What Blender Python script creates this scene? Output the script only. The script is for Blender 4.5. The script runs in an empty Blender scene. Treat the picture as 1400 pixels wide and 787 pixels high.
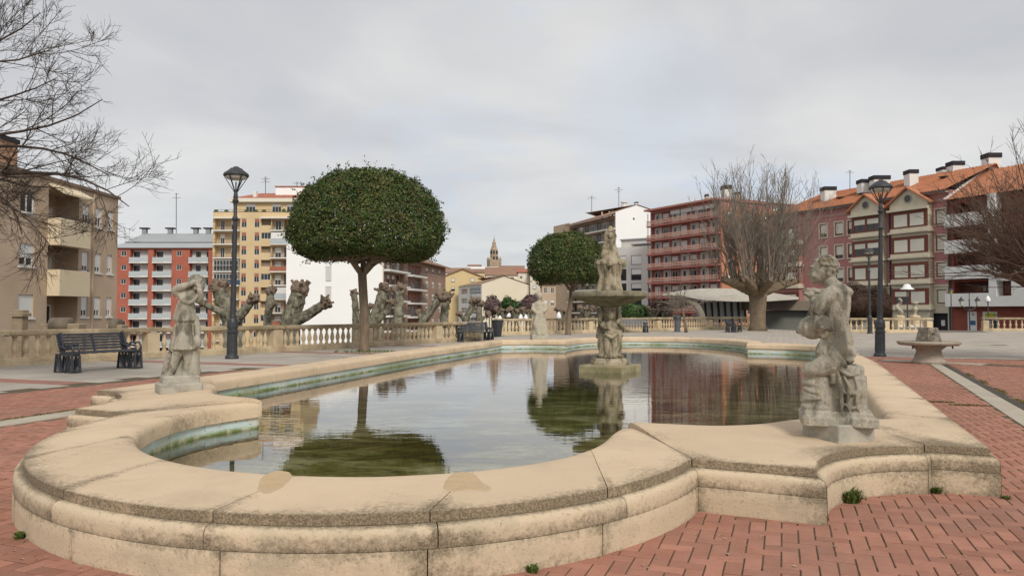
import bpy, bmesh, math, random
import numpy as np
from mathutils import Vector, Matrix, noise

random.seed(7)
np.random.seed(7)
SC = bpy.context.scene
COL = SC.collection
R = math.radians
PI = math.pi

# ------------------------------------------------------------------ camera, sky, sun, exposure
F_PX, CX, CY, HOR, EYE = 1020.0, 700.0, 393.5, 425.0, 1.4
PITCH = math.atan((HOR - CY) / F_PX)
cam_d = bpy.data.cameras.new("camera")
cam_d.sensor_width = 36.0
cam_d.lens = F_PX / 1400.0 * 36.0
cam_d.clip_end = 6000.0
cam_d.clip_start = 0.05
cam = bpy.data.objects.new("camera", cam_d)
COL.objects.link(cam)
cam.location = (0, 0, EYE)
cam.rotation_euler = (PI / 2 + PITCH, 0, 0)
SC.camera = cam

SUN_DIR = Vector((0.24, -0.74, 0.63)).normalized()
SUN_EL = math.asin(SUN_DIR.z)
SUN_AZ = math.atan2(SUN_DIR.x, SUN_DIR.y)
sun_d = bpy.data.lights.new("sun", 'SUN')
sun_d.energy = 1.5
sun_d.angle = R(16)
sun_d.color = (1.0, 0.94, 0.84)
sun = bpy.data.objects.new("sun", sun_d)
COL.objects.link(sun)
sun.rotation_euler = SUN_DIR.to_track_quat('Z', 'Y').to_euler()

SC.view_settings.view_transform = 'Standard'
SC.view_settings.look = 'None'
SC.view_settings.gamma = 1.0
SC.view_settings.use_curve_mapping = False
SC.view_settings.exposure = 0.6

world = bpy.data.worlds.new("World")
SC.world = world
world.use_nodes = True
wt = world.node_tree
wt.nodes.clear()


def N(tree, kind, **kw):
    n = tree.nodes.new(kind)
    for k, v in kw.items():
        if k.startswith('i_'):
            key = k[2:]
            key = int(key) if key.isdigit() else key.replace('_', ' ')
            n.inputs[key].default_value = v
        else:
            setattr(n, k, v)
    return n


def L(tree, a, b):
    tree.links.new(a, b)


def ramp(tree, fac, stops, interp='LINEAR'):
    n = tree.nodes.new('ShaderNodeValToRGB')
    n.color_ramp.interpolation = interp
    el = n.color_ramp.elements
    while len(el) < len(stops):
        el.new(0.5)
    for e, (p, c) in zip(el, stops):
        e.position = p
        e.color = (c, c, c, 1) if isinstance(c, (int, float)) else (c[0], c[1], c[2], 1)
    L(tree, fac, n.inputs[0])
    return n.outputs[0]


def math_n(tree, op, a, b=None, c=None):
    n = tree.nodes.new('ShaderNodeMath')
    n.operation = op
    for i, x in enumerate((a, b, c)):
        if x is None:
            continue
        if isinstance(x, (int, float)):
            n.inputs[i].default_value = x
        else:
            L(tree, x, n.inputs[i])
    return n.outputs[0]


def mixc(tree, fac, a, b, mode='MIX'):
    n = tree.nodes.new('ShaderNodeMix')
    n.data_type = 'RGBA'
    n.blend_type = mode
    n.clamp_factor = True
    for sock, x in ((n.inputs[0], fac), (n.inputs[6], a), (n.inputs[7], b)):
        if isinstance(x, (int, float)):
            sock.default_value = x
        elif isinstance(x, (tuple, list)):
            sock.default_value = (x[0], x[1], x[2], 1)
        else:
            L(tree, x, sock)
    return n.outputs[2]


def build_sky():
    t = wt
    out = N(t, 'ShaderNodeOutputWorld')
    bg = N(t, 'ShaderNodeBackground')
    bg.inputs[1].default_value = 0.1
    L(t, bg.outputs[0], out.inputs[0])
    sky = N(t, 'ShaderNodeTexSky')
    sky.sky_type = 'NISHITA'
    sky.sun_disc = False
    sky.sun_elevation = SUN_EL
    sky.sun_rotation = SUN_AZ
    tc = N(t, 'ShaderNodeTexCoord')
    sep = N(t, 'ShaderNodeSeparateXYZ')
    L(t, tc.outputs['Generated'], sep.inputs[0])
    zz = math_n(t, 'ADD', math_n(t, 'MAXIMUM', sep.outputs[2], 0.0), 0.16)
    comb = N(t, 'ShaderNodeCombineXYZ')
    L(t, math_n(t, 'DIVIDE', sep.outputs[0], zz), comb.inputs[0])
    L(t, math_n(t, 'DIVIDE', sep.outputs[1], zz), comb.inputs[1])
    n1 = N(t, 'ShaderNodeTexNoise', i_Scale=0.95, i_Detail=5.0, i_Roughness=0.5, i_Distortion=0.35)
    L(t, comb.outputs[0], n1.inputs['Vector'])
    n2 = N(t, 'ShaderNodeTexNoise', i_Scale=0.36, i_Detail=3.0, i_Roughness=0.5)
    L(t, comb.outputs[0], n2.inputs['Vector'])
    v = math_n(t, 'ADD', math_n(t, 'MULTIPLY', n1.outputs[0], 0.5), math_n(t, 'MULTIPLY', n2.outputs[0], 0.5))
    k = SKY_K
    cl = ramp(t, v, [(0.34, (0.48 * k, 0.49 * k, 0.52 * k)), (0.46, (0.59 * k, 0.59 * k, 0.60 * k)),
                     (0.54, (0.71 * k, 0.70 * k, 0.685 * k)), (0.65, (0.83 * k, 0.815 * k, 0.79 * k))])
    # thin places where the blue shows faintly
    n6 = N(t, 'ShaderNodeTexNoise', i_Scale=0.8, i_Detail=4.0, i_Roughness=0.55, i_Distortion=0.4)
    mpg = N(t, 'ShaderNodeMapping')
    mpg.inputs['Location'].default_value = (4.3, 1.7, 2.0)
    L(t, comb.outputs[0], mpg.inputs[0])
    L(t, mpg.outputs[0], n6.inputs['Vector'])
    thin = ramp(t, n6.outputs[0], [(0.60, 0.0), (0.72, 1.0)])
    # one gap in the cloud, up ahead to the right
    dt = N(t, 'ShaderNodeVectorMath', operation='DOT_PRODUCT')
    L(t, tc.outputs['Generated'], dt.inputs[0])
    dt.inputs[1].default_value = Vector((0.181, 0.951, 0.252)).normalized()
    spot = ramp(t, dt.outputs['Value'], [(0.9925, 0.0), (0.9995, 1.0)])
    gap = math_n(t, 'MULTIPLY', spot, ramp(t, n1.outputs[0], [(0.36, 0.15), (0.56, 1.0)]))
    thin = math_n(t, 'MAXIMUM', thin, math_n(t, 'MULTIPLY', gap, 1.1))
    cl = mixc(t, math_n(t, 'MULTIPLY', thin, 0.55), cl, (0.56 * k, 0.66 * k, 0.80 * k))
    # the low sky is a cooler, slightly darker grey all the way round
    low = ramp(t, sep.outputs[2], [(0.0, 1.0), (0.20, 0.0)])
    c2 = mixc(t, math_n(t, 'MULTIPLY', low, 0.6), cl, (0.51 * k, 0.545 * k, 0.60 * k))
    c3 = mixc(t, 0.94, sky.outputs[0], mixc(t, 1.0, c2, (10.0, 10.0, 10.0), 'MULTIPLY'))
    L(t, c3, bg.inputs[0])


SKY_K = 0.715
build_sky()

# ------------------------------------------------------------------ pixel -> place helpers (photo pixels, real distances)


def at(u, v, Y):
    x = (u - CX) / F_PX
    y = -(v - CY) / F_PX
    dy = math.cos(PITCH) - y * math.sin(PITCH)
    dz = math.sin(PITCH) + y * math.cos(PITCH)
    t = Y / dy
    return Vector((x * t, Y, EYE + dz * t))


def gp(u, v, z=0.0):
    x = (u - CX) / F_PX
    y = -(v - CY) / F_PX
    dy = math.cos(PITCH) - y * math.sin(PITCH)
    dz = math.sin(PITCH) + y * math.cos(PITCH)
    t = (z - EYE) / dz
    return Vector((x * t, dy * t, z))


# ------------------------------------------------------------------ mesh helpers
WM = {}


def wmat(o):
    return WM.get(o.name, Matrix.Identity(4))


def tag(o, label=None, cat=None, group=None, kind=None):
    if label:
        o['label'] = label
    if cat:
        o['category'] = cat
    if group:
        o['group'] = group
    if kind:
        o['kind'] = kind
    return o


def thing(name, label, cat, loc=(0, 0, 0), rz=0.0, group=None):
    o = bpy.data.objects.new(name, None)
    o.empty_display_size = 0.2
    COL.objects.link(o)
    o.location = loc
    o.rotation_euler = (0, 0, rz)
    WM[o.name] = Matrix.Translation(Vector(loc)) @ Matrix.Rotation(rz, 4, 'Z')
    tag(o, label, cat, group)
    return o


class MB:
    """collects shapes for ONE mesh"""

    def __init__(s):
        s.v = []
        s.f = []
        s.a = {}
        s.M = None
        s.mi = []
        s.cur = 0

    def add(s, vs, fs, **attrs):
        b = len(s.v)
        if s.M is not None:
            vs = [s.M @ Vector(p) for p in vs]
        s.v.extend([tuple(p) for p in vs])
        s.f.extend([tuple(i + b for i in f) for f in fs])
        s.mi.extend([s.cur] * len(fs))
        for k, val in attrs.items():
            arr = s.a.setdefault(k, {})
            if isinstance(val, (int, float)):
                for i in range(b, b + len(vs)):
                    arr[i] = val
            else:
                for i, x in enumerate(val):
                    arr[b + i] = x
        return s

    def box(s, c, d, rz=0.0, M=None, **at_):
        x, y, z = d[0] / 2, d[1] / 2, d[2] / 2
        vs = [Vector(p) for p in ((-x, -y, -z), (x, -y, -z), (x, y, -z), (-x, y, -z), (-x, -y, z), (x, -y, z), (x, y, z), (-x, y, z))]
        m = Matrix.Translation(Vector(c)) @ Matrix.Rotation(rz, 4, 'Z')
        if M is not None:
            m = M @ m
        return s.add([m @ p for p in vs], [(0, 3, 2, 1), (4, 5, 6, 7), (0, 1, 5, 4), (1, 2, 6, 5), (2, 3, 7, 6), (3, 0, 4, 7)], **at_)

    def bbox(s, c, d, b=0.01, rz=0.0, M=None, **at_):
        """box with bevelled top edges and upright edges"""
        x, y, z = d[0] / 2, d[1] / 2, d[2] / 2
        vs = []
        for (zz, k) in ((-z, 0), (z - b, 0), (z, b)):
            X, Y = x - k, y - k
            bb = b
            vs += [(-X + bb, -Y, zz), (X - bb, -Y, zz), (X, -Y + bb, zz), (X, Y - bb, zz), (X - bb, Y, zz), (-X + bb, Y, zz), (-X, Y - bb, zz), (-X, -Y + bb, zz)]
        fs = [tuple(range(7, -1, -1)), tuple(range(16, 24))]
        for r in range(2):
            for i in range(8):
                j = (i + 1) % 8
                fs.append((r * 8 + i, r * 8 + j, r * 8 + 8 + j, r * 8 + 8 + i))
        m = Matrix.Translation(Vector(c)) @ Matrix.Rotation(rz, 4, 'Z')
        if M is not None:
            m = M @ m
        return s.add([m @ Vector(p) for p in vs], fs, **at_)

    def prism(s, poly, z0, z1, **at_):
        n = len(poly)
        vs = [(p[0], p[1], z0) for p in poly] + [(p[0], p[1], z1) for p in poly]
        fs = [tuple(range(n - 1, -1, -1)), tuple(range(n, 2 * n))]
        for i in range(n):
            j = (i + 1) % n
            fs.append((i, j, n + j, n + i))
        return s.add(vs, fs, **at_)

    def bar(s, p, q, w, h=None, up=(0, 0, 1)):
        p, q = Vector(p), Vector(q)
        h = h or w
        d = (q - p)
        if d.length < 1e-6:
            return s
        d.normalize()
        u = Vector(up)
        if abs(d.dot(u)) > 0.98:
            u = Vector((1, 0, 0))
        x = d.cross(u).normalized()
        y = x.cross(d).normalized()
        vs = []
        for c in (p, q):
            vs += [c - x * w / 2 - y * h / 2, c + x * w / 2 - y * h / 2, c + x * w / 2 + y * h / 2, c - x * w / 2 + y * h / 2]
        return s.add(vs, [(0, 1, 2, 3), (7, 6, 5, 4), (0, 4, 5, 1), (1, 5, 6, 2), (2, 6, 7, 3), (3, 7, 4, 0)])

    def tube(s, pts, rad, n=8, cap=True, jit=0.0, flat=1.0, ref=(0, 0, 1)):
        pts = [Vector(p) for p in pts]
        m = len(pts)
        if isinstance(rad, (int, float)):
            rad = [rad] * m
        vs = []
        prev = None
        for i, p in enumerate(pts):
            d = (pts[min(i + 1, m - 1)] - pts[max(i - 1, 0)])
            if d.length < 1e-9:
                d = Vector((0, 0, 1))
            d.normalize()
            if prev is None:
                u = Vector(ref)
                if abs(d.dot(u)) > 0.95:
                    u = Vector((1, 0, 0)) if abs(d.x) < 0.9 else Vector((0, 1, 0))
                x = d.cross(u).normalized()
            else:
                x = prev - d * prev.dot(d)
                if x.length < 1e-6:
                    x = d.orthogonal()
                x.normalize()
            prev = x
            y = d.cross(x)
            for k in range(n):
                a = 2 * PI * k / n
                r = rad[i] * (1 + (random.uniform(-jit, jit) if jit else 0))
                vs.append(p + x * (math.cos(a) * r) + y * (math.sin(a) * r * flat))
        fs = []
        for i in range(m - 1):
            for k in range(n):
                j = (k + 1) % n
                fs.append((i * n + k, i * n + j, (i + 1) * n + j, (i + 1) * n + k))
        if cap:
            fs.append(tuple(range(n - 1, -1, -1)))
            fs.append(tuple(range((m - 1) * n, m * n)))
        return s.add(vs, fs)

    def lathe(s, prof, n=16, c=(0, 0, 0), a0=0.0, **at_):
        c = Vector(c)
        vs = []
        for (r, z) in prof:
            for k in range(n):
                a = a0 + 2 * PI * k / n
                vs.append(c + Vector((r * math.cos(a), r * math.sin(a), z)))
        fs = []
        m = len(prof)
        for i in range(m - 1):
            for k in range(n):
                j = (k + 1) % n
                fs.append((i * n + k, i * n + j, (i + 1) * n + j, (i + 1) * n + k))
        fs.append(tuple(range(n - 1, -1, -1)))
        fs.append(tuple(range((m - 1) * n, m * n)))
        return s.add(vs, fs, **at_)

    def ell(s, c, r, rot=None, nu=14, nv=9):
        """ellipsoid, rot = euler (x,y,z) radians"""
        if isinstance(r, (int, float)):
            r = (r, r, r)
        m = Matrix.Translation(Vector(c))
        if rot:
            from mathutils import Euler
            m = m @ Euler(rot).to_matrix().to_4x4()
        vs = [m @ Vector((0, 0, -r[2]))]
        for i in range(1, nv):
            t = -PI / 2 + PI * i / nv
            for k in range(nu):
                a = 2 * PI * k / nu
                vs.append(m @ Vector((r[0] * math.cos(t) * math.cos(a), r[1] * math.cos(t) * math.sin(a), r[2] * math.sin(t))))
        vs.append(m @ Vector((0, 0, r[2])))
        fs = []
        for k in range(nu):
            fs.append((0, 1 + (k + 1) % nu, 1 + k))
        for i in range(nv - 2):
            for k in range(nu):
                j = (k + 1) % nu
                fs.append((1 + i * nu + k, 1 + i * nu + j, 1 + (i + 1) * nu + j, 1 + (i + 1) * nu + k))
        top = len(vs) - 1
        b = 1 + (nv - 2) * nu
        for k in range(nu):
            fs.append((b + k, b + (k + 1) % nu, top))
        return s.add(vs, fs)

    def mesh(s, name, smooth=False):
        me = bpy.data.meshes.new(name)
        me.from_pydata(s.v, [], s.f)
        for k, d in s.a.items():
            at_ = me.attributes.new(k, 'FLOAT', 'POINT')
            arr = np.zeros(len(s.v), dtype=np.float32)
            if d:
                arr[list(d.keys())] = list(d.values())
            at_.data.foreach_set('value', arr)
        if smooth:
            me.polygons.foreach_set('use_smooth', [True] * len(me.polygons))
        if any(s.mi):
            me.polygons.foreach_set('material_index', s.mi)
        me.update()
        return me

    def build(s, name, mat, parent=None, smooth=False, sharp=None):
        """verts are world coordinates; stored relative to the parent"""
        if parent is not None:
            inv = wmat(parent).inverted()
            s.v = [tuple(inv @ Vector(p)) for p in s.v]
        me = s.mesh(name, smooth)
        for m in (mat if isinstance(mat, (list, tuple)) else [mat]):
            me.materials.append(m)
        if smooth and sharp:
            me.set_sharp_from_angle(angle=R(sharp))
        return link(name, me, parent)


def link(name, me, parent=None, M=None):
    o = bpy.data.objects.new(name, me)
    COL.objects.link(o)
    if parent is not None:
        o.parent = parent
        WM[o.name] = wmat(parent) @ (M if M is not None else Matrix.Identity(4))
    else:
        WM[o.name] = M if M is not None else Matrix.Identity(4)
    if M is not None:
        o.matrix_local = M
    return o


def fan(name, v, f, mat, parent=None, smooth=False):
    """numpy mesh of equal polygons"""
    me = bpy.data.meshes.new(name)
    nv = len(v)
    nf, k = f.shape
    me.vertices.add(nv)
    me.vertices.foreach_set('co', np.asarray(v, dtype=np.float32).ravel())
    me.loops.add(nf * k)
    me.loops.foreach_set('vertex_index', f.astype(np.int32).ravel())
    me.polygons.add(nf)
    me.polygons.foreach_set('loop_start', np.arange(0, nf * k, k, dtype=np.int32))
    if smooth:
        me.polygons.foreach_set('use_smooth', np.ones(nf, dtype=bool))
    me.update(calc_edges=True)
    me.validate()
    me.materials.append(mat)
    return link(name, me, parent)


def copy_tree(o, M_world=None, label=None, group=None):
    """copy of a thing with its parts and sub-parts"""
    r = o.copy()
    COL.objects.link(r)
    WM[r.name] = wmat(o).copy()
    for ch in list(o.children):
        c = ch.copy()
        COL.objects.link(c)
        c.parent = r
        for g in ch.children:
            d = g.copy()
            COL.objects.link(d)
            d.parent = c
    if M_world is not None:
        r.matrix_world = M_world
        loc, rot, sc = M_world.decompose()
        r.location = loc
        r.rotation_euler = rot.to_euler()
        r.scale = sc
        WM[r.name] = M_world
    if label:
        r['label'] = label
    if group:
        r['group'] = group
    return r


# ------------------------------------------------------------------ materials
MATS = {}


def mat(name, col, col2=None, scale=3.0, rough=0.85, bump=0.0, bscale=30.0, dirt=None, dscale=1.5, damt=0.0,
        dlo=0.5, dhi=0.65, tint=0.0, grime=None, metal=0.0, spec=0.3, stretch=None, detail=4.0, speck=None, rnd=0.0):
    if name in MATS:
        return MATS[name]
    m = bpy.data.materials.new(name)
    m.use_nodes = True
    t = m.node_tree
    b = t.nodes['Principled BSDF']
    b.inputs['Roughness'].default_value = rough
    b.inputs['Metallic'].default_value = metal
    b.inputs['Specular IOR Level'].default_value = spec
    geo = N(t, 'ShaderNodeNewGeometry')
    pos = geo.outputs['Position']
    if stretch:
        mp = N(t, 'ShaderNodeMapping')
        mp.inputs['Scale'].default_value = stretch
        L(t, pos, mp.inputs[0])
        pos = mp.outputs[0]
    c = None
    if col2:
        n1 = N(t, 'ShaderNodeTexNoise', i_Scale=scale, i_Detail=detail, i_Roughness=0.6)
        L(t, pos, n1.inputs['Vector'])
        f = ramp(t, n1.outputs[0], [(0.3, 0.0), (0.7, 1.0)])
        c = mixc(t, f, col, col2)
    else:
        rgb = N(t, 'ShaderNodeRGB')
        rgb.outputs[0].default_value = (col[0], col[1], col[2], 1)
        c = rgb.outputs[0]
    if tint:
        at_ = N(t, 'ShaderNodeAttribute', attribute_name='tint')
        k = math_n(t, 'MULTIPLY_ADD', at_.outputs['Fac'], tint, 1 - tint / 2)
        c = mixc(t, 1.0, c, k, 'MULTIPLY')
    if rnd:
        oi = N(t, 'ShaderNodeObjectInfo')
        k = math_n(t, 'MULTIPLY_ADD', oi.outputs['Random'], rnd, 1 - rnd / 2)
        c = mixc(t, 1.0, c, k, 'MULTIPLY')
    if dirt:
        n2 = N(t, 'ShaderNodeTexNoise', i_Scale=dscale, i_Detail=8.0, i_Roughness=0.68, i_Distortion=0.3)
        L(t, pos, n2.inputs['Vector'])
        f = ramp(t, n2.outputs[0], [(dlo, 0.0), (dhi, 1.0)])
        c = mixc(t, math_n(t, 'MULTIPLY', f, damt), c, dirt)
    if speck:
        # fine lichen speckle: (colour, scale, lo, hi, amount)
        n4 = N(t, 'ShaderNodeTexNoise', i_Scale=speck[1], i_Detail=3.0, i_Roughness=0.7)
        L(t, pos, n4.inputs['Vector'])
        f = ramp(t, n4.outputs[0], [(speck[2], 0.0), (speck[3], 1.0)])
        c = mixc(t, math_n(t, 'MULTIPLY', f, speck[4]), c, speck[0])
    if grime:
        at_ = N(t, 'ShaderNodeAttribute', attribute_name='grime')
        n3 = N(t, 'ShaderNodeTexNoise', i_Scale=1.7, i_Detail=9.0, i_Roughness=0.70)
        L(t, geo.outputs['Position'], n3.inputs['Vector'])
        n5 = N(t, 'ShaderNodeTexNoise', i_Scale=34.0, i_Detail=5.0, i_Roughness=0.75)
        L(t, geo.outputs['Position'], n5.inputs['Vector'])
        s_ = math_n(t, 'ADD', math_n(t, 'MULTIPLY', n3.outputs[0], 0.55), math_n(t, 'MULTIPLY', n5.outputs[0], 0.45))
        n9 = N(t, 'ShaderNodeTexNoise', i_Scale=0.42, i_Detail=3.0, i_Roughness=0.5)
        L(t, geo.outputs['Position'], n9.inputs['Vector'])
        s_ = math_n(t, 'ADD', s_, math_n(t, 'MULTIPLY_ADD', n9.outputs[0], 0.30, -0.15))
        # the threshold moves with the weathering attribute
        k = math_n(t, 'ADD', s_, math_n(t, 'MULTIPLY_ADD', at_.outputs['Fac'], 0.30, -0.20))
        f = ramp(t, k, [(0.40, 0.0), (0.475, 0.45), (0.58, 1.0)])
        n8 = N(t, 'ShaderNodeTexNoise', i_Scale=85.0, i_Detail=3.0, i_Roughness=0.7)
        L(t, geo.outputs['Position'], n8.inputs['Vector'])
        sp = ramp(t, n8.outputs[0], [(0.40, 0.62), (0.56, 0.97)])
        c = mixc(t, math_n(t, 'MULTIPLY', f, sp), c, grime)
    L(t, c, b.inputs['Base Color'])
    if bump:
        nb = N(t, 'ShaderNodeTexNoise', i_Scale=bscale, i_Detail=6.0, i_Roughness=0.65)
        L(t, pos, nb.inputs['Vector'])
        bp = N(t, 'ShaderNodeBump')
        bp.inputs['Strength'].default_value = bump
        bp.inputs['Distance'].default_value = 0.02
        L(t, nb.outputs[0], bp.inputs['Height'])
        L(t, bp.outputs[0], b.inputs['Normal'])
    MATS[name] = m
    return m


LICHEN = (0.15, 0.12, 0.078)
M_COPING = mat('coping_stone', (0.58, 0.445, 0.305), (0.66, 0.515, 0.36), 1.3, 0.9, 0.25, 55, (0.40, 0.32, 0.22), 0.9, 0.55, 0.52, 0.72,
               grime=LICHEN, speck=((0.36, 0.28, 0.19), 70, 0.6, 0.72, 0.5), rnd=0.07)
M_BASE = mat('base_stone', (0.56, 0.45, 0.315), (0.62, 0.50, 0.355), 1.6, 0.92, 0.3, 60, (0.36, 0.31, 0.22), 1.6, 0.6, 0.5, 0.66,
             grime=LICHEN, speck=((0.2, 0.17, 0.12), 46, 0.6, 0.68, 0.6), rnd=0.12)
M_CORE = mat('mortar_joint', (0.09, 0.075, 0.055), (0.16, 0.13, 0.09), 12, 0.95)
M_STATUE = mat('statue_stone', (0.36, 0.33, 0.265), (0.56, 0.515, 0.42), 8.0, 0.95, 1.0, 90, (0.08, 0.072, 0.054), 4.0, 0.8, 0.48, 0.60,
               speck=((0.27, 0.20, 0.09), 15, 0.57, 0.68, 0.6), stretch=(1, 1, .5))
M_STATUE2 = mat('fountain_stone', (0.32, 0.27, 0.19), (0.44, 0.38, 0.275), 7.0, 0.95, 0.6, 90, (0.075, 0.065, 0.04), 4.5, 0.9, 0.46, 0.62,
                speck=((0.36, 0.24, 0.1), 16, 0.56, 0.70, 0.5), stretch=(1, 1, .5))
M_STATUE3 = mat('far_statue_stone', (0.40, 0.36, 0.28), (0.5, 0.45, 0.36), 3.0, 0.92, 0.5, 50, (0.2, 0.18, 0.13), 3, 0.7, 0.5, 0.7)
M_PLINTH = mat('plinth_stone', (0.36, 0.34, 0.29), (0.46, 0.43, 0.36), 7.0, 0.92, 0.5, 80, (0.14, 0.13, 0.10), 6, 0.6, 0.5, 0.7)
M_BAL = mat('balustrade_stone', (0.50, 0.40, 0.265), (0.60, 0.49, 0.335), 2.0, 0.9, 0.3, 30, (0.28, 0.22, 0.14), 1.6, 0.6, 0.5, 0.68,
            grime=(0.2, 0.16, 0.10), rnd=0.1)
M_BALFAR = mat('balustrade_pale_stone', (0.60, 0.48, 0.31), (0.68, 0.55, 0.37), 2.0, 0.9, 0.2, 30, (0.36, 0.28, 0.18), 1.2, 0.5, 0.52, 0.7,
               grime=(0.22, 0.18, 0.11), rnd=0.1)
M_IRON = mat('cast_iron', (0.025, 0.027, 0.033), (0.045, 0.047, 0.055), 14, 0.5, 0.1, 90, spec=0.5)
M_BENCH = mat('bench_paint', (0.03, 0.034, 0.045), (0.055, 0.06, 0.075), 10, 0.42, 0.08, 90, spec=0.5)
M_BRICK = mat('paving_brick', (0.335, 0.152, 0.105), (0.40, 0.194, 0.138), 7.0, 0.9, 0.4, 110, (0.27, 0.17, 0.135), 0.9, 0.45, 0.46, 0.66, tint=0.42,
              speck=((0.46, 0.32, 0.26), 55, 0.62, 0.72, 0.5))
M_MOSS = mat('joint_moss', (0.10, 0.075, 0.052), (0.125, 0.10, 0.06), 6.0, 1.0, 0, 1, (0.075, 0.095, 0.03), 1.6, .8, .54, .64)
M_CONC = mat('concrete_strip', (0.40, 0.35, 0.28), (0.47, 0.42, 0.34), 2.0, 0.9, 0.2, 60, (0.26, 0.23, 0.18), 1.2, 0.5, 0.5, 0.7)
M_GREYSLAB = mat('grey_paving', (0.36, 0.32, 0.275), (0.44, 0.395, 0.34), 1.2, 0.9, 0.2, 40, (0.25, 0.22, 0.19), 0.5, 0.6, 0.50, 0.68, rnd=0.16)
M_GREYBASE = mat('paving_joint_grey', (0.15, 0.13, 0.11), (0.2, 0.175, 0.15), 5, 0.95)
M_REDBAND = mat('red_paving_band', (0.30, 0.14, 0.11), (0.36, 0.18, 0.14), 3.0, 0.9, 0.2, 50, (0.2, 0.14, 0.12), 1.0, 0.5)
M_DARKCH = mat('drain_channel', (0.05, 0.045, 0.04), (0.09, 0.08, 0.06), 8, 0.9)
M_WEED = mat('weed', (0.05, 0.085, 0.018), (0.11, 0.15, 0.03), 40, 0.8)
M_DRYWEED = mat('dry_moss', (0.13, 0.12, 0.045), (0.17, 0.13, 0.06), 20, 1.0)
M_WHITEP = mat('white_render', (0.88, 0.88, 0.87), (0.92, 0.92, 0.91), 0.25, 0.9)
M_WHITED = mat('white_paint_aged', (0.70, 0.69, 0.66), (0.78, 0.77, 0.74), 0.8, 0.8)
M_DARK = mat('dark_interior', (0.018, 0.02, 0.024), (0.035, 0.038, 0.042), 1.5, 0.5)
M_SHUT = mat('blind_cream', (0.66, 0.63, 0.53), (0.72, 0.69, 0.6), 0.8, 0.7, rnd=0.14)
M_SHUTW = mat('blind_white', (0.72, 0.72, 0.70), (0.78, 0.78, 0.76), 0.8, 0.7, rnd=0.14)
M_FRAMEW = mat('frame_white', (0.72, 0.71, 0.68))
M_FRAMED = mat('frame_dark', (0.05, 0.045, 0.042))
M_FRAMEB = mat('frame_brown', (0.16, 0.05, 0.035), (0.2, 0.07, 0.045), 2, 0.6)
M_LEAD = mat('chimney_cap', (0.03, 0.03, 0.036))


def glass_mat(name, col, rough=0.06):
    m = bpy.data.materials.new(name)
    m.use_nodes = True
    b = m.node_tree.nodes['Principled BSDF']
    b.inputs['Base Color'].default_value = (*col, 1)
    b.inputs['Roughness'].default_value = rough
    b.inputs['Specular IOR Level'].default_value = 0.55
    return m


M_PANE = glass_mat('window_glass', (0.03, 0.036, 0.042))
M_PANEB = glass_mat('balcony_glass', (0.45, 0.5, 0.52), 0.15)
M_LAMPGLASS = glass_mat('lamp_glass', (0.62, 0.58, 0.5), 0.3)
M_GLOBE = glass_mat('lamp_globe', (0.85, 0.85, 0.84), 0.35)
# ------------------------------------------------------------------ plan of the pool
PA, PB = R(18.0), R(24.5)
AX = Vector((math.sin(PA), math.cos(PA), 0))
RX = Vector((math.cos(PB), -math.sin(PB), 0))
PC = Vector((2.19, 16.7, 0))
ZT = 0.355
DZ = 0.035
KP = (EYE - ZT) / (EYE - 0.39)
ZW = 0.05


def PL(s, w, z=0.0):
    p = (PC + AX * s + RX * (w - 0.1)) * KP
    return Vector((p.x, p.y, z))


def halfw(s):
    return 4.85 + 0.065 * (s + 9.66) if s < 0 else 5.478 + 0.02 * s


def arc(cs, cw, rs, rw, a0, a1, n):
    """points (s,w): s = cs - rs cos a, w = cw + rw sin a"""
    return [(cs - rs * math.cos(a0 + (a1 - a0) * i / n), cw + rw * math.sin(a0 + (a1 - a0) * i / n)) for i in range(n + 1)]


def smooth(pts, n=6):
    out = []
    P = [pts[0]] + list(pts) + [pts[-1]]
    for i in range(1, len(P) - 2):
        p0, p1, p2, p3 = [np.array(q, float) for q in P[i - 1:i + 3]]
        for k in range(n):
            t = k / n
            out.append(tuple(0.5 * ((2 * p1) + (-p0 + p2) * t + (2 * p0 - 5 * p1 + 4 * p2 - p3) * t * t + (-p0 + 3 * p1 - 3 * p2 + p3) * t ** 3)))
    out.append(tuple(pts[-1]))
    return out


def resample(p, n):
    p = np.array(p, float)
    d = np.r_[0, np.cumsum(np.linalg.norm(np.diff(p, axis=0), axis=1))]
    t = np.linspace(0, d[-1], n)
    return [tuple(x) for x in np.stack([np.interp(t, d, p[:, k]) for k in range(p.shape[1])], 1)]


def dens(p, step=0.12):
    out = []
    for a, b in zip(p[:-1], p[1:]):
        L_ = math.hypot(b[0] - a[0], b[1] - a[1])
        k = max(1, int(L_ / step))
        out += [(a[0] + (b[0] - a[0]) * i / k, a[1] + (b[1] - a[1]) * i / k) for i in range(k)]
    return out + [p[-1]]


def mir(p):
    return [(s, -w) for s, w in reversed(p)]


WCOP = 0.56
aE = math.acos(0.47 / 2.92)
near_out = arc(-10.5, 0, 2.92, 2.81, -aE, aE, 56)
near_in = [(-9.675, -2.105), (-9.73, -2.10), (-9.85, -2.13), (-10.15, -2.20)] + arc(-10.45, -0.1, 2.05, 2.14, -PI / 2, PI / 2, 50) + [(-10.1, 2.03), (-9.82, 2.035), (-9.72, 2.065), (-9.675, 2.105)]
e1 = near_out[-1]
c_end = (-9.68, 4.42)
ear_out_a = [e1, (-10.97, 3.57)] + [(-10.97 + 1.27 * math.sin(t), 4.80 - 1.23 * math.cos(t)) for t in np.linspace(0.03, 1.22, 12)] + [c_end]
bump = smooth([(-9.675, 2.105), (-9.63, 2.2), (-9.53, 2.8), (-9.28, 3.22), (-8.9, 3.5), (-8.58, 3.85), (-8.38, halfw(-8.38) - WCOP)], 5)
kb = int(len(bump) * 0.86)
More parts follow.
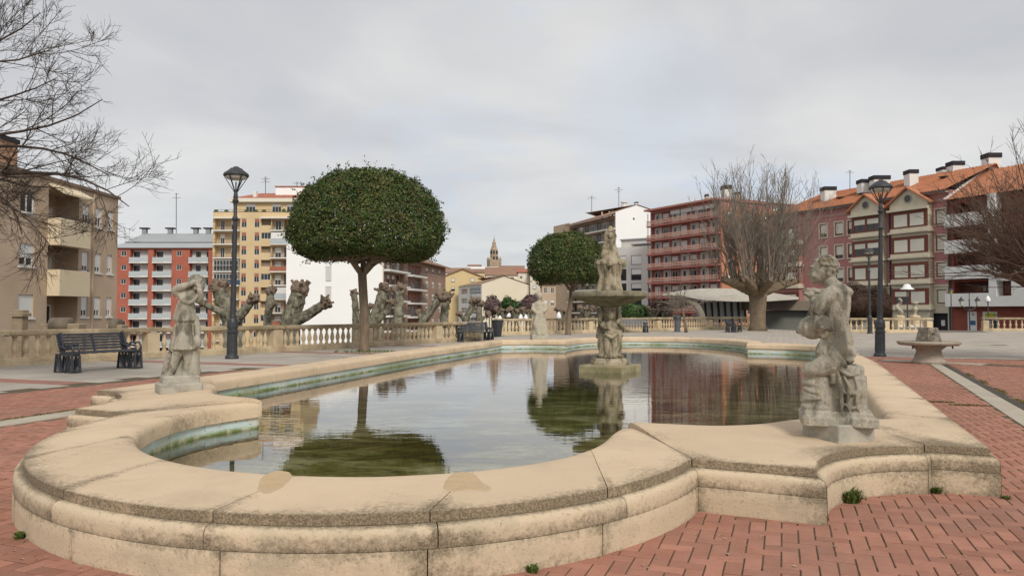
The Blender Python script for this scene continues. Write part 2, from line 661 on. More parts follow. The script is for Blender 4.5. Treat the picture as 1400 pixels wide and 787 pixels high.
ear_in_a, ear_in_b = bump[:kb + 1], bump[kb:] + [(-8.0, halfw(-8.0) - WCOP)]
ear_out_b = [c_end, (-9.66, 4.62), (-9.66, 4.85), (-8.9, halfw(-8.9)), (-8.0, halfw(-8.0))]
long_out = [(s, halfw(s)) for s in np.linspace(-8.0, 7.0, 31)]
long_in = [(s, halfw(s) - WCOP) for s in np.linspace(-8.0, 7.0, 31)]
far_out = [(8.9 + 4.5 * math.sin(t), 3.55 * math.cos(t)) for t in np.linspace(0.09, PI - 0.09, 40)]
f1 = far_out[0]
ear_far_out = [(7.0, halfw(7.0)), (8.0, 5.64), (8.0, 5.45)] + [(9.3 - 1.22 * math.cos(t), 5.45 - 1.22 * math.sin(t)) for t in np.linspace(0.1, 1.5, 10)] + [(9.3, 3.9), f1]
far_in = [(7.85, 2.95), (8.4, 2.95)] + [(8.9 + 3.75 * math.sin(t), 2.95 * math.cos(t)) for t in np.linspace(0.0, PI, 36)] + [(8.4, -2.95), (7.85, -2.95)]
ear_far_in = smooth([(7.0, halfw(7.0) - WCOP), (7.35, 4.7), (7.75, 4.1), (7.85, 2.95)], 4)

# (outer, inner, number of slabs, is_ear)
SECT = [
    (near_out, near_in, 7, 0.0),
    (dens(ear_out_a), ear_in_a, 1, 1.0),
    (dens(ear_out_b), ear_in_b, 1, 0.6),
    (long_out, long_in, 9, 0.0),
    (dens(ear_far_out), ear_far_in, 1, 0.6),
    (far_out, far_in, 7, 0.0),
    (dens(mir(ear_far_out)), mir(ear_far_in), 1, 0.6),
    (mir(long_out), mir(long_in), 9, 0.0),
    (dens(mir(ear_out_b)), mir(ear_in_b), 1, 0.6),
    (dens(mir(ear_out_a)), mir(ear_in_a), 1, 1.0),
]
OUTLINE, INLINE = [], []
for o_, i_, n_, e_ in SECT:
    OUTLINE += list(o_[:-1])
    INLINE += list(i_[:-1])
OUT_XY = np.array([PL(*p)[:2] for p in OUTLINE])


def offset_loop(pts, off):
    """closed loop of xy points moved outwards with mitred corners"""
    p = np.asarray(pts)
    d = np.roll(p, -1, 0) - p
    d /= np.linalg.norm(d, axis=1)[:, None] + 1e-12
    n = np.stack([d[:, 1], -d[:, 0]], 1)
    m = n + np.roll(n, 1, 0)
    k = np.clip((m * m).sum(1) / 2.0, 0.35, None)
    return p + m / k[:, None] * off


def inside(poly, x, y):
    """numpy point in polygon"""
    x = np.asarray(x, float)
    y = np.asarray(y, float)
    c = np.zeros(x.shape, bool)
    px, py = poly[:, 0], poly[:, 1]
    j = len(poly) - 1
    for i in range(len(poly)):
        k = ((py[i] > y) != (py[j] > y)) & (x < (px[j] - px[i]) * (y - py[i]) / (py[j] - py[i] + 1e-12) + px[i])
        c ^= k
        j = i
    return c


basin = thing('ornamental_pool', 'large cream stone ornamental pool with scalloped lobed rim in the middle of the square', 'pool', PC)


def make_slab(o_pts, i_pts, lift):
    mb = MB()
    n = len(o_pts)
    prof = [(0.0, .332), (0.0, .386), (0.015, .391), (0.12, .392), (0.3, .393), (0.5, .393), (0.7, .394), (0.82, .392), (0.90, .385), (0.955, .370), (0.988, .345), (1.0, .315), (1.0, .215), (0.9, .215), (0.12, .332)]
    gr = [1.0, 1.0, 0.62, 0.32, 0.06, 0.0, 0.0, 0.02, 0.12, 0.2, 0.22, 0.25, 0.3, 0.3, 0.9]
    vs, ga = [], []
    for j in range(n):
        a, b = o_pts[j], i_pts[j]
        e = 0.42 if (j < 2 or j > n - 3) else 0.0
        for (l, z), g in zip(prof, gr):
            p = PL(a[0] + (b[0] - a[0]) * l, a[1] + (b[1] - a[1]) * l)
            up = lift * 0.055 * max(0.0, l - 0.25) ** 1.4 * 1.5 if lift else 0.0
            wob = 0.003 * noise.noise((p.x * 1.7, p.y * 1.7, 3.1)) if 0.01 < l < 0.99 and z > .3 else 0
            vs.append((p.x, p.y, z - DZ + up + wob))
            ga.append(min(1.0, g + (e if 0.0 < l < 1 and z > .38 else 0) * 0.75))
    m = len(prof)
    fs = []
    for j in range(n - 1):
        for k in range(m):
            q = (k + 1) % m
            fs.append((j * m + k, j * m + q, (j + 1) * m + q, (j + 1) * m + k))
    fs.append(tuple(range(m)))
    fs.append(tuple(range((n - 1) * m + m - 1, (n - 1) * m - 1, -1)))
    mb.add(vs, fs, grime=ga)
    return mb


def cut(pts, n_slab, k, gap=0.004, m=12):
    """k-th of n equal pieces of a polyline, trimmed by the joint"""
    p = np.array(pts, float)
    d = np.r_[0, np.cumsum(np.linalg.norm(np.diff(p, axis=0), axis=1))]
    a, b = d[-1] * k / n_slab, d[-1] * (k + 1) / n_slab
    t = np.r_[a + gap, a + .035, a + .09, np.linspace(a, b, m + 1)[1:-1], b - .09, b - .035, b - gap]
    return [(np.interp(x, d, p[:, 0]), np.interp(x, d, p[:, 1])) for x in t]


for o_, i_, n_, e_ in SECT:
    for k in range(n_):
        if e_:
            oo = [tuple(x) for x in o_]
            ii = resample(i_, len(oo))
            g = 0.006
            # trim both ends for the joint
            def tr(p):
                p = list(p)
                for (q, r_) in ((0, 1), (-1, -2)):
                    L_ = math.hypot(p[r_][0] - p[q][0], p[r_][1] - p[q][1])
                    f_ = min(0.4, g / max(L_, 1e-5))
                    p[q] = (p[q][0] + (p[r_][0] - p[q][0]) * f_, p[q][1] + (p[r_][1] - p[q][1]) * f_)
                return p
            make_slab(tr(oo), tr(ii), e_).build('coping_slab', M_COPING, basin, True, 40)
        else:
            make_slab(cut(o_, n_, k), cut(i_, n_, k), 0.0).build('coping_slab', M_COPING, basin, True, 40)


def course(name, prof, gr, target, material, shift):
    """a ring of stones swept along the outer line of the pool"""
    loops = {}
    for o, z in prof:
        if o not in loops:
            loops[o] = offset_loop(OUT_XY, o)
    n = len(OUT_XY)
    d = np.roll(OUT_XY, -1, 0) - OUT_XY
    ln = np.linalg.norm(d, axis=1)
    ang = np.arctan2(d[:, 1], d[:, 0])
    turn = np.abs((ang - np.roll(ang, 1) + PI) % (2 * PI) - PI)
    corners = [i for i in range(n) if turn[i] > 0.42]
    corners.append(corners[0] + n)
    for a, b in zip(corners[:-1], corners[1:]):
        idx = [i % n for i in range(a, b + 1)]
        cum = np.r_[0, np.cumsum([ln[i] for i in idx[:-1]])]
        tot = cum[-1]
        k = max(1, int(round(tot / target)))
        js = [tot * i / k for i in range(k + 1)]
        js = [x + (shift * tot / k if 0 < i < k else 0) for i, x in enumerate(js)]
        for q in range(k):
            g = 0.003
            t0, t1 = js[q] + g, js[q + 1] - g
            ts = [t0] + [c for c in cum if t0 + 0.01 < c < t1 - 0.01] + [t1]
            mb = MB()
            vs, ga = [], []
            for t in ts:
                edge = min(t - t0, t1 - t) < 0.02
                for (o, z), gg in zip(prof, gr):
                    P = np.array([loops[o][i] for i in idx])
                    vs.append((np.interp(t, cum, P[:, 0]), np.interp(t, cum, P[:, 1]), z))
                    ga.append(min(1.0, gg + (0.35 if edge else 0)))
            m = len(prof)
            fs = []
            for j in range(len(ts) - 1):
                for e in range(m):
                    f = (e + 1) % m
                    fs.append((j * m + e, (j + 1) * m + e, (j + 1) * m + f, j * m + f))
            fs.append(tuple(range(m - 1, -1, -1)))
            fs.append(tuple(range((len(ts) - 1) * m, len(ts) * m)))
            mb.add(vs, fs, grime=ga)
            mb.build(name, material, basin, True, 38)


course('moulding_stone', [(-.1, .293), (.006, .2945), (.028, .291), (.046, .280), (.056, .262), (.060, .240), (.0605, .20), (.059, .1765), (-.1, .1765)],
       [.4, .85, .5, .15, .2, .42, .6, .85, .8], 1.25, M_BASE, 0.12)
course('base_stone', [(-.1, .1735), (.058, .1735), (.0605, .170), (.061, .10), (.061, .03), (.061, -.02), (-.1, -.02)],
       [.8, .7, .55, .15, .3, .6, .6], 1.05, M_BASE, -0.2)

# two ochre repairs in the coping
M_OCHRE = mat('ochre_mortar', (0.54, 0.38, 0.20), (0.61, 0.46, 0.29), 12, .95, .6, 90, (0.55, 0.42, 0.28), 9, .9, .46, .60)
for px in ([(352, 668), (356, 655), (366, 647), (378, 643), (396, 645), (398, 654), (388, 664), (374, 672), (360, 674)], [(605, 668), (610, 656), (620, 647), (634, 644), (650, 648), (658, 658), (672, 667), (664, 671), (640, 669), (622, 672)]):
    q = [gp(u, v, .359) for u, v in px]
    c_ = sum(q, Vector((0, 0, 0))) / len(q)
    ring = [tuple(x) for x in smooth([tuple(p) for p in q + [q[0]]], 4)[:-1]]
    n_ = len(ring)
    mb = MB()
    mb.add([(p[0] + random.uniform(-.004, .004), p[1] + random.uniform(-.004, .004), .3582) for p in ring] + [tuple(c_.lerp(Vector(p), .93))[:2] + (.3612,) for p in ring] + [(c_.x, c_.y, .3616)],
           [(i, (i + 1) % n_, n_ + (i + 1) % n_, n_ + i) for i in range(n_)] + [(n_ + i, n_ + (i + 1) % n_, 2 * n_) for i in range(n_)])
    mb.build('mortar_patch', M_OCHRE, basin)

# the dark mortar core inside the rim and the painted inner wall
IN_XY = np.array([PL(*p)[:2] for p in INLINE])
core_o = offset_loop(OUT_XY, -0.03)
core_i = offset_loop(IN_XY, 0.10)
mb = MB()
n = len(core_o)
vs = [(p[0], p[1], -0.02) for p in core_o] + [(p[0], p[1], .30) for p in core_o]
mb.add(vs, [(i, (i + 1) % n, n + (i + 1) % n, n + i) for i in range(n)])
mb.build('mortar_core', M_CORE, basin)


def wall_mat():
    m = bpy.data.materials.new('painted_basin_wall')
    m.use_nodes = True
    t = m.node_tree
    b = t.nodes['Principled BSDF']
    b.inputs['Roughness'].default_value = 0.75
    geo = N(t, 'ShaderNodeNewGeometry')
    sep = N(t, 'ShaderNodeSeparateXYZ')
    L(t, geo.outputs['Position'], sep.inputs[0])
    n1 = N(t, 'ShaderNodeTexNoise', i_Scale=1.3, i_Detail=6.0, i_Roughness=0.65)
    L(t, geo.outputs['Position'], n1.inputs['Vector'])
    nh = N(t, 'ShaderNodeTexNoise', i_Scale=9.0, i_Detail=5.0, i_Roughness=0.7)
    L(t, geo.outputs['Position'], nh.inputs['Vector'])
    zz = math_n(t, 'ADD', sep.outputs[2], math_n(t, 'ADD', math_n(t, 'MULTIPLY_ADD', n1.outputs[0], 0.11, -0.055), math_n(t, 'MULTIPLY_ADD', nh.outputs[0], 0.05, -0.025)))
    f = math_n(t, 'MULTIPLY_ADD', zz, 1.6667, 0.5)   # -0.3..0.3 -> 0..1
    col = ramp(t, f, [(0.0, (0.16, 0.15, 0.06)), (0.55, (0.12, 0.13, 0.045)), (0.60, (0.17, 0.22, 0.07)), (0.63, (0.33, 0.40, 0.27)),
                      (0.66, (0.47, 0.60, 0.60)), (0.75, (0.55, 0.66, 0.67)), (0.78, (0.62, 0.53, 0.42)), (0.86, (0.60, 0.46, 0.33))])
    n2 = N(t, 'ShaderNodeTexNoise', i_Scale=6.5, i_Detail=8.0, i_Roughness=0.72)
    L(t, geo.outputs['Position'], n2.inputs['Vector'])
    peel = ramp(t, n2.outputs[0], [(0.48, 0.0), (0.56, 1.0)])
    col = mixc(t, math_n(t, 'MULTIPLY', peel, 0.6), col, (0.60, 0.55, 0.45))
    n7 = N(t, 'ShaderNodeTexNoise', i_Scale=14.0, i_Detail=6.0, i_Roughness=0.7)
    L(t, geo.outputs['Position'], n7.inputs['Vector'])
    col = mixc(t, ramp(t, n7.outputs[0], [(0.60, 0.0), (0.66, 0.8)]), col, (0.10, 0.10, 0.07))
    n3 = N(t, 'ShaderNodeTexNoise', i_Scale=0.55, i_Detail=4.0)
    L(t, geo.outputs['Position'], n3.inputs['Vector'])
    al = ramp(t, n3.outputs[0], [(0.46, 0.0), (0.6, 1.0)])
    col = mixc(t, math_n(t, 'MULTIPLY', al, 0.55), col, (0.20, 0.25, 0.11))
    L(t, col, b.inputs['Base Color'])
    return m


wl = offset_loop(IN_XY, 0.035)
mb = MB()
n = len(wl)
zs = [.262, .20, .14, .05, -.34]
vs = [(p[0], p[1], z) for z in zs for p in wl]
fs = []
for r_ in range(len(zs) - 1):
    for i in range(n):
        j = (i + 1) % n
        fs.append((r_ * n + i, (r_ + 1) * n + i, (r_ + 1) * n + j, r_ * n + j))
mb.add(vs, fs)
mb.build('painted_inner_wall', wall_mat(), basin)


def floor_mat():
    m = bpy.data.materials.new('algae_floor')
    m.use_nodes = True
    t = m.node_tree
    b = t.nodes['Principled BSDF']
    b.inputs['Roughness'].default_value = 0.9
    geo = N(t, 'ShaderNodeNewGeometry')
    mp = N(t, 'ShaderNodeMapping')
    mp.inputs['Scale'].default_value = (0.7, 1.3, 1)
    L(t, geo.outputs['Position'], mp.inputs[0])
    n1 = N(t, 'ShaderNodeTexNoise', i_Scale=0.9, i_Detail=8.0, i_Roughness=0.66, i_Distortion=0.6)
    L(t, mp.outputs[0], n1.inputs['Vector'])
    c = ramp(t, n1.outputs[0], [(0.36, (0.075, 0.055, 0.014)), (0.43, (0.16, 0.13, 0.028)), (0.49, (0.30, 0.28, 0.075)), (0.55, (0.54, 0.53, 0.26)), (0.62, (0.86, 0.84, 0.60))])
    n2 = N(t, 'ShaderNodeTexNoise', i_Scale=5.0, i_Detail=6.0, i_Roughness=0.7)
    L(t, mp.outputs[0], n2.inputs['Vector'])
    c = mixc(t, ramp(t, n2.outputs[0], [(0.50, 0.0), (0.62, 0.75)]), c, (0.075, 0.06, 0.018))
    n3 = N(t, 'ShaderNodeTexNoise', i_Scale=60.0, i_Detail=2.0)
    L(t, geo.outputs['Position'], n3.inputs['Vector'])
    c = mixc(t, ramp(t, n3.outputs[0], [(0.70, 0.0), (0.74, 0.8)]), c, (0.62, 0.6, 0.5))
    L(t, c, b.inputs['Base Color'])
    return m


fl = offset_loop(IN_XY, 0.05)
MB().add([(p[0], p[1], -.30) for p in fl], [tuple(range(len(fl)))]).build('basin_floor', floor_mat(), basin)


def water_mat():
    m = bpy.data.materials.new('pool_water')
    m.use_nodes = True
    t = m.node_tree
    t.nodes.clear()
    out = N(t, 'ShaderNodeOutputMaterial')
    geo = N(t, 'ShaderNodeNewGeometry')
    mp = N(t, 'ShaderNodeMapping')
    mp.inputs['Scale'].default_value = (1.0, 2.6, 1)
    L(t, geo.outputs['Position'], mp.inputs[0])
    n1 = N(t, 'ShaderNodeTexNoise', i_Scale=2.4, i_Detail=3.0, i_Roughness=0.5)
    L(t, mp.outputs[0], n1.inputs['Vector'])
    # ripples are stronger round the fountain
    sub = N(t, 'ShaderNodeVectorMath', operation='DISTANCE')
    L(t, geo.outputs['Position'], sub.inputs[0])
    sub.inputs[1].default_value = (3.2, 17.3, ZW)
    near = ramp(t, math_n(t, 'DIVIDE', sub.outputs[1], 14.0), [(0.0, 0.85), (0.45, 0.34), (1.0, 0.16)])
    bp = N(t, 'ShaderNodeBump')
    bp.inputs['Distance'].default_value = 0.014
    L(t, math_n(t, 'MULTIPLY', near, 0.30), bp.inputs['Strength'])
    L(t, n1.outputs[0], bp.inputs['Height'])
    fr = N(t, 'ShaderNodeFresnel')
    fr.inputs['IOR'].default_value = 1.33
    L(t, bp.outputs[0], fr.inputs['Normal'])
    gl = N(t, 'ShaderNodeBsdfGlossy')
    gl.inputs['Roughness'].default_value = 0.012
    L(t, bp.outputs[0], gl.inputs['Normal'])
    tr = N(t, 'ShaderNodeBsdfTransparent')
    tr.inputs[0].default_value = (0.94, 0.92, 0.79, 1)
    mx = N(t, 'ShaderNodeMixShader')
    L(t, math_n(t, 'MINIMUM', math_n(t, 'MULTIPLY_ADD', fr.outputs[0], 1.55, 0.06), 1.0), mx.inputs[0])
    L(t, tr.outputs[0], mx.inputs[1])
    L(t, gl.outputs[0], mx.inputs[2])
    L(t, mx.outputs[0], out.inputs[0])
    return m


fl = offset_loop(IN_XY, 0.034)
wat = MB().add([(p[0], p[1], ZW) for p in fl], [tuple(range(len(fl)))]).build('pool_water', water_mat())
tag(wat, kind='structure', label='still shallow pool water reflecting sky and trees over green algae')

# ------------------------------------------------------------------ paving
TH = R(20.0)
TA = Vector((math.sin(TH), math.cos(TH), 0))
TQ = Vector((math.cos(TH), -math.sin(TH), 0))


def side(p, a, b):
    """>0 on the right of the line a->b (world xy arrays)"""
    return (p[0] - a[0]) * (b[1] - a[1]) - (p[1] - a[1]) * (b[0] - a[0])


def lnpt(a, b, y):
    """point of the line a-b at world y"""
    t = (y - a[1]) / (b[1] - a[1])
    return Vector((a[0] + (b[0] - a[0]) * t, y, 0))


RS1, RS2 = (gp(1272, 498), gp(1399, 582))       # left edge of the right concrete strip
RT1, RT2 = (gp(1290, 500), gp(1399, 561))       # its right edge
LS1, LS2 = (gp(140, 562), gp(0, 583))           # near edge of the left strip
LT1, LT2 = (gp(140, 555.5), gp(0, 575))         # its far edge
LB1, LB2 = (gp(154, 523), gp(0, 538.5))         # brick / grey boundary on the left
BK1, BK2 = (gp(1210, 487.5), gp(1400, 492))     # brick / grey boundary at the back right

# balustrade line (plinth front), world
BALP = [Vector(p) for p in ((-18.6, 10.6, 0), (-13.1, 19.0, 0), (-10.85, 22.45, 0), (-8.2, 25.9, 0), (-5.75, 29.5, 0), (-3.35, 33.1, 0), (-1.75, 35.3, 0))]
BALF = [Vector(p) for p in ((-0.75, 43.2, 0), (4.95, 47.9, 0), (10.2, 52.4, 0), (14.9, 56.4, 0), (18.6, 57.6, 0))]
BALR = [Vector(p) for p in ((21.6, 48.6, 0), (24.3, 48.6, 0), (27.1, 48.6, 0))]
BALRR = [Vector(p) for p in ((33.2, 52.4, 0), (37.0, 51.6, 0), (41.0, 50.8, 0))]

edge = [(-60, -40), (-60, -20), (-27, -3)] + [(p.x - .15, p.y + .1) for p in BALP] + [(p.x - .1, p.y + .3) for p in BALF] + \
       [(20.6, 58.0), (20.9, 50.0), (27.6, 49.2), (31.5, 49.6), (32.9, 53.2), (44, 51.0), (80, 46), (80, -40)]
PLAZA = np.array(edge)
from mathutils.geometry import tessellate_polygon


def holed(outer, z, mb=None):
    """flat sheet with the pool cut out of it"""
    mb = mb or MB()
    hole = offset_loop(OUT_XY, -0.25)
    loops = [[Vector((p[0], p[1], 0)) for p in outer], [Vector((p[0], p[1], 0)) for p in hole[::-1]]]
    allp = [p for l in loops for p in l]
    fs = []
    for f in tessellate_polygon(loops):
        a, b, c = (allp[i] for i in f)
        fs.append(f if (b - a).cross(c - a).z > 0 else (f[0], f[2], f[1]))
    return mb.add([(p.x, p.y, z) for p in allp], fs)


gm = holed(edge, -0.024)
ne = len(edge)
gm.add([(p[0], p[1], -9.5) for p in edge] + [(p[0], p[1], -0.024) for p in edge], [(i, ne + i, ne + (i + 1) % ne, (i + 1) % ne) for i in range(ne)])
ground = gm.build('plaza_ground', M_GREYBASE)
tag(ground, kind='structure')


def town_mat():
    m = mat('town_ground', (0.16, 0.15, 0.13), (0.22, 0.2, 0.17), 0.06, 0.95, 0, 1, (0.1, 0.12, 0.06), 0.02, 0.6, 0.5, 0.62)
    return m


tg = MB().add([(-4000, -600, -9.4), (4000, -600, -9.4), (4000, 5000, -9.4), (-4000, 5000, -9.4)], [(0, 1, 2, 3)]).build('town_ground', town_mat())
tag(tg, kind='structure')
M_ASPH = mat('street_asphalt', (0.06, 0.06, 0.06), (0.09, 0.09, 0.085), 2, 0.95)
st = MB().prism([(20.95, 50.06), (27.62, 49.3), (31.4, 49.7), (32.8, 53.5), (44.1, 51.2), (80, 46.1), (120, 60), (80, 140), (32, 140), (20.8, 70)], -9.4, -1.3).build('street', M_ASPH)
tag(st, kind='structure')


def frange(a, b, s):
    return np.arange(a, b, s)


def brick_field():
    W = 0.098
    G = 0.0035
    ii = np.arange(-390, 360)
    I, J = np.meshgrid(ii, ii, indexing='ij')
    m = (I - J) % 4
    o = np.array([PC.x, PC.y])
    a = np.array(TA[:2])
    q = np.array(TQ[:2])
    res = []
    for k in (0, 2):
        sel = m == k
        i, j = I[sel], J[sel]
        if k == 0:
            cu, cv = (i + 1.0) * W, (j + 0.5) * W
        else:
            cu, cv = (i + 0.5) * W, j * W
        x = o[0] + cu * q[0] + cv * a[0]
        y = o[1] + cu * q[1] + cv * a[1]
        res.append((x, y, np.full(x.shape, k == 0)))
    x = np.concatenate([r_[0] for r_ in res])
    y = np.concatenate([r_[1] for r_ in res])
    h = np.concatenate([r_[2] for r_ in res])
    P = (x, y)
    pool = offset_loop(OUT_XY, -0.02)
    keep = (y > 1.4) & (y < 25) & (np.abs(x) < 1.05 * y + 2.5)
    x, y, h = x[keep], y[keep], h[keep]
    P = (x, y)
    keep = ~inside(pool, x, y)
    x, y, h = x[keep], y[keep], h[keep]
    P = (x, y)
    mg = 0.06
    nrm = lambda u, v: math.hypot(v[0] - u[0], v[1] - u[1])
    sd = lambda u, v: side(P, u, v) / nrm(u, v)
    d_rs = sd(RS2, RS1)      # right of strip's left edge
    d_rt = sd(RT2, RT1)
    d_ls = sd(LS2, LS1)      # right of the left strip's near edge = towards the pool
    d_lt = sd(LT2, LT1)
    d_lb = sd(LB2, LB1)
    d_bk = sd(BK1, BK2)      # >0 = nearer than the boundary
    back = d_bk > 0.05
    t_ = (x - PC.x) * TA.x + (y - PC.y) * TA.y
    z_mid = (d_rs < -mg) & (d_ls > mg) & back
    z_right = (d_rt > 0.2) & back
    z_left = (d_lt < -0.16) & (d_lb > mg)
    left_end = (x > -2) | (t_ < -1.6)
    ok = (z_mid | z_right | z_left) & left_end
    ok &= ~((np.abs(sd(gp(1207, 492), gp(1345, 498))) < 0.42) & (x > 9) & (x < 15.5) & (d_rs > -1.2))
    return x[ok], y[ok], h[ok]


bx_, by_, bh_ = brick_field()
bed = holed([(-14.5, 0.6), (30, 0.6), (24, 25.0), (20, 34.0), (0, 33.0), (-12.0, 18.6)], -0.007)
paving = bed.build('brick_paving', M_MOSS)
tag(paving, kind='structure')


def brick_mesh(horiz, tint):
    W = 0.098
    l, w = (2 * W - 0.009, W - 0.009)
    c, s_ = math.cos(-TH), math.sin(-TH)
    if not horiz:
        l, w = w, l
    vs = []
    for z, k in ((-0.02, 0), (-0.0025, 0), (0.0, 0.0035)):
        for sx, sy in ((-1, -1), (1, -1), (1, 1), (-1, 1)):
            X, Y = sx * (l / 2 - k), sy * (w / 2 - k)
            vs.append((X * c - Y * s_, X * s_ + Y * c, z))
    fs = [(8, 9, 10, 11)]
    for r_ in range(2):
        for i in range(4):
            j = (i + 1) % 4
            fs.append((r_ * 4 + i, r_ * 4 + j, r_ * 4 + 4 + j, r_ * 4 + 4 + i))
    return vs, fs


def lay_bricks():
    dist = np.hypot(bx_, by_)
    u = bx_ / by_ * F_PX + CX
    v = 425 + 1428 / by_
    vis = (u > -5) & (u < 1405) & (v < 792)
    order = np.argsort(np.where(vis, dist, 1e6))
    near = set(order[:300].tolist())
    rng = np.random.RandomState(3)
    tint = np.clip(rng.normal(0.5, 0.22, len(bx_)), 0, 1)
    patch = np.array([noise.noise((a * 0.35, b * 0.35, 0.0)) for a, b in zip(bx_, by_)]) * 0.35
    tint = np.clip(tint + patch, 0, 1)
    zoff = rng.normal(0, 0.0012, len(bx_))
    meshes = {}
    for hz in (True, False):
        vs, fs = brick_mesh(hz, 0)
        for q in range(6):
            me = bpy.data.meshes.new('brick')
            me.from_pydata(vs, [], fs)
            a = me.attributes.new('tint', 'FLOAT', 'POINT')
            a.data.foreach_set('value', np.full(len(vs), q / 5.0, dtype=np.float32))
            me.materials.append(M_BRICK)
            meshes[(hz, q)] = me
    for i in order[:300]:
        hz = bool(bh_[i])
        o = link('brick', meshes[(hz, int(round(tint[i] * 5)))], paving, Matrix.Translation((bx_[i], by_[i], zoff[i])) @ Matrix.Rotation(rng.normal(0, 0.008), 4, 'Z'))
    rest = np.array([i for i in range(len(bx_)) if i not in near])
    V, Fc, T = [], [], []
    base = 0
    for hz in (True, False):
        vs, fs = brick_mesh(hz, 0)
        vs = np.array(vs)
        fs = np.array(fs)
        ids = rest[bh_[rest] == hz]
        off = np.stack([bx_[ids], by_[ids], zoff[ids]], 1)
        v_ = (vs[None] + off[:, None]).reshape(-1, 3)
        f_ = (fs[None] + (np.arange(len(ids)) * 12)[:, None, None] + base).reshape(-1, 4)
        base += len(v_)
        V.append(v_)
        Fc.append(f_)
        T.append(np.repeat(tint[ids], 12))
    o = fan('brick', np.concatenate(V), np.concatenate(Fc), M_BRICK, paving)
    a = o.data.attributes.new('tint', 'FLOAT', 'POINT')
    a.data.foreach_set('value', np.concatenate(T).astype(np.float32))
    o.name = 'brick_field'
    o['kind'] = 'stuff'


lay_bricks()


def slab_field():
    """grey concrete slabs beyond the brick"""
    S = 0.60
    ii = np.arange(-60, 110)
    I, J = np.meshgrid(ii, ii, indexing='ij')
    i, j = I.ravel(), J.ravel()
    cu, cv = (i + 0.5 * (j % 2)) * S, (j + .5) * S
    x = PC.x + cu * TQ.x + cv * TA.x
    y = PC.y + cu * TQ.y + cv * TA.y
    P = (x, y)
    nrm = lambda u, v: math.hypot(v[0] - u[0], v[1] - u[1])
    sd = lambda u, v: side(P, u, v) / nrm(u, v)
    pool = offset_loop(OUT_XY, 0.36)
    plaza = PLAZA
    e = 0.42
    ok = (y > 9) & (y < 58) & (np.abs(x) < 0.95 * y + 4)
    ok &= ~inside(pool, x, y)
    for dx in (-e, e):
        ok &= inside(plaza, x + dx, y) & inside(plaza, x, y + dx)
    t_ = (x - PC.x) * TA.x + (y - PC.y) * TA.y
    q_ = (x - PC.x) * TQ.x + (y - PC.y) * TQ.y
    left = (q_ < 0) & ((sd(LB2, LB1) < -0.36) | (t_ > -1.1))
    right = (q_ >= 0) & (sd(BK1, BK2) < -0.4)
    far = (t_ > 9)
    ok &= left | right | far
    # thin red bands across the grey on the left
    tb = [(gp(122, 524) - PC).dot(TA), (gp(320, 497) - PC).dot(TA), (gp(320, 497) - PC).dot(TA) + 5.4, (gp(320, 497) - PC).dot(TA) + 10.8]
    return x, y, ok, t_, q_, tb


sx_, sy_, sok, st_, sq_, TB = slab_field()


def lay_slabs():
    S = 0.60
    bandj = [int(math.floor(t / S)) for t in TB]
    rowj = np.floor(st_ / S + 1e-6).astype(int)
    is_band = np.isin(rowj, bandj) & (sq_ < 1.0) & (st_ < 14)
    ids = np.where(sok)[0]
    gpv = holed([(-19, 8), (-10, 1), (40, 1), (60, 8), (60, 48), (20.5, 57.5), (14.5, 56.3), (-1, 43), (-2.0, 35), (-13, 18.9)], -0.018).build('grey_paving', M_GREYBASE)
    tag(gpv, kind='structure')
    rng = np.random.RandomState(5)

    def sm(b):
        hs = S / 2 - 0.006
        c, s_ = math.cos(-TH), math.sin(-TH)
        vs = []
        hy = hs * (0.55 if b else 1)
        for z, k in ((-0.02, 0), (-0.003, 0), (0.0, 0.004)):
            for sx, sy in ((-1, -1), (1, -1), (1, 1), (-1, 1)):
                X, Y = sx * (hs - k), sy * (hs - k)
                vs.append((X * c - Y * s_, X * s_ + Y * c, z - 0.004))
        fs = [(8, 9, 10, 11)]
        for r_ in range(2):
            for i in range(4):
                j = (i + 1) % 4
                fs.append((r_ * 4 + i, r_ * 4 + j, r_ * 4 + 4 + j, r_ * 4 + 4 + i))
        return vs, fs

    vs, fs = sm(False)
    mg = bpy.data.meshes.new('paving_slab')
    mg.from_pydata(vs, [], fs)
    mg.materials.append(M_GREYSLAB)
    mr = bpy.data.meshes.new('red_slab')
    mr.from_pydata(vs, [], fs)
    mr.materials.append(M_REDBAND)
    dist = np.hypot(sx_[ids], sy_[ids])
    u = sx_[ids] / sy_[ids] * F_PX + CX
    order = ids[np.argsort(np.where((u > -5) & (u < 1405), dist, 1e6))]
    for i in order[:300]:
        b = bool(is_band[i])
        link('red_slab' if b else 'paving_slab', mr if b else mg, gpv, Matrix.Translation((sx_[i], sy_[i], rng.normal(0, 0.001))))
    rest = order[300:]
    vs = np.array(vs)
    fs = np.array(fs)
    for b, mm, nm in ((False, M_GREYSLAB, 'paving_slab_field'), (True, M_REDBAND, 'red_slab_field')):
        k = rest[is_band[rest] == b]
        if len(k) == 0:
            continue
        off = np.stack([sx_[k], sy_[k], rng.normal(0, 0.001, len(k))], 1)
        o = fan(nm, (vs[None] + off[:, None]).reshape(-1, 3), (fs[None] + (np.arange(len(k)) * 12)[:, None, None]).reshape(-1, 4), mm, gpv)
        o['kind'] = 'stuff'


lay_slabs()


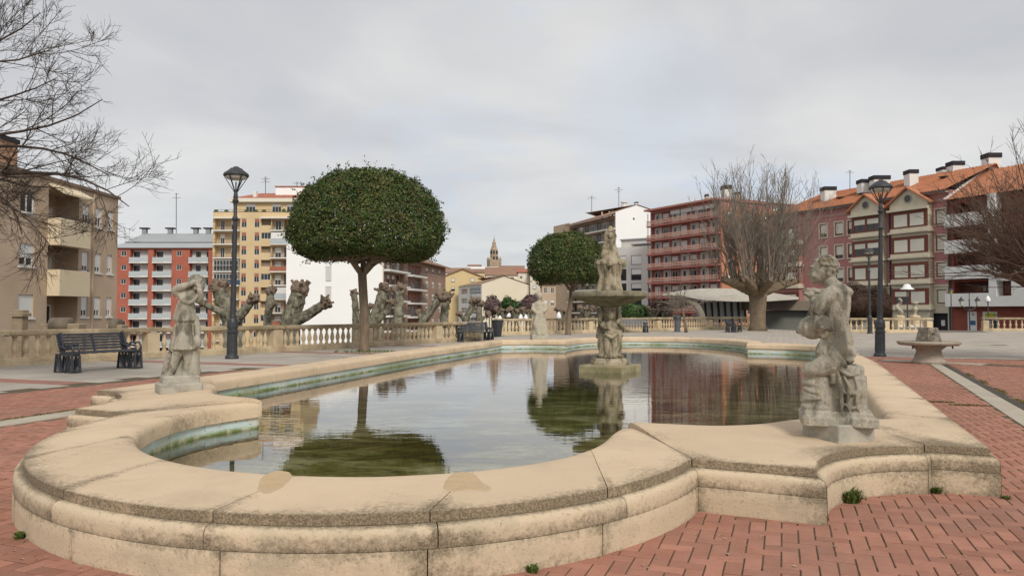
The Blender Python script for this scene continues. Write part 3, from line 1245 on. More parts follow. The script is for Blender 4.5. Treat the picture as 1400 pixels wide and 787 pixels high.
def strip(name, a1, a2, b1, b2, y0, y1, n, z, m):
    """concrete strip of n flags between two lines, each flag a child"""
    root = MB().add([(*lnpt(a1, a2, y0)[:2], z - .02), (*lnpt(b1, b2, y0)[:2], z - .02), (*lnpt(b1, b2, y1)[:2], z - .02), (*lnpt(a1, a2, y1)[:2], z - .02)], [(0, 1, 2, 3)]).build(name, M_GREYBASE)
    tag(root, kind='structure')
    for k in range(n):
        ya, yb = y0 + (y1 - y0) * k / n + 0.006, y0 + (y1 - y0) * (k + 1) / n - 0.006
        q = [lnpt(a1, a2, ya), lnpt(b1, b2, ya), lnpt(b1, b2, yb), lnpt(a1, a2, yb)]
        MB().prism([(p.x, p.y) for p in q], z - .018, z).build('flagstone', m, root)
    return root


strip('concrete_strip', RS2, RS1, RT2, RT1, 2.0, 21.0, 24, 0.006, M_CONC)
strip('left_concrete_strip', LT2, LT1, LS2, LS1, 2.0, 11.4, 12, 0.006, M_CONC)
# dark drain channel beside the right strip
d = (RT1 - RT2).normalized()
nn = Vector((d.y, -d.x, 0))
a0, a1 = lnpt(RT2, RT1, 2.0) + nn * 0.02, lnpt(RT2, RT1, 20.6) + nn * 0.02
ch = MB().prism([(a0.x, a0.y), ((a0 + nn * .13).x, (a0 + nn * .13).y), ((a1 + nn * .13).x, (a1 + nn * .13).y), (a1.x, a1.y)], -0.02, -0.001).build('drain_channel', M_DARKCH)
tag(ch, kind='structure')
# crossing strip under the drinking fountain
c0, c1 = gp(1207, 492), gp(1345, 498)
dd = (c1 - c0).normalized()
n2 = Vector((-dd.y, dd.x, 0)) * 0.33
cs = MB().prism([tuple((c0 - n2)[:2]), tuple((c1 - n2)[:2]), tuple((c1 + n2)[:2]), tuple((c0 + n2)[:2])], -0.02, 0.004).build('crossing_strip', M_CONC)
tag(cs, kind='structure')

# weeds
def weed(name, label, c, r, h, n, m=None, group=None, flat=0.0):
    mb = MB()
    foot = offset_loop(OUT_XY, 0.085)
    q = foot[np.argmin(np.hypot(foot[:, 0] - c.x, foot[:, 1] - c.y))]
    c = Vector((q[0], q[1], -.004))
    for k in range(n):
        a = random.uniform(0, 2 * PI)
        q = r * math.sqrt(random.random()) * 0.5
        p = Vector(c) + Vector((math.cos(a) * q, math.sin(a) * q, 0))
        b = a + random.uniform(-.8, .8)
        ln = h * random.uniform(.5, 1.1)
        out = Vector((math.cos(b), math.sin(b), 0)) * r * random.uniform(.2, .8)
        w = Vector((-math.sin(b), math.cos(b), 0)) * random.uniform(.002, .005)
        mid = p + out * .5 + Vector((0, 0, ln * .8))
        tip = p + out + Vector((0, 0, ln * random.uniform(.6, 1.0)))
        mb.add([p - w, p + w, mid + w * 1.3, mid - w * 1.3, tip], [(0, 1, 2, 3), (3, 2, 4)])
    o = mb.build(name, m or M_WEED)
    return tag(o, label, 'weed', group)


weed('weed_tuft', 'dark green grass tuft at the foot of the curved pool corner', gp(1158, 683), .11, .11, 240)
weed('weed_tuft', 'small pale green grass tuft below the right end of the pool base', gp(1283, 671), .075, .06, 130)
weed('weed_tuft', 'tiny green weed at the outer right corner of the pool', gp(1361, 676), .045, .03, 50)
weed('weed_tuft', 'green weed at the left foot of the round pool end', gp(29, 733), .05, .05, 70)
weed('weed_tuft', 'little green weed under the front of the round pool end', gp(704, 773), .045, .045, 70)
# ------------------------------------------------------------------ stone figures
def noise_tex(size, depth=3):
    t = bpy.data.textures.new('erosion', 'CLOUDS')
    t.noise_scale = size
    t.noise_depth = depth
    return t


TEX_F = noise_tex(0.05)
TEX_C = noise_tex(0.16, 2)


def sculpt(name, mb, m, parent, voxel=0.012, disp=0.012, fine=0.006, smooth_it=3, world_=False):
    """many overlapping volumes fused into ONE continuous carved mesh"""
    if parent is not None and world_:
        inv = wmat(parent).inverted()
        mb.v = [tuple(inv @ Vector(p)) for p in mb.v]
    me = mb.mesh(name)
    tmp = bpy.data.objects.new(name + '_work', me)
    COL.objects.link(tmp)
    r = tmp.modifiers.new('r', 'REMESH')
    r.mode = 'VOXEL'
    r.voxel_size = voxel
    s = tmp.modifiers.new('s', 'SMOOTH')
    s.iterations = smooth_it
    s.factor = 0.5
    if disp:
        d = tmp.modifiers.new('d', 'DISPLACE')
        d.texture = TEX_C
        d.strength = disp
        d.mid_level = 0.5
    if fine:
        d = tmp.modifiers.new('d2', 'DISPLACE')
        d.texture = TEX_F
        d.strength = fine
        d.mid_level = 0.5
    dg = bpy.context.evaluated_depsgraph_get()
    dg.update()
    new = bpy.data.meshes.new_from_object(tmp.evaluated_get(dg))
    bpy.data.objects.remove(tmp)
    new.name = name
    new.polygons.foreach_set('use_smooth', [True] * len(new.polygons))
    new.materials.clear()
    new.materials.append(m)
    o = link(name, new, None)
    if parent is not None:
        o.parent = parent
        WM[o.name] = wmat(parent).copy()
    return o


# --- left statue: standing child seen from behind with arms raised to a curly head
p0 = gp(245, 533, 0.39)
p0.z = 0.35
az = math.atan2(p0.x, p0.y)
st1 = thing('statue', 'weathered stone statue of a child in a skirt raising both arms to its curly head', 'statue', p0, -az)
k1 = 0.00219 * p0.y / 8.9
MWS = Matrix.Translation(p0) @ Matrix.Rotation(-az, 4, 'Z')


def S1(x, y, d=0.0):
    return Vector(((x - 165) * k1, d * k1, (705 - y) * k1))


pl = MB()
pl.M = MWS
pl.bbox(S1(163, 678), (212 * k1, 190 * k1, 66 * k1), 0.02, rz=0.18)
pl.bbox(S1(168, 626), (184 * k1, 160 * k1, 42 * k1), 0.015, rz=0.12)
pl.build('plinth', M_PLINTH, st1)
b = MB()
T = lambda pts, rad, n=14, flat=1.0: b.tube([S1(*p) for p in smooth(pts, 3)], list(np.interp(np.linspace(0, len(rad) - 1, 3 * (len(rad) - 1) + 1), range(len(rad)), [r_ * k1 for r_ in rad])), n, True, 0, flat)
E_ = lambda c, r_, rot=None: b.ell(S1(*c), tuple(x * k1 for x in r_), rot, 18, 12)
# legs with calves, ankles and feet
T([(166, 452, -6), (150, 500, -14), (140, 532, -18), (130, 562, -10), (120, 594, -10)], [31, 26, 20, 23, 13])
E_((112, 604, -26), (17, 34, 11), (0, 0, -.3))
E_((120, 600, -6), (15, 17, 13))
T([(198, 452, 6), (202, 500, 6), (204, 532, 2), (202, 562, 12), (197, 596, 10)], [31, 26, 20, 23, 14])
E_((190, 605, -10), (17, 32, 11), (0, 0, .2))
# tree stump behind the legs
T([(226, 446, 26), (234, 500, 28), (232, 560, 26), (236, 614, 24)], [28, 32, 36, 46])
T([(130, 480, 34), (112, 540, 36), (104, 614, 34)], [20, 24, 32])
T([(170, 500, 40), (168, 614, 40)], [34, 48])
# skirt
T([(184, 310, 0), (184, 350, 0), (181, 400, 0), (178, 440, 0), (176, 468, 0)], [50, 54, 58, 62, 66], 24, 0.8)
# tunic
T([(193, 160, 0), (192, 190, 0), (190, 230, 0), (187, 270, 0), (185, 304, 0), (185, 316, 0)], [40, 50, 52, 55, 60, 57], 24, 0.78)
E_((191, 160, 0), (57, 38, 30))
E_((206, 215, -24), (26, 22, 40))
# left arm up to the head, elbow out
T([(158, 172, -8), (143, 152, -20), (150, 138, -32), (190, 122, -46), (226, 104, -44), (238, 98, -42)], [25, 25, 21, 18, 14, 12])
# right arm folded up in front
T([(228, 170, 6), (252, 196, -8), (264, 186, -24), (262, 156, -42), (256, 138, -46)], [24, 21, 18, 15, 12])
for i in range(4):
    T([(236 + i * 5, 100 + i * 6, -42), (248 + i * 4, 96 + i * 7, -48), (257 + i * 3, 100 + i * 7, -46)], [5.5, 5, 3.5], 8)
    T([(250 + i * 5, 138, -46), (250 + i * 5, 126, -50), (253 + i * 4, 118, -49)], [5, 4.6, 3.5], 8)
T([(232, 106, -40), (236, 116, -46)], [5, 4], 8)
# shawl hanging in a loop from the arms
T([(160, 168, -30), (176, 200, -44), (200, 214, -48), (226, 204, -46), (246, 176, -40)], [9, 13, 14, 13, 9], 10)
T([(212, 160, 0), (230, 130, 0)], [26, 23])
# head bowed, face to the right
E_((244, 112, 0), (42, 40, 45))
E_((258, 130, 0), (28, 30, 27))
E_((284, 124, 0), (8, 7, 8))
T([(280, 108, 0), (288, 122, 0), (282, 126, 0)], [4, 6, 5], 8)
T([(278, 102, -20), (284, 100, 0), (278, 102, 20)], [5, 6, 5], 8)
T([(278, 138, -9), (282, 137, 0), (278, 138, 9)], [3.5, 4.5, 3.5], 8)
for i in range(120):
    v_ = Vector((random.gauss(-.15, 1), random.gauss(0, 1), random.gauss(0.35, 1))).normalized()
    if v_.x > .72 and v_.z < .45:
        continue
    c = S1(243, 110, 0) + Vector((v_.x * 44, v_.y * 43, v_.z * 46)) * k1
    b.ell(c, random.uniform(6.5, 10) * k1, None, 8, 6)
# sleeve, hand and bag on the right
T([(236, 290, 14), (248, 330, 6), (254, 372, 2), (253, 400, 0)], [20, 18, 15, 14])
E_((252, 432, 0), (23, 27, 36))
T([(252, 440, 0), (258, 466, 4), (264, 490, 8)], [20, 12, 6])
for i in range(4):
    T([(246 + i * 5, 398, -10 + i * 5), (248 + i * 5, 412, -14 + i * 6), (250 + i * 4, 420, -12 + i * 6)], [5, 4.5, 3.5], 8)
for i in range(13):      # folds of the skirt
    a = 2 * PI * i / 13 + .2
    x0, y0 = math.cos(a), math.sin(a)
    q = random.uniform(.8, 1.2)
    T([(184 + x0 * 47, 330, y0 * 37), (182 + x0 * 53, 400, y0 * 43), (177 + x0 * 63, 468, y0 * 50)], [2, 5 * q, 8 * q], 8)
for i in range(11):      # folds of the tunic
    a = 2 * PI * i / 11
    x0, y0 = math.cos(a), math.sin(a)
    q = random.uniform(.7, 1.2)
    T([(191 + x0 * 44, 215, y0 * 34), (188 + x0 * 50, 262, y0 * 39), (185 + x0 * 57, 310, y0 * 44)], [2, 4.5 * q, 6.5 * q], 8)
sculpt('figure', b, M_STATUE, st1, 0.0075, 0.007, 0.005, 1)

# --- right statue: child with a jug sitting above a draped rock
PR0 = Vector((2.585 * KP, 5.95 * KP, 0.35))
st2 = thing('statue', 'large weathered stone statue of a short haired child in a jacket hugging a jug', 'statue', PR0, R(20))
mb = MB()
mb.M = Matrix.Translation(PR0) @ Matrix.Rotation(R(20), 4, 'Z')
mb.bbox((0, 0, .07), (.367, .41, .155), 0.008)
mb.build('plinth', M_PLINTH, st2)
az2 = math.atan2(PR0.x, PR0.y)
k2 = 0.00224 * 5.97 / 6.0 * KP
MW2 = Matrix.Rotation(-az2 - R(20), 4, 'Z')
b = MB()
b.M = MW2


def S2(x, y, d=0.0):
    return Vector(((x - 215) * k2, d * k2, .145 + (640 - y) * k2))


T = lambda pts, rad, n=14, flat=1.0: b.tube([S2(*p) for p in smooth(pts, 3)], list(np.interp(np.linspace(0, len(rad) - 1, 3 * (len(rad) - 1) + 1), range(len(rad)), [r_ * k2 for r_ in rad])), n, True, 0, flat)
E_ = lambda c, r_, rot=None: b.ell(S2(*c), tuple(x * k2 for x in r_), rot, 18, 12)
# rock base
b.bbox(S2(214, 632), (246 * k2, 168 * k2, 34 * k2), 0.010, rz=0.12)
b.bbox(S2(214, 612, 4), (222 * k2, 150 * k2, 30 * k2), 0.012, rz=0.05)
# cloth covered mass on the left, widening downwards
T([(158, 640, 4), (158, 580, 2), (160, 520, 0), (164, 470, 0), (170, 440, 0)], [72, 64, 57, 52, 46], 22, 0.98)
# squarer rock on the right with cloth over it
b.bbox(S2(258, 552, 4), (98 * k2, 118 * k2, 150 * k2), 0.012, rz=-0.10)
b.bbox(S2(252, 500, 2), (92 * k2, 112 * k2, 110 * k2), 0.012, rz=0.08)
b.bbox(S2(238, 470, 4), (110 * k2, 116 * k2, 66 * k2), 0.016, rz=0.2)
# shallow wandering folds
rs = random.Random(12)
for j in range(11):
    y_ = 462 + j * 15.5
    R_ = 49 + (y_ - 450) * .125
    a0_ = rs.uniform(2.7, 3.9)
    a1_ = a0_ + rs.uniform(1.0, 2.2)
    sl = rs.uniform(-3, 5)
    pts = [(160 + math.cos(a0_ + (a1_ - a0_) * i / 5) * R_, y_ + rs.uniform(-3, 3) + i * sl, math.sin(a0_ + (a1_ - a0_) * i / 5) * R_) for i in range(6)]
    w_ = rs.uniform(5, 9)
    T(pts, [w_ * .3, w_, w_ * 1.1, w_, w_ * .8, w_ * .3], 8)
for (p_, r_) in (([(206, 428, -56), (226, 452, -64), (256, 470, -62), (282, 462, -54)], 8), ([(212, 442, -58), (222, 490, -64), (228, 560, -66), (226, 610, -68)], 8),
                 ([(236, 474, -62), (252, 510, -62), (248, 560, -64), (256, 606, -64)], 7), ([(268, 470, -56), (282, 520, -58), (276, 566, -60), (290, 606, -60)], 8),
                 ([(226, 520, -62), (252, 536, -62), (290, 520, -56), (304, 500, -40)], 7), ([(232, 566, -64), (262, 584, -62), (300, 566, -52)], 7),
                 ([(288, 452, -48), (300, 490, -46), (302, 540, -48), (306, 600, -46)], 7)):
    T(p_, [r_ * .5] + [r_] * (len(p_) - 2) + [r_ * .5], 8)
# thighs folded under, hips, lower back
T([(222, 412, -30), (186, 436, -40), (146, 452, -40), (116, 458, -30)], [50, 40, 31, 24])
T([(222, 412, 30), (186, 436, 38), (146, 456, 36), (114, 464, 26)], [50, 40, 31, 24])
E_((112, 462, -30), (16, 20, 15))
E_((208, 396, 0), (66, 62, 58))
E_((262, 394, -24), (17, 20, 22))
E_((258, 420, -30), (14, 18, 12))
T([(218, 296, 0), (216, 330, 0), (211, 366, 0), (206, 396, 0)], [48, 54, 61, 66], 24, 0.86)
for i in range(7):
    a = -2.6 + i * .52
    T([(216 + math.cos(a) * 46, 318, math.sin(a) * 40), (212 + math.cos(a) * 55, 352, math.sin(a) * 48), (207 + math.cos(a) * 65, 396, math.sin(a) * 60)], [2, 4.5, 5], 8)
# jacket with a straight hem and belt
T([(214, 158, 0), (220, 176, 0), (221, 205, 0), (217, 245, 0), (213, 280, 0), (212, 302, 0)], [30, 50, 55, 55, 53, 54], 24, 0.80)
T([(211, 303, 0), (211, 316, 0)], [53.5, 54], 24, 0.82)
E_((222, 180, 0), (50, 52, 26))
E_((184, 226, 0), (32, 40, 52))
for i, x_ in enumerate((190, 204, 220, 236, 250)):
    T([(x_ + 4, 196, -40 + abs(i - 2) * 5), (x_, 240, -44 + abs(i - 2) * 7), (x_ + 2, 294, -43 + abs(i - 2) * 7)], [2, 4.5, 4], 8)
T([(202, 162, -30), (222, 170, -34), (246, 170, -22), (256, 176, 0)], [6, 7, 7, 6], 8)
# near arm with a puffed sleeve and rolled cuff
T([(214, 176, -40), (186, 198, -50), (164, 228, -56), (150, 256, -56)], [25, 29, 29, 24])
T([(134, 250, -46), (146, 262, -60), (166, 274, -64), (188, 280, -56)], [7, 10, 10, 7], 10)
T([(150, 258, -56), (148, 280, -60), (160, 304, -66), (176, 316, -66)], [17, 15, 13, 11])
for i in range(4):
    T([(174 - i * 4, 312 + i * 6, -70), (184 - i * 4, 322 + i * 6, -74), (188 - i * 5, 332 + i * 5, -68)], [5.5, 5, 3.6], 8)
T([(172, 306, -70), (184, 304, -76), (192, 308, -72)], [5, 4.6, 3.6], 8)
for i in range(3):
    T([(206 - i * 15, 184 + i * 14, -66), (190 - i * 14, 214 + i * 14, -80 + i * 4), (176 - i * 10, 240 + i * 6, -76)], [2, 4, 3], 8)
# far arm
T([(204, 178, 42), (164, 214, 50), (136, 256, 48), (126, 290, 30)], [25, 25, 19, 14])
# raised far hand holding a small bird
T([(156, 246, 16), (144, 222, 2), (136, 200, -6)], [17, 14, 11])
E_((130, 190, -8), (15, 14, 12))
for i in range(4):
    T([(124, 192 - i * 2, -20 + i * 7), (113, 184 - i * 2, -20 + i * 7), (107, 192 - i, -19 + i * 7)], [5, 4.5, 3.4], 8)
T([(138, 190, -18), (128, 180, -20)], [5, 4], 8)
E_((146, 174, -6), (22, 12, 10), (0, .25, 0))
E_((122, 170, -6), (8.5, 7.5, 7.5))
T([(162, 172, -6), (180, 180, -6)], [6, 3], 8)
# jug
E_((136, 306, -8), (44, 44, 44))
for i in range(9):
    a = i * 2 * PI / 9
    T([(136 + math.cos(a) * 34, 276, -8 + math.sin(a) * 34), (136 + math.cos(a) * 44, 306, -8 + math.sin(a) * 44), (136 + math.cos(a) * 32, 338, -8 + math.sin(a) * 32)], [4, 7, 5], 8)
T([(112, 306, -6), (100, 316, -6), (98, 330, -6)], [20, 22, 16])
T([(146, 302, -40), (166, 292, -74), (176, 289, -90)], [24, 18, 22], 18)
T([(176, 289, -90), (179, 288, -96)], [25, 25], 18)
# neck and head, face to the left
T([(212, 166, 0), (202, 150, 0), (192, 134, 0)], [30, 25, 24])
E_((178, 96, 0), (44, 38, 46))
E_((160, 116, 0), (30, 29, 32))
E_((152, 134, 0), (17, 19, 13))
E_((142, 141, 0), (9, 11, 8))
T([(137, 92, 0), (131, 104, 0), (125, 117, 0), (134, 120, 0)], [5, 6, 7, 6], 8)
T([(143, 92, -24), (134, 88, -12), (132, 90, 0), (134, 88, 12), (143, 92, 24)], [5, 6, 6, 6, 5], 8)
E_((138, 101, -14), (7, 8, 4.5))
E_((138, 101, 14), (7, 8, 4.5))
T([(138, 128, -9), (131, 127, 0), (138, 128, 9)], [3.5, 4.5, 3.5], 8)
T([(139, 134, -8), (133, 134, 0), (139, 134, 8)], [3.5, 5, 3.5], 8)
E_((146, 120, -17), (12, 11, 12))
E_((146, 120, 17), (12, 11, 12))
for sg in (-1, 1):
    T([(186, 102, 37 * sg), (196, 98, 40 * sg), (199, 108, 40 * sg), (192, 122, 38 * sg)], [3.5, 4.5, 4.5, 3.5], 8)
    E_((191, 112, 36 * sg), (6, 5, 9))
for i in range(210):
    v_ = Vector((random.gauss(.3, 1), random.gauss(0, 1), random.gauss(0.45, .8))).normalized()
    if v_.z < -0.35 or v_.x < -.80 or (v_.z < .12 and v_.x < .18 and abs(v_.y) > .5) or (v_.x < -.5 and v_.z < .45):
        continue
    c = S2(180, 92, 0) + Vector((v_.x * 45, v_.y * 40, v_.z * 45)) * k2
    b.ell(c, (random.uniform(4, 8) * k2, random.uniform(4, 8) * k2, random.uniform(3.5, 6) * k2), (random.uniform(0, 3), 0, random.uniform(0, 3)), 8, 6)
sculpt_parent_fix = st2


def sculpt_local(name, mb, m, parent, **kw):
    return sculpt(name, mb, m, parent, **kw)


sculpt_local('figure', b, M_STATUE, st2, voxel=0.0068, disp=0.006, fine=0.0045, smooth_it=1)

# --- far statue on the far left ear of the pool
PF0 = PL(8.25, -4.05, 0.35)
st3 = thing('statue', 'far pale stone statue of a robed figure at the back of the pool', 'statue', PF0, 0.1)
b = MB()
b.bbox((0, 0, .1), (.62, .58, .22), .02)
b.build('plinth', M_PLINTH, st3)
st3.children[0].parent = st3
st3.children[0].matrix_local = Matrix.Identity(4)
me_ = st3.children[0].data
for v_ in me_.vertices:
    v_.co = wmat(st3) @ v_.co
b = MB()
b.tube([(0, 0, .18), (0, 0, .5), (.01, 0, .95), (0, 0, 1.15), (0, 0, 1.32)], [.30, .27, .21, .19, .16], 16)
b.tube([(-.06, -.1, .2), (-.16, -.2, .6), (-.05, -.16, 1.0)], [.15, .12, .08], 10)
b.tube([(.22, 0, .2), (.2, -.06, .5), (.12, -.1, .95)], [.12, .09, .07], 10)
b.ell((0, 0, 1.3), (.22, .16, .12))
b.tube([(.2, 0, 1.32), (.24, -.08, 1.1), (.1, -.18, 1.0)], [.08, .07, .05], 10)
b.tube([(-.2, 0, 1.32), (-.25, -.06, 1.1), (-.12, -.18, .98)], [.08, .07, .05], 10)
b.tube([(0, 0, 1.36), (0, 0, 1.5)], [.07, .06], 10)
b.ell((.0, -.02, 1.6), (.11, .12, .14))
b.ell((-.02, .02, 1.66), (.14, .14, .11))
for i in range(10):
    a = i * .63
    b.tube([(math.cos(a) * .17, math.sin(a) * .16, 1.05), (math.cos(a) * .24, math.sin(a) * .23, .6), (math.cos(a) * .31, math.sin(a) * .3, .2)], [.02, .03, .04], 8)
sculpt('figure', b, M_STATUE3, st3, voxel=0.025, disp=0.03, fine=0.0)

# ------------------------------------------------------------------ the two tier fountain
PFN = gp(834, 507, 0.05)
PFN.z = 0.0
fn = thing('fountain', 'two tiered mossy stone fountain with cherubs under a wide bowl amid the pool', 'fountain', PFN, 0)
MF = Matrix.Translation(PFN)
kf = 0.00459 * PFN.y / 16.0


def SF(x, y, d=0.0):
    return Vector(((x - 258) * kf, d * kf, .2 + (690 - y) * kf))


mb = MB()
mb.M = MF
mb.bbox((0, 0, -.05), (1.06, 1.06, .5), .02, rz=R(58))
mb.build('lower_plinth', mat('mossy_plinth', (0.30, 0.25, 0.15), (0.36, 0.31, 0.2), 4, .9, .5, 50, (0.12, 0.13, 0.05), 3, .7, .45, .65), fn)
mb = MB()
mb.M = MF
mb.lathe([(.44, .2), (.44, .27), (.41, .285), (.40, .33), (.37, .345)], 8, (0, 0, 0), R(22.5))
mb.build('upper_plinth', M_STATUE2, fn)
mb = MB()
mb.M = MF
prof = [(.10, SF(0, 428).z), (.2, SF(0, 425).z), (.45, SF(0, 408).z), (.68, SF(0, 392).z), (.80, SF(0, 380).z), (.842, SF(0, 374).z), (.85, SF(0, 366).z),
        (.85, SF(0, 356).z), (.835, SF(0, 351).z), (.79, SF(0, 352).z), (.74, SF(0, 362).z), (.4, SF(0, 372).z), (.1, SF(0, 374).z)]
mb.lathe(prof, 48)
mb.build('bowl', mat('bowl_stone', (0.24, 0.21, 0.15), (0.33, 0.29, 0.21), 3, .9, .5, 50, (0.09, 0.08, 0.05), 3.5, .75, .45, .65), fn, True, 40)
# central column
b = MB()
b.tube([SF(258, 680), SF(258, 560), SF(258, 470), SF(258, 420)], [.22, .14, .13, .2], 14)
for i in range(12):
    a = i * PI / 6
    b.tube([Vector((math.cos(a) * .2, math.sin(a) * .2, .34)), Vector((math.cos(a) * .14, math.sin(a) * .14, .9))], [.05, .02], 8)
sculpt('column', b, M_STATUE2, fn, voxel=0.016, disp=0.02, fine=0.008)


def putto(name, h, m, parent, M):
    """chubby standing child, arms raised to carry the bowl; local front = -y"""
    b = MB()
    b.M = M
    q = h / 1.0
    T_ = lambda pts, rad, n=10: b.tube([tuple(x * q for x in p) for p in pts], [r_ * q for r_ in rad], n)
    E2 = lambda c, r_, rot=None: b.ell(tuple(x * q for x in c), tuple(x * q for x in r_), rot, 14, 9)
    T_([(-.07, .0, .44), (-.085, -.02, .25), (-.10, .0, .06)], [.085, .062, .042])
    T_([(.06, .0, .44), (.07, -.03, .25), (.05, -.01, .06)], [.085, .062, .042])
    E2((-.11, -.04, .035), (.04, .075, .035))
    E2((.055, -.05, .035), (.04, .075, .035))
    E2((0, 0, .47), (.145, .11, .10))
    E2((0, -.025, .55), (.13, .115, .11))
    E2((0, 0, .67), (.135, .10, .11))
    T_([(-.11, 0, .73), (-.19, -.01, .68), (-.13, -.10, .62)], [.055, .048, .035])
    T_([(-.13, -.10, .62), (-.05, -.13, .62)], [.033, .03])
    T_([(.11, 0, .73), (.19, .02, .80), (.18, .05, .98)], [.055, .046, .036])
    E2((.18, .05, 1.0), (.04, .03, .04))
    for i in range(4):
        T_([(.155 + i * .016, .03, 1.0), (.15 + i * .018, .02, 1.05)], [.011, .009], 6)
        T_([(-.05, -.135, .60 + i * .016), (-.015, -.14, .60 + i * .016)], [.011, .009], 6)
    T_([(0, 0, .74), (0, -.01, .82)], [.05, .048])
    E2((0, -.02, .89), (.098, .105, .112))
    E2((0, -.10, .875), (.018, .022, .018))
    E2((-.035, -.10, .905), (.018, .012, .010))
    E2((.035, -.10, .905), (.018, .012, .010))
    E2((0, -.095, .84), (.03, .015, .010))
    E2((-.045, -.085, .865), (.03, .025, .025))
    E2((.045, -.085, .865), (.03, .025, .025))
    for i in range(26):
        v_ = Vector((random.gauss(0, 1), random.gauss(.5, .8), random.gauss(.6, .7))).normalized()
        E2((v_.x * .1, -.01 + v_.y * .1, .90 + v_.z * .105), (.028, .028, .024))
    # drapery over the hip and behind the legs
    T_([(-.14, -.06, .5), (0, -.13, .43), (.14, -.06, .52)], [.03, .036, .03], 8)
    T_([(.12, .05, .5), (.14, .06, .25), (.15, .06, .04)], [.06, .07, .08], 8)
    T_([(-.1, .08, .5), (-.14, .09, .25), (-.17, .1, .04)], [.06, .07, .09], 8)
    T_([(0, .1, .5), (0, .12, .04)], [.08, .1], 8)
    return sculpt(name, b, m, parent, voxel=0.011, disp=0.008, fine=0.004, smooth_it=1)


Z0 = .34
hp = SF(0, 436).z - Z0
pt = putto('cherub', hp, M_STATUE2, fn, Matrix.Translation((0, -.17, Z0)))
for a in (118, 238):
    c = pt.copy()
    COL.objects.link(c)
    c.rotation_euler = (0, 0, R(a))
# upper tier
b = MB()
T = lambda pts, rad, n=12: b.tube([SF(*p) for p in pts], [r_ * kf for r_ in rad], n)
E_ = lambda c, r_, rot=None: b.ell(SF(*c), tuple(x * kf for x in r_), rot, 14, 9)
T([(258, 372, 0), (258, 320, 0), (258, 260, 0), (260, 220, 0)], [60, 50, 46, 52], 14)
for i in range(8):
    a = i * PI / 4 + .2
    T([(258 + 52 * math.cos(a), 350, 52 * math.sin(a)), (258 + 44 * math.cos(a + .2), 285, 44 * math.sin(a + .2)), (260 + 54 * math.cos(a), 225, 54 * math.sin(a))], [15, 9, 14], 8)
    E_((260 + 54 * math.cos(a), 220, 54 * math.sin(a)), (18, 18, 16))
for a in (0.1, 1.7, 3.0, 4.5):
    T([(262 + 40 * math.cos(a), 208, 40 * math.sin(a)), (262 + 62 * math.cos(a), 212, 62 * math.sin(a)), (262 + 68 * math.cos(a), 236, 68 * math.sin(a))], [20, 16, 9], 10)
b.ell(SF(262, 212), (60 * kf, 60 * kf, 20 * kf))
sculpt('rock_tier', b, M_STATUE2, fn, voxel=0.013, disp=0.022, fine=0.008, smooth_it=1)
b = MB()
T([(262, 215, 0), (262, 180, 0), (258, 140, 0), (260, 112, 0)], [40, 30, 24, 22], 14)
T([(240, 210, -10), (232, 180, -16), (236, 160, -14)], [22, 18, 15])
E_((234, 148, -14), (15, 15, 16))
T([(285, 205, -6), (284, 170, -6), (278, 135, 0)], [18, 14, 12])
T([(245, 118, 0), (236, 130, -12), (246, 142, -18)], [10, 9, 7])
T([(276, 116, 0), (284, 90, 0), (270, 62, 0)], [11, 9, 8])
T([(244, 116, 0), (240, 88, 0), (254, 60, 0)], [11, 9, 8])
T([(260, 112, 0), (262, 96, 0)], [10, 9])
E_((262, 88, -2), (17, 17, 19))
E_((263, 68, 0), (19, 19, 10))
E_((264, 58, 0), (14, 14, 10))
T([(264, 50, 0), (265, 44, 0)], [10, 6])
for i in range(7):
    a = i * .9
    T([(262 + 22 * math.cos(a), 140, 20 * math.sin(a)), (262 + 30 * math.cos(a), 180, 28 * math.sin(a)), (262 + 40 * math.cos(a), 212, 40 * math.sin(a))], [3, 5, 7], 8)
sculpt('top_figure', b, M_STATUE2, fn, voxel=0.011, disp=0.012, fine=0.005, smooth_it=1)

# ------------------------------------------------------------------ drinking fountain on the right
pd = gp(1270, 496.5)
df = thing('drinking_fountain', 'round mushroom shaped stone drinking fountain with a square block on top, right of the pool', 'drinking fountain', pd)
M_DF = mat('pink_grey_stone', (0.34, 0.29, 0.23), (0.42, 0.36, 0.29), 5, .9, .4, 60, (0.17, 0.15, 0.12), 3, .6, .48, .66)
mb = MB()
mb.M = Matrix.Translation(pd)
mb.lathe([(.40, -.01), (.42, .05), (.37, .12), (.31, .28), (.30, .36), (.40, .44), (.42, .46)], 10)
mb.build('pedestal', M_DF, df, True, 30)
mb = MB()
mb.M = Matrix.Translation(pd)
mb.lathe([(.3, .455), (.70, .49), (.76, .53), (.77, .57), (.75, .60), (.68, .605), (.62, .585), (.2, .58)], 36)
mb.build('basin_disc', M_DF, df, True, 35)
mb = MB()
mb.M = Matrix.Translation(pd) @ Matrix.Rotation(.25, 4, 'Z')
for (w, z) in ((0, 0),):
    vs = []
    for z_, w_ in ((.58, .215), (.60, .22), (.93, .165), (.96, .15)):
        for sx, sy in ((-1, -1), (1, -1), (1, 1), (-1, 1)):
            vs.append((sx * w_, sy * w_, z_))
    fs = [(3, 2, 1, 0), (12, 13, 14, 15)]
    for r_ in range(3):
        for i in range(4):
            j = (i + 1) % 4
            fs.append((r_ * 4 + i, r_ * 4 + j, r_ * 4 + 4 + j, r_ * 4 + 4 + i))
    mb.add(vs, fs)
mb.build('block', mat('dark_block_stone', (0.22, 0.19, 0.15), (0.33, 0.29, 0.24), 9, .9, .5, 60, (0.08, 0.07, 0.05), 7, .8, .45, .6), df)
mb = MB()
mb.M = Matrix.Translation(pd)
mb.tube([(.0, -.2, .80), (.0, -.28, .80), (.0, -.30, .77)], .016, 8)
mb.build('spout', M_IRON, df)
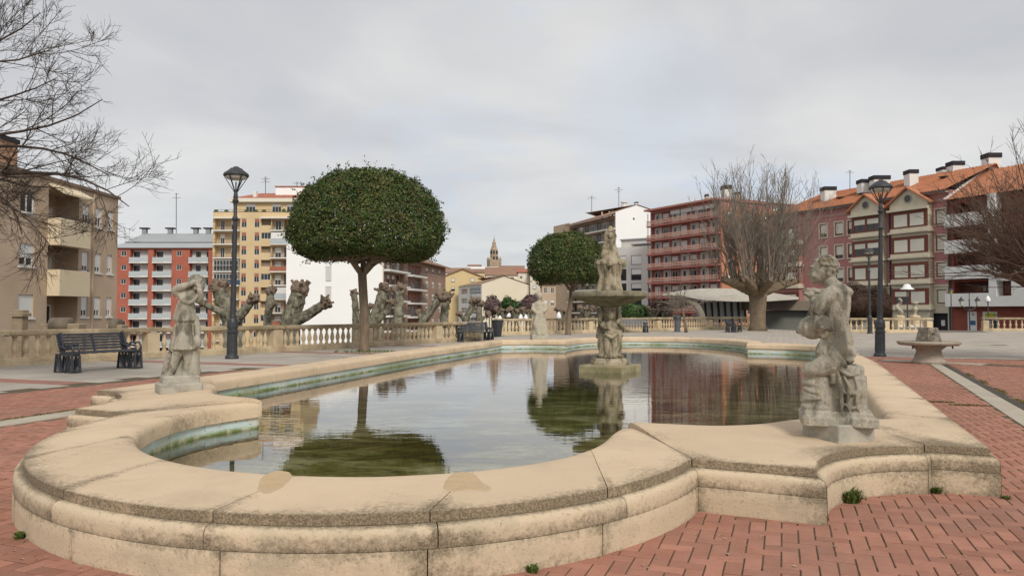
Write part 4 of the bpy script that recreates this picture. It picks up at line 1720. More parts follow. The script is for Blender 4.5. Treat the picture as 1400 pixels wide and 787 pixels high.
for a in (200, 340):
    mb = MB()
    mb.M = Matrix.Translation(pd)
    mb.tube([(.55 * math.cos(R(a)), .55 * math.sin(R(a)), .5), (.57 * math.cos(R(a)), .57 * math.sin(R(a)), .40)], .02, 8)
    mb.build('tap', M_IRON, df)

# ------------------------------------------------------------------ street lamps
def lamp(p, h, label, group, rim=0.345, lean=(0, 0)):
    t = thing('street_lamp', label, 'street lamp', p, 0, group)
    q = h / 5.65
    Mx = Matrix.Translation(p) @ Matrix.Shear('XY', 4, lean)
    mb = MB()
    mb.M = Mx
    mb.lathe([(.19 * q, -.01), (.19 * q, .05 * q), (.175 * q, .09 * q), (.152 * q, .11 * q), (.146 * q, .14 * q), (.140 * q, .74 * q), (.165 * q, .76 * q), (.165 * q, .80 * q), (.140 * q, .82 * q),
              (.140 * q, .90 * q), (.158 * q, .92 * q), (.158 * q, .96 * q), (.150 * q, 1.0 * q), (.155 * q, 1.05 * q), (.13 * q, 1.14 * q), (.09 * q, 1.2 * q), (.10 * q, 1.24 * q), (.085 * q, 1.28 * q)], 20)
    for i in range(10):
        a = 2 * PI * i / 10
        mb.tube([(math.cos(a) * .141 * q, math.sin(a) * .141 * q, .16 * q), (math.cos(a) * .136 * q, math.sin(a) * .136 * q, .72 * q)], .014 * q, 6)
    mb.build('base', M_IRON, t, True, 35)
    mb = MB()
    mb.M = Mx
    mb.lathe([(.083 * q, 1.26 * q), (.078 * q, 2.0 * q), (.066 * q, 3.4 * q), (.060 * q, 4.05 * q), (.095 * q, 4.07 * q), (.10 * q, 4.11 * q), (.075 * q, 4.15 * q), (.052 * q, 4.2 * q), (.048 * q, 4.55 * q),
              (.085 * q, 4.60 * q), (.09 * q, 4.66 * q), (.06 * q, 4.70 * q), (.07 * q, 4.76 * q), (.055 * q, 4.84 * q), (.045 * q, 4.92 * q)], 16)
    mb.build('pole', M_IRON, t, True, 35)
    mb = MB()
    mb.M = Mx
    for i in range(6):
        a = 2 * PI * i / 6 + .3
        ca, sa = math.cos(a), math.sin(a)
        mb.bar((.03 * q * ca, .03 * q * sa, 4.88 * q), (rim * q * ca, rim * q * sa, 5.38 * q), .03 * q, .02 * q)
    mb.tube([(rim * q * math.cos(x), rim * q * math.sin(x), 5.39 * q) for x in np.linspace(0, 2 * PI, 37)], .022 * q, 6, False)
    mb.tube([(0, 0, 4.9 * q), (0, 0, 5.2 * q)], .02 * q, 8)
    mb.build('lantern_frame', M_IRON, t)
    mb = MB()
    mb.M = Mx
    mb.lathe([(.22 * q, 5.27 * q), (.28 * q, 5.30 * q), (.31 * q, 5.37 * q), (.05 * q, 5.38 * q)], 18)
    mb.build('diffuser', M_LAMPGLASS, t, True)
    mb = MB()
    mb.M = Mx
    mb.lathe([(rim * q, 5.38 * q), ((rim + .015) * q, 5.41 * q), (rim * q, 5.45 * q), (.25 * q, 5.52 * q), (.22 * q, 5.54 * q), (.16 * q, 5.60 * q), (.10 * q, 5.615 * q), (.07 * q, 5.65 * q), (.02 * q, 5.66 * q)], 24)
    mb.build('lantern_cap', M_IRON, t, True, 35)
    return t


lp = gp(317, 490)
lamp(lp, at(317, 228, lp.y).z, 'tall black street lamp with cone lantern beside the left statue', 'black cone lantern lamps', lean=(.012, 0))
lp = gp(1203, 487)
lamp(lp, at(1203, 246, lp.y).z, 'tall black street lamp with cone lantern right of the jug statue', 'black cone lantern lamps', lean=(.02, 0))
lp = gp(1189.5, 457.5)
lp = Vector((at(1189.5, 457, 46.5).x, 46.5, 0))
lamp(lp, at(1189, 339, 46.5).z, 'smaller distant black street lamp behind the jug statue by the right balustrade', 'black cone lantern lamps')

# ------------------------------------------------------------------ benches
def bench(p, rz, label, Ln=1.75):
    t = thing('park_bench', label, 'bench', p, rz, 'black slatted benches of the square')
    Mx = Matrix.Translation(p) @ Matrix.Rotation(rz, 4, 'Z')
    for sx in (-1, 1):
        x = sx * (Ln / 2 - .09)
        mb = MB()
        mb.M = Mx
        for y0, y1, t0, t1 in ((-.34, -.06, -.30, -.19), (.06, .34, .17, .28)):
            # flared leg: two cheeks joined by fanned ribs
            for xx in (-.085, .085):
                mb.bar((x + xx, y0, 0), (x + xx, t0, .40), .026, .05, (1, 0, 0))
                mb.bar((x + xx, y1, 0), (x + xx, t1, .40), .026, .05, (1, 0, 0))
                for i in range(7):
                    f = i / 6
                    za, zb = .03 + f * .34, .015 + f * .20
                    ya = y0 + (t0 - y0) * za / .4
                    yb = y1 + (t1 - y1) * (zb + .1) / .4
                    if y0 > 0:
                        ya, yb = y1 + (t1 - y1) * za / .4, y0 + (t0 - y0) * (zb + .1) / .4
                    mb.bar((x + xx, ya, za), (x + xx, yb, max(.012, zb)), .024, .027, (1, 0, 0))
            mb.bar((x - .09, y0, .012), (x + .09, y0, .012), .03, .024)
            mb.bar((x - .09, y1, .012), (x + .09, y1, .012), .03, .024)
        mb.box((x, 0, .40), (.20, .62, .05))
        # arm rest hoop
        pts = [(x, -.30, .40)] + [(x, -.19 - .13 * math.cos(a), .50 + .14 * math.sin(a)) for a in np.linspace(0, PI * .9, 9)] + [(x, .2, .60), (x, .27, .62)]
        for xx in (-.07, .07):
            mb.tube([(px + xx, py, pz) for px, py, pz in pts], .022, 6)
        mb.box((x, -.19, .64), (.16, .2, .02))
        mb.bar((x, .18, .40), (x, .36, .88), .16, .045, (1, 0, 0))
        mb.build('end_frame', M_BENCH, t)
    for i in range(6):
        mb = MB()
        mb.M = Mx
        mb.bbox((0, -.30 + i * .092, .445), (Ln - .02, .07, .035), .008)
        mb.build('seat_slat', M_BENCH, t)
    for i in range(6):
        f = i / 5
        mb = MB()
        mb.M = Mx @ Matrix.Translation((0, .205 + f * .13, .52 + f * .33)) @ Matrix.Rotation(-.38, 4, 'X')
        mb.bbox((0, 0, 0), (Ln - .02, .03, .05), .007)
        mb.build('back_slat', M_BENCH, t)
    mb = MB()
    mb.M = Mx
    mb.bar((0, .18, .42), (0, .36, .86), .05, .03, (1, 0, 0))
    mb.build('middle_brace', M_BENCH, t)
    return t


bench(Vector((-9.78, 17.75, 0)), R(62), 'black slatted iron bench with flared legs in front of the left balustrade', 1.72)
bench(Vector((at(648, 466, 34.4).x, 34.4, 0)), R(28), 'black bench with arm hoops at the end of the balustrade behind the pool', 1.7)
bench(Vector((at(866, 455, 49.0).x, 49.0, 0)), R(5), 'low dark bench seen past the fountain bowl against the far balustrade', 1.8)
bench(Vector((at(1003, 455, 49.5).x, 49.5, 0)), R(60), 'dark bench beside the thick pollarded tree seen end on', 1.7)

# ------------------------------------------------------------------ balustrades
bal_prof = [(.075, 0), (.075, .05), (.052, .055), (.045, .09), (.062, .12), (.088, .19), (.094, .235), (.082, .30), (.052, .39), (.040, .45), (.046, .475), (.040, .49), (.062, .505), (.075, .515), (.075, .565)]


def balustrade(path, label, m, spacing=0.26, post_at=None, group='cream stone balustrades round the square', H=.90, ends=(True, True), pale=False):
    t = thing('balustrade', label, 'balustrade', path[0], 0, group)
    mb0 = MB()
    mb0.lathe([(r_ * .88, z_) for r_, z_ in bal_prof], 8, (0, 0, 0))
    me = mb0.mesh('baluster', True)
    me.set_sharp_from_angle(angle=R(35))
    me.materials.append(m)
    inv = wmat(t).inverted()
    z0 = .19
    for a, b in zip(path[:-1], path[1:]):
        d = (b - a)
        ln = d.length
        d.normalize()
        rz = math.atan2(d.y, d.x)
        mid = (a + b) / 2
        # base course, upper rail
        mb = MB()
        mb.bbox((mid.x, mid.y, .06), (ln - .38, .38, .16), .012, rz, grime=0.45)
        mb.bbox((mid.x, mid.y, .165), (ln - .38, .27, .05), .01, rz, grime=0.35)
        mb.build('base_course', m, t)
        mb = MB()
        mb.bbox((mid.x, mid.y, H - .055), (ln - .42, .30, .11), .018, rz, grime=0.75)
        mb.bbox((mid.x, mid.y, H - .128), (ln - .42, .22, .036), .008, rz, grime=0.3)
        mb.build('rail', m, t)
        n = max(1, int((ln - .55) / spacing))
        for i in range(n):
            p = a + d * (.275 + (ln - .55) * (i + .5) / n)
            p.z = z0
            link('baluster', me, t, inv @ Matrix.Translation(p) @ Matrix.Rotation(rz, 4, 'Z'))
    for i, p in enumerate(path):
        if (i == 0 and not ends[0]) or (i == len(path) - 1 and not ends[1]):
            continue
        q = path[min(i + 1, len(path) - 1)] - path[max(i - 1, 0)]
        rz = math.atan2(q.y, q.x)
        mb = MB()
        mb.bbox((p.x, p.y, .09), (.46, .46, .20), .012, rz, grime=.5)
        mb.bbox((p.x, p.y, .46), (.37, .37, .58), .01, rz, grime=.1)
        mb.bbox((p.x, p.y, H - .055 + .004), (.46, .42, .125), .018, rz, grime=.7)
        mb.build('pier', m, t)
    return t


balustrade(BALP, 'long cream stone balustrade with turned balusters running along the left of the square', M_BAL, .255, ends=(False, True))
balustrade(BALF, 'pale stone balustrade closing the far side of the square behind the fountain', M_BALFAR, .29, H=.95)
balustrade(BALR, 'short stone balustrade behind the tall right lamp in front of the pink building', M_BALFAR, .33, H=.95)
balustrade(BALRR, 'brown stone balustrade at the far right in front of the red brick shop front', M_BAL, .36, H=.95)

# ------------------------------------------------------------------ bins
pb = Vector((at(680, 459, 41.0).x, 41.0, 0))
t = thing('litter_bin', 'black tapered litter bin in front of the balustrade left of the far statue', 'litter bin', pb)
mb = MB()
mb.M = Matrix.Translation(pb)
mb.lathe([(.20, 0), (.22, .08), (.33, .86), (.35, .88), (.35, .91), (.31, .91), (.27, .5)], 12)
mb.build('body', M_IRON, t)
mb = MB()
mb.M = Matrix.Translation(pb)
for z in (.3, .6):
    r_ = .20 + z * .155
    mb.lathe([(r_ + .005, z - .02), (r_ + .022, z), (r_ + .005, z + .02)], 12)
mb.build('hoop', M_IRON, t)
pb = Vector((at(919.5, 453, 52.0).x, 50.5, 0))
t = thing('litter_bin', 'slim grey pillar litter bin with a dark top near the far balustrade', 'litter bin', pb)
mb = MB()
mb.M = Matrix.Translation(pb)
mb.lathe([(.24, 0), (.24, .04), (.20, .06), (.20, .80), (.26, .84), (.27, .9)], 14)
mb.build('body', mat('bin_grey', (0.10, 0.11, 0.13), (0.14, 0.15, 0.17), 3, .5), t)
mb = MB()
mb.M = Matrix.Translation(pb)
mb.lathe([(.28, .9), (.29, .95), (.26, 1.02), (.1, 1.05)], 14)
mb.build('lid', M_IRON, t)
# ------------------------------------------------------------------ trees and shrubs
def leaf_mat(name, c1, c2, c3=None, brown=None):
    m = bpy.data.materials.new(name)
    m.use_nodes = True
    t = m.node_tree
    b = t.nodes['Principled BSDF']
    b.inputs['Roughness'].default_value = 0.6
    b.inputs['Specular IOR Level'].default_value = 0.2
    at_ = N(t, 'ShaderNodeAttribute', attribute_name='tint')
    geo = N(t, 'ShaderNodeNewGeometry')
    n1 = N(t, 'ShaderNodeTexNoise', i_Scale=1.1, i_Detail=4.0)
    L(t, geo.outputs['Position'], n1.inputs['Vector'])
    f = math_n(t, 'ADD', math_n(t, 'MULTIPLY', at_.outputs['Fac'], 0.75), math_n(t, 'MULTIPLY_ADD', n1.outputs[0], 0.6, -0.18))
    stops = [(0.1, c1), (0.7, c2)]
    if c3:
        stops.append((0.97, c3))
    c = ramp(t, f, stops)
    n2 = N(t, 'ShaderNodeTexNoise', i_Scale=2.6, i_Detail=5.0, i_Roughness=0.7)
    L(t, geo.outputs['Position'], n2.inputs['Vector'])
    if brown:
        c = mixc(t, math_n(t, 'MULTIPLY', ramp(t, n2.outputs[0], [(0.50, 0.0), (0.62, 1.0)]), 0.6), c, brown)
    L(t, c, b.inputs['Base Color'])
    return m


LEAF = leaf_mat('evergreen_leaf', (0.024, 0.046, 0.014), (0.085, 0.128, 0.033), (0.24, 0.19, 0.075), (0.125, 0.09, 0.038))
LEAF2 = leaf_mat('shrub_leaf', (0.022, 0.05, 0.016), (0.06, 0.11, 0.03), (0.1, 0.14, 0.05))
LEAFP = leaf_mat('purple_leaf', (0.085, 0.052, 0.055), (0.16, 0.105, 0.105), (0.2, 0.15, 0.12))
LEAFB = leaf_mat('brown_leaf', (0.045, 0.026, 0.02), (0.085, 0.048, 0.034), (0.12, 0.075, 0.05))
BARK = mat('bark_brown', (0.17, 0.125, 0.085), (0.25, 0.19, 0.135), 9, .95, .6, 40, (0.09, 0.075, 0.05), 6, .6, .5, .65, stretch=(1, 1, .25))
BARK_D = mat('bark_dark', (0.060, 0.045, 0.038), (0.10, 0.075, 0.06), 6, .95, .4, 40)
BARK_M = mat('bark_pollard_brown', (0.15, 0.11, 0.075), (0.23, 0.175, 0.12), 3, .95, .5, 20, (0.08, 0.06, 0.045), 2.2, .6, .5, .65)
BARK_TW = mat('twig_tan', (0.185, 0.155, 0.125), (0.27, 0.23, 0.19), 2, .95)
BARK_RT = mat('bark_red_dark', (0.10, 0.065, 0.048), (0.15, 0.10, 0.075), 4, .95, .3, 30)
PLANE = mat('plane_bark', (0.15, 0.135, 0.095), (0.30, 0.28, 0.215), 4, .92, .8, 30, (0.075, 0.068, 0.048), 5, .85, .46, .58, stretch=(1, 1, .6))
KNOB = mat('pollard_knob_bark', (0.16, 0.115, 0.085), (0.27, 0.205, 0.15), 7, .95, .7, 26, (0.07, 0.05, 0.04), 8, .7, .48, .62)


def leaves(name, pts, nrm, size, m, parent, aspect=0.5, seed=1, k=0.7):
    rng = np.random.RandomState(seed)
    n = len(pts)
    u = rng.normal(size=(n, 3)) * k + nrm
    u /= np.linalg.norm(u, axis=1)[:, None]
    a = np.cross(u, rng.normal(size=(n, 3)))
    a /= np.linalg.norm(a, axis=1)[:, None] + 1e-9
    b = np.cross(u, a)
    s = size * rng.uniform(.65, 1.25, n)[:, None]
    v = np.empty((n, 4, 3))
    v[:, 0] = pts - a * s * .5
    v[:, 1] = pts + b * s * aspect * .5 + u * s * .06
    v[:, 2] = pts + a * s * .5
    v[:, 3] = pts - b * s * aspect * .5 + u * s * .06
    f = np.arange(n * 4).reshape(n, 4)
    inv = np.array(wmat(parent).inverted()) if parent is not None else np.eye(4)
    vv = v.reshape(-1, 3) @ inv[:3, :3].T + inv[:3, 3]
    o = fan(name, vv, f, m, parent)
    at_ = o.data.attributes.new('tint', 'FLOAT', 'POINT')
    t = np.clip(rng.normal(.42, .2, n), 0, 1)
    t[rng.uniform(size=n) < .07] = 1.0
    at_.data.foreach_set('value', np.repeat(t, 4).astype(np.float32))
    return o


def crown_pts(n, c, rx, ru, rl, eu=2.3, el=3.0, seed=1, shell=0.09, lump=0.035, hollow=0.0, wav=1.6):
    """points through the outer volume of a clipped crown"""
    rng = np.random.RandomState(seed)
    d = rng.normal(size=(n, 3))
    d /= np.linalg.norm(d, axis=1)[:, None]
    h = np.hypot(d[:, 0], d[:, 1])
    z = d[:, 2]
    rz = np.where(z > 0, ru, rl)
    ex = np.where(z > 0, eu, el)
    r = ((h / rx) ** ex + (np.abs(z) / rz) ** ex) ** (-1 / ex)
    lum = np.array([noise.noise((x * wav * 2.2, y * wav * 2.2, w * wav * 2.2 + seed)) + .6 * noise.noise((x * wav * 6, y * wav * 6, w * wav * 6)) for x, y, w in d])
    dep = np.abs(rng.normal(0, shell, n))
    dep = np.where(rng.uniform(size=n) < .25, rng.uniform(0, .45, n), dep)
    k = r * (1 + lump * lum) * (1 - dep)
    p = d * k[:, None]
    nr = d * np.array([1, 1, 1.0])
    if hollow:
        # the underside is hollow round the forking limbs and frayed at its edge
        hh = np.hypot(p[:, 0], p[:, 1]) / rx
        keep = p[:, 2] > -rl * np.clip(hollow + (1 - hollow) * hh * 1.25, 0, 1) + rng.normal(0, .05 * rl, n)
        p, nr = p[keep], nr[keep]
    return p + np.array(c), nr


def topiary(p, crown_c, rx, ru, rl, n, size, label, trunk, limbs, seed, rt=(.17, .145)):
    t = thing('evergreen_tree', label, 'tree', p, 0, 'clipped ball evergreens')
    pts, nr = crown_pts(n, crown_c, rx, ru, rl, seed=seed, hollow=.2, lump=.08, shell=.085, eu=2.08, el=2.5)
    # stray sprigs that the shears missed
    r2 = np.random.RandomState(seed + 50)
    hub = r2.choice(len(pts), 260)
    cc_ = np.array(crown_c)
    sp_ = []
    for h_ in hub:
        o_ = pts[h_] - cc_
        if np.linalg.norm(o_ / np.array([rx, rx, ru if o_[2] > 0 else rl])) < .8:
            continue
        o_ = o_ / np.linalg.norm(o_) + r2.normal(0, .35, 3)
        for q in range(11):
            sp_.append(pts[h_] + o_ * r2.uniform(0, .26) + r2.normal(0, .035, 3))
    sp_ = np.array(sp_)
    pts = np.concatenate([pts, sp_])
    nr = np.concatenate([nr, r2.normal(size=sp_.shape)])
    leaves('crown', pts, nr, size, LEAF, t, .5, seed)
    b = MB()
    m = len(trunk)
    b.tube(trunk, [rt[0] * 1.5] + [rt[0] + (rt[1] - rt[0]) * i / (m - 2) for i in range(m - 1)], 14, True, .05)
    b.build('trunk', BARK, t, True)
    for lm in limbs:
        b = MB()
        b.tube(lm, np.linspace(rt[1] * .72, .05, len(lm)), 9, True, .05)
        b.build('limb', BARK, t, True)
    # bare twigs that show through the underside
    rng = np.random.RandomState(seed + 9)
    b = MB()
    for i in range(60):
        lm = limbs[rng.randint(len(limbs))]
        q = Vector(lm[rng.randint(1, len(lm))])
        a = rng.uniform(0, 2 * PI)
        e = Vector((crown_c[0] + math.cos(a) * rx * rng.uniform(.5, .95), crown_c[1] + math.sin(a) * rx * rng.uniform(.5, .95), crown_c[2] - rl * rng.uniform(.2, 1.0)))
        b.tube([q, q.lerp(e, .5) + Vector((0, 0, .12)), e], [.03, .018, .006], 5)
    b.build('twigs', BARK, t)
    return t


tp = gp(498, 480)
Yt = tp.y
A_ = lambda u, v, dy=0: at(u, v, Yt + dy)
topiary(tp, (A_(502.5, 325).x, Yt, A_(502, 322).z), 108 / 1020 * Yt, 91 / 1020 * Yt, 40 / 1020 * Yt, 100000, .098,
        'large dark green clipped ball tree between the tall left lamp and the pool', [tp - Vector((0, 0, .1)), tp + Vector((0, 0, .12)), A_(499, 450), A_(497, 415), A_(495, 372)],
        [[A_(495, 376), A_(486, 362, .1), A_(470, 345, .3), A_(450, 320, .5)], [A_(496, 376), A_(505, 360, -.1), A_(517, 345, -.3), A_(538, 318, -.5)],
         [A_(496, 374), A_(497, 350, .4), A_(500, 310, .8)], [A_(496, 376), A_(510, 362, .5), A_(540, 342, 1.0)], [A_(494, 374), A_(480, 356, -.5), A_(458, 340, -1)]], 4)
tp = gp(776.5, 457.4)
Yt = tp.y
topiary(tp, (A_(776, 358).x, Yt, A_(776, 362).z), 54 / 1020 * Yt, 45 / 1020 * Yt, 30 / 1020 * Yt, 46000, .125,
        'smaller dark green clipped ball tree behind the fountain bowl', [tp - Vector((0, 0, .1)), tp + Vector((0, 0, .12)), A_(778, 430), A_(782, 396)],
        [[A_(782, 400), A_(773, 388, .1), A_(758, 372, .3), A_(748, 362, .4)], [A_(782, 400), A_(790, 386, -.1), A_(800, 370, -.3)], [A_(782, 398), A_(783, 370, .4)]], 8, (.16, .13))
# tree pits with a little grass
for c, r_, lab in ((gp(498, 481), .75, 'grass and weeds round the foot of the large clipped tree'),):
    mb = MB()
    for k in range(320):
        a = random.uniform(0, 2 * PI)
        q = r_ * math.sqrt(random.random())
        p = c + Vector((math.cos(a) * q * 1.4, math.sin(a) * q, 0))
        w = Vector((random.uniform(-.012, .012), random.uniform(-.012, .012), 0))
        tip = p + Vector((random.uniform(-.05, .05), random.uniform(-.05, .05), random.uniform(.03, .11)))
        mb.add([p - w, p + w, tip], [(0, 1, 2)])
    o = mb.build('grass_patch', M_WEED)
    tag(o, lab, 'grass', kind='stuff')


# ---- bare trees, grown level by level with numpy
class Twigs:
    def __init__(s, seed):
        s.rng = np.random.RandomState(seed)
        s.out = []

    def grow(s, P0, D, Ln, R0, R1, m=5, wig=.12, up=0.0, grav=None):
        n = len(P0)
        D = D / (np.linalg.norm(D, axis=1)[:, None] + 1e-9)
        pts = np.empty((n, m, 3))
        pts[:, 0] = P0
        d = D.copy()
        for i in range(1, m):
            d = d + s.rng.normal(0, wig, (n, 3))
            d[:, 2] += up
            d /= np.linalg.norm(d, axis=1)[:, None]
            pts[:, i] = pts[:, i - 1] + d * (Ln / (m - 1))[:, None]
        rad = R0[:, None] + (R1 - R0)[:, None] * np.linspace(0, 1, m)[None]
        return pts, rad

    def kids(s, pts, rad, k, ang, ln, rr, f0=.2, f1=1.0, up=0.0, m=5, wig=.12, upg=0.0, rmin=.004, fwd=1.0):
        """k shoots from every branch"""
        rng = s.rng
        n, mm, _ = pts.shape
        idx = np.repeat(np.arange(n), k)
        f = rng.uniform(f0, f1, len(idx)) * (mm - 1)
        i0 = np.minimum(f.astype(int), mm - 2)
        t = (f - i0)[:, None]
        P = pts[idx, i0] * (1 - t) + pts[idx, i0 + 1] * t
        Rr = rad[idx, i0] * (1 - t[:, 0]) + rad[idx, i0 + 1] * t[:, 0]
        D = pts[idx, i0 + 1] - pts[idx, i0]
        D /= np.linalg.norm(D, axis=1)[:, None] + 1e-9
        side_ = np.cross(D, rng.normal(size=D.shape))
        side_ /= np.linalg.norm(side_, axis=1)[:, None] + 1e-9
        a = np.radians(rng.uniform(ang[0], ang[1], len(idx)))[:, None]
        D2 = D * np.cos(a) * fwd + side_ * np.sin(a)
        D2[:, 2] += up
        Ln = rng.uniform(ln[0], ln[1], len(idx)) * (1.15 - .5 * f / (mm - 1))
        R0 = np.maximum(Rr * rr, rmin)
        return s.grow(P, D2, Ln, R0, np.maximum(R0 * .4, rmin * .7), m, wig, upg)

    def mesh(s, name, groups, m, parent, sides=4):
        V, Fc, base = [], [], 0
        for pts, rad in groups:
            n, mm, _ = pts.shape
            d = pts[:, -1] - pts[:, 0]
            d /= np.linalg.norm(d, axis=1)[:, None] + 1e-9
            ref = np.where(np.abs(d[:, 2:3]) > .9, np.array([[1., 0, 0]]), np.array([[0, 0, 1.]]))
            x = np.cross(d, ref)
            x /= np.linalg.norm(x, axis=1)[:, None] + 1e-9
            y = np.cross(d, x)
            ring = []
            for k in range(sides):
                a = 2 * PI * k / sides
                ring.append(pts + (x * math.cos(a) + y * math.sin(a))[:, None, :] * rad[:, :, None])
            v = np.stack(ring, 2)            # n, mm, sides, 3
            V.append(v.reshape(-1, 3))
            b = (np.arange(n) * mm * sides)[:, None, None] + (np.arange(mm - 1) * sides)[None, :, None] + np.arange(sides)[None, None, :]
            b2 = (np.arange(n) * mm * sides)[:, None, None] + (np.arange(mm - 1) * sides)[None, :, None] + ((np.arange(sides) + 1) % sides)[None, None, :]
            f = np.stack([b, b2, b2 + sides, b + sides], -1).reshape(-1, 4) + base
            Fc.append(f)
            base += n * mm * sides
        inv = np.array(wmat(parent).inverted())
        vv = np.concatenate(V) @ inv[:3, :3].T + inv[:3, 3]
        return fan(name, vv, np.concatenate(Fc), m, parent, smooth=True)


def limb_arrays(limbs, radii, m=12):
    P, Rd = [], []
    for l, (r0, r1) in zip(limbs, radii):
        P.append(resample(smooth([tuple(p) for p in l], 5), m))
        Rd.append(np.linspace(r0, r1, m))
    return np.array(P), np.array(Rd)


# left tree: only its branches reach into the picture, the trunk stands outside it
YL = 13.5
B_ = lambda u, v, dy=0.0: at(u, v, YL + dy)
tl = Vector((B_(-300, 0).x, YL + .6, 0))
tree = thing('bare_tree', 'bare dark twigged tree reaching in from the left edge in front of the brick apartments', 'tree', tl)
b = MB()
b.tube([tl - Vector((0, 0, .1)), tl + Vector((0, 0, .3)), tl + Vector((.05, 0, 1.6)), tl + Vector((0, 0, 3.2)), tl + Vector((.1, 0, 5.2))], [.42, .31, .27, .24, .16], 14, True, .05)
b.build('trunk', BARK_D, tree, True)
TZ = lambda z, dy=0.0: tl + Vector((.05, dy, z))
limbs = [
    [TZ(3.2), B_(-150, 235, .4), B_(-30, 238, .2), B_(60, 236, 0), B_(110, 244, -.1), B_(150, 262, -.2), B_(176, 282, -.3)],
    [TZ(3.0), B_(-150, 215, -.5), B_(-40, 190, -.6), B_(50, 176, -.7), B_(100, 160, -.8), B_(140, 136, -.8)],
    [TZ(3.4), B_(-140, 175, .3), B_(-30, 145, .2), B_(40, 124, .1), B_(75, 108, 0)],
    [TZ(3.9), B_(-140, 110, .1), B_(-40, 72, 0), B_(20, 45, 0), B_(55, 18, 0)],
    [TZ(2.8), B_(-150, 255, -.2), B_(-40, 262, -.3), B_(20, 285, -.4), B_(55, 318, -.5), B_(72, 340, -.5)],
    [TZ(3.1), B_(-120, 215, .8), B_(-10, 200, .9), B_(70, 205, 1.0), B_(120, 224, 1.0), B_(150, 240, 1.1)],
    [TZ(2.9), B_(-160, 245, .7), B_(-60, 255, .8), B_(10, 275, .9), B_(30, 320, .9)],
    [TZ(4.2), B_(-160, 60, -.4), B_(-60, 10, -.4), B_(20, -50, -.4)],
    [TZ(3.6), B_(-150, 150, -.9), B_(-40, 92, -1), B_(25, 82, -1.0), B_(62, 70, -1.0)],
    [TZ(4.6), B_(-200, 40, .6), B_(-120, -60, .6), B_(-60, -150, .6)],
    [TZ(3.4), tl + Vector((-1.2, .4, 4.4)), tl + Vector((-2.8, .8, 5.2)), tl + Vector((-4.2, 1, 5.6))],
    [TZ(4.0), tl + Vector((-.5, 1.2, 5.4)), tl + Vector((-.8, 2.6, 6.4)), tl + Vector((-1, 4, 7))],
]
radii = [(.085, .009), (.07, .008), (.07, .008), (.07, .008), (.06, .008), (.07, .010), (.07, .010), (.075, .012), (.07, .010), (.08, .012), (.08, .012), (.08, .012)]
tw = Twigs(11)
LP, LR = limb_arrays(limbs, radii, 14)
for k in range(len(LP)):
    b = MB()
    b.tube([tuple(x) for x in LP[k]], list(LR[k]), 7, True)
    b.build('limb', BARK_D, tree, True)
k1_ = tw.kids(LP, LR, 15, (22, 62), (.7, 1.9), .5, .22, 1.0, .10, 7, .10, .03, .007)
k2_ = tw.kids(*k1_, 9, (22, 60), (.3, .85), .55, .15, 1.0, .06, 5, .12, .03, .0045)
k3_ = tw.kids(*k2_, 6, (20, 58), (.12, .34), .6, .2, 1.0, .05, 4, .14, .02, .0032)
kd = tw.kids(LP, LR, 10, (25, 70), (.25, .6), .3, .3, 1.0, .05, 5, .12, .02, .0045)
kd2 = tw.kids(*kd, 5, (22, 60), (.1, .3), .6, .2, 1.0, .03, 4, .14, .0, .0032)
tw.mesh('branches', [k1_], BARK_D, tree, 5)['kind'] = 'stuff'
o = tw.mesh('twigs', [k2_, k3_, kd, kd2], BARK_D, tree, 3)
o['kind'] = 'stuff'


def pollard_whips(base, label, Yp, trunk, rt, heads, hr, nw, wl, sub, subl, rw, barks, seed, spread=.55, name='pollarded_tree', up=.9, group=None, extra_limbs=None, rmin=.011):
    """old pollard: stout trunk, short thick arms, long straight shoots"""
    t = thing(name, label, 'tree', base, 0, group)
    b = MB()
    b.tube(trunk, rt, 16, True, .07)
    b.build('trunk', barks[0], t, True)
    top = Vector(trunk[-1])
    P0, D0 = [], []
    tw = Twigs(seed)
    for h in heads:
        h = Vector(h)
        mid = top.lerp(h, .5) + Vector((0, 0, -.1))
        b = MB()
        b.tube([top - Vector((0, 0, .3)), mid, h], [rt[-1] * .55, hr * .95, hr * .62], 10, True, .1)
        for k in range(14):
            c_ = top.lerp(h, random.uniform(.45, 1.05)) + Vector((random.gauss(0, hr * .5), random.gauss(0, hr * .5), random.gauss(0, hr * .4)))
            b.ell(c_, tuple(hr * random.uniform(.22, .5) for _ in range(3)), None, 8, 6)
        sculpt('arm', b, barks[0], t, hr * .13, hr * .28, hr * .1, 1, True)
        for k in range(nw):
            f = random.uniform(.5, 1.08)
            q = top.lerp(h, f) + Vector((random.gauss(0, hr * .6), random.gauss(0, hr * .6), random.gauss(hr * .3, hr * .4)))
            o_ = (h - top)
            d = Vector((o_.x * spread + random.gauss(0, .45) * spread * 1.6, o_.y * spread + random.gauss(0, .45) * spread * 1.6, abs(random.gauss(up, .35)) * max(.6, o_.length)))
            P0.append(q)
            D0.append(d)
    P0, D0 = np.array(P0), np.array(D0)
    Ln = tw.rng.uniform(wl[0], wl[1], len(P0))
    w = tw.grow(P0, D0, Ln, np.full(len(P0), rw), np.full(len(P0), rw * .3), 9, .085, .02)
    o = tw.mesh('shoots', [w], barks[1], t, 4)
    o['kind'] = 'stuff'
    s_ = tw.kids(*w, sub, (14, 42), subl, .55, .25, 1.0, .12, 5, .07, .02, rmin)
    s2 = tw.kids(*s_, 2, (15, 45), (subl[0] * .4, subl[1] * .45), .7, .3, 1.0, .05, 4, .08, .02, rmin * .8)
    o = tw.mesh('twigs', [s_, s2], barks[1], t, 3)
    o['kind'] = 'stuff'
    return t


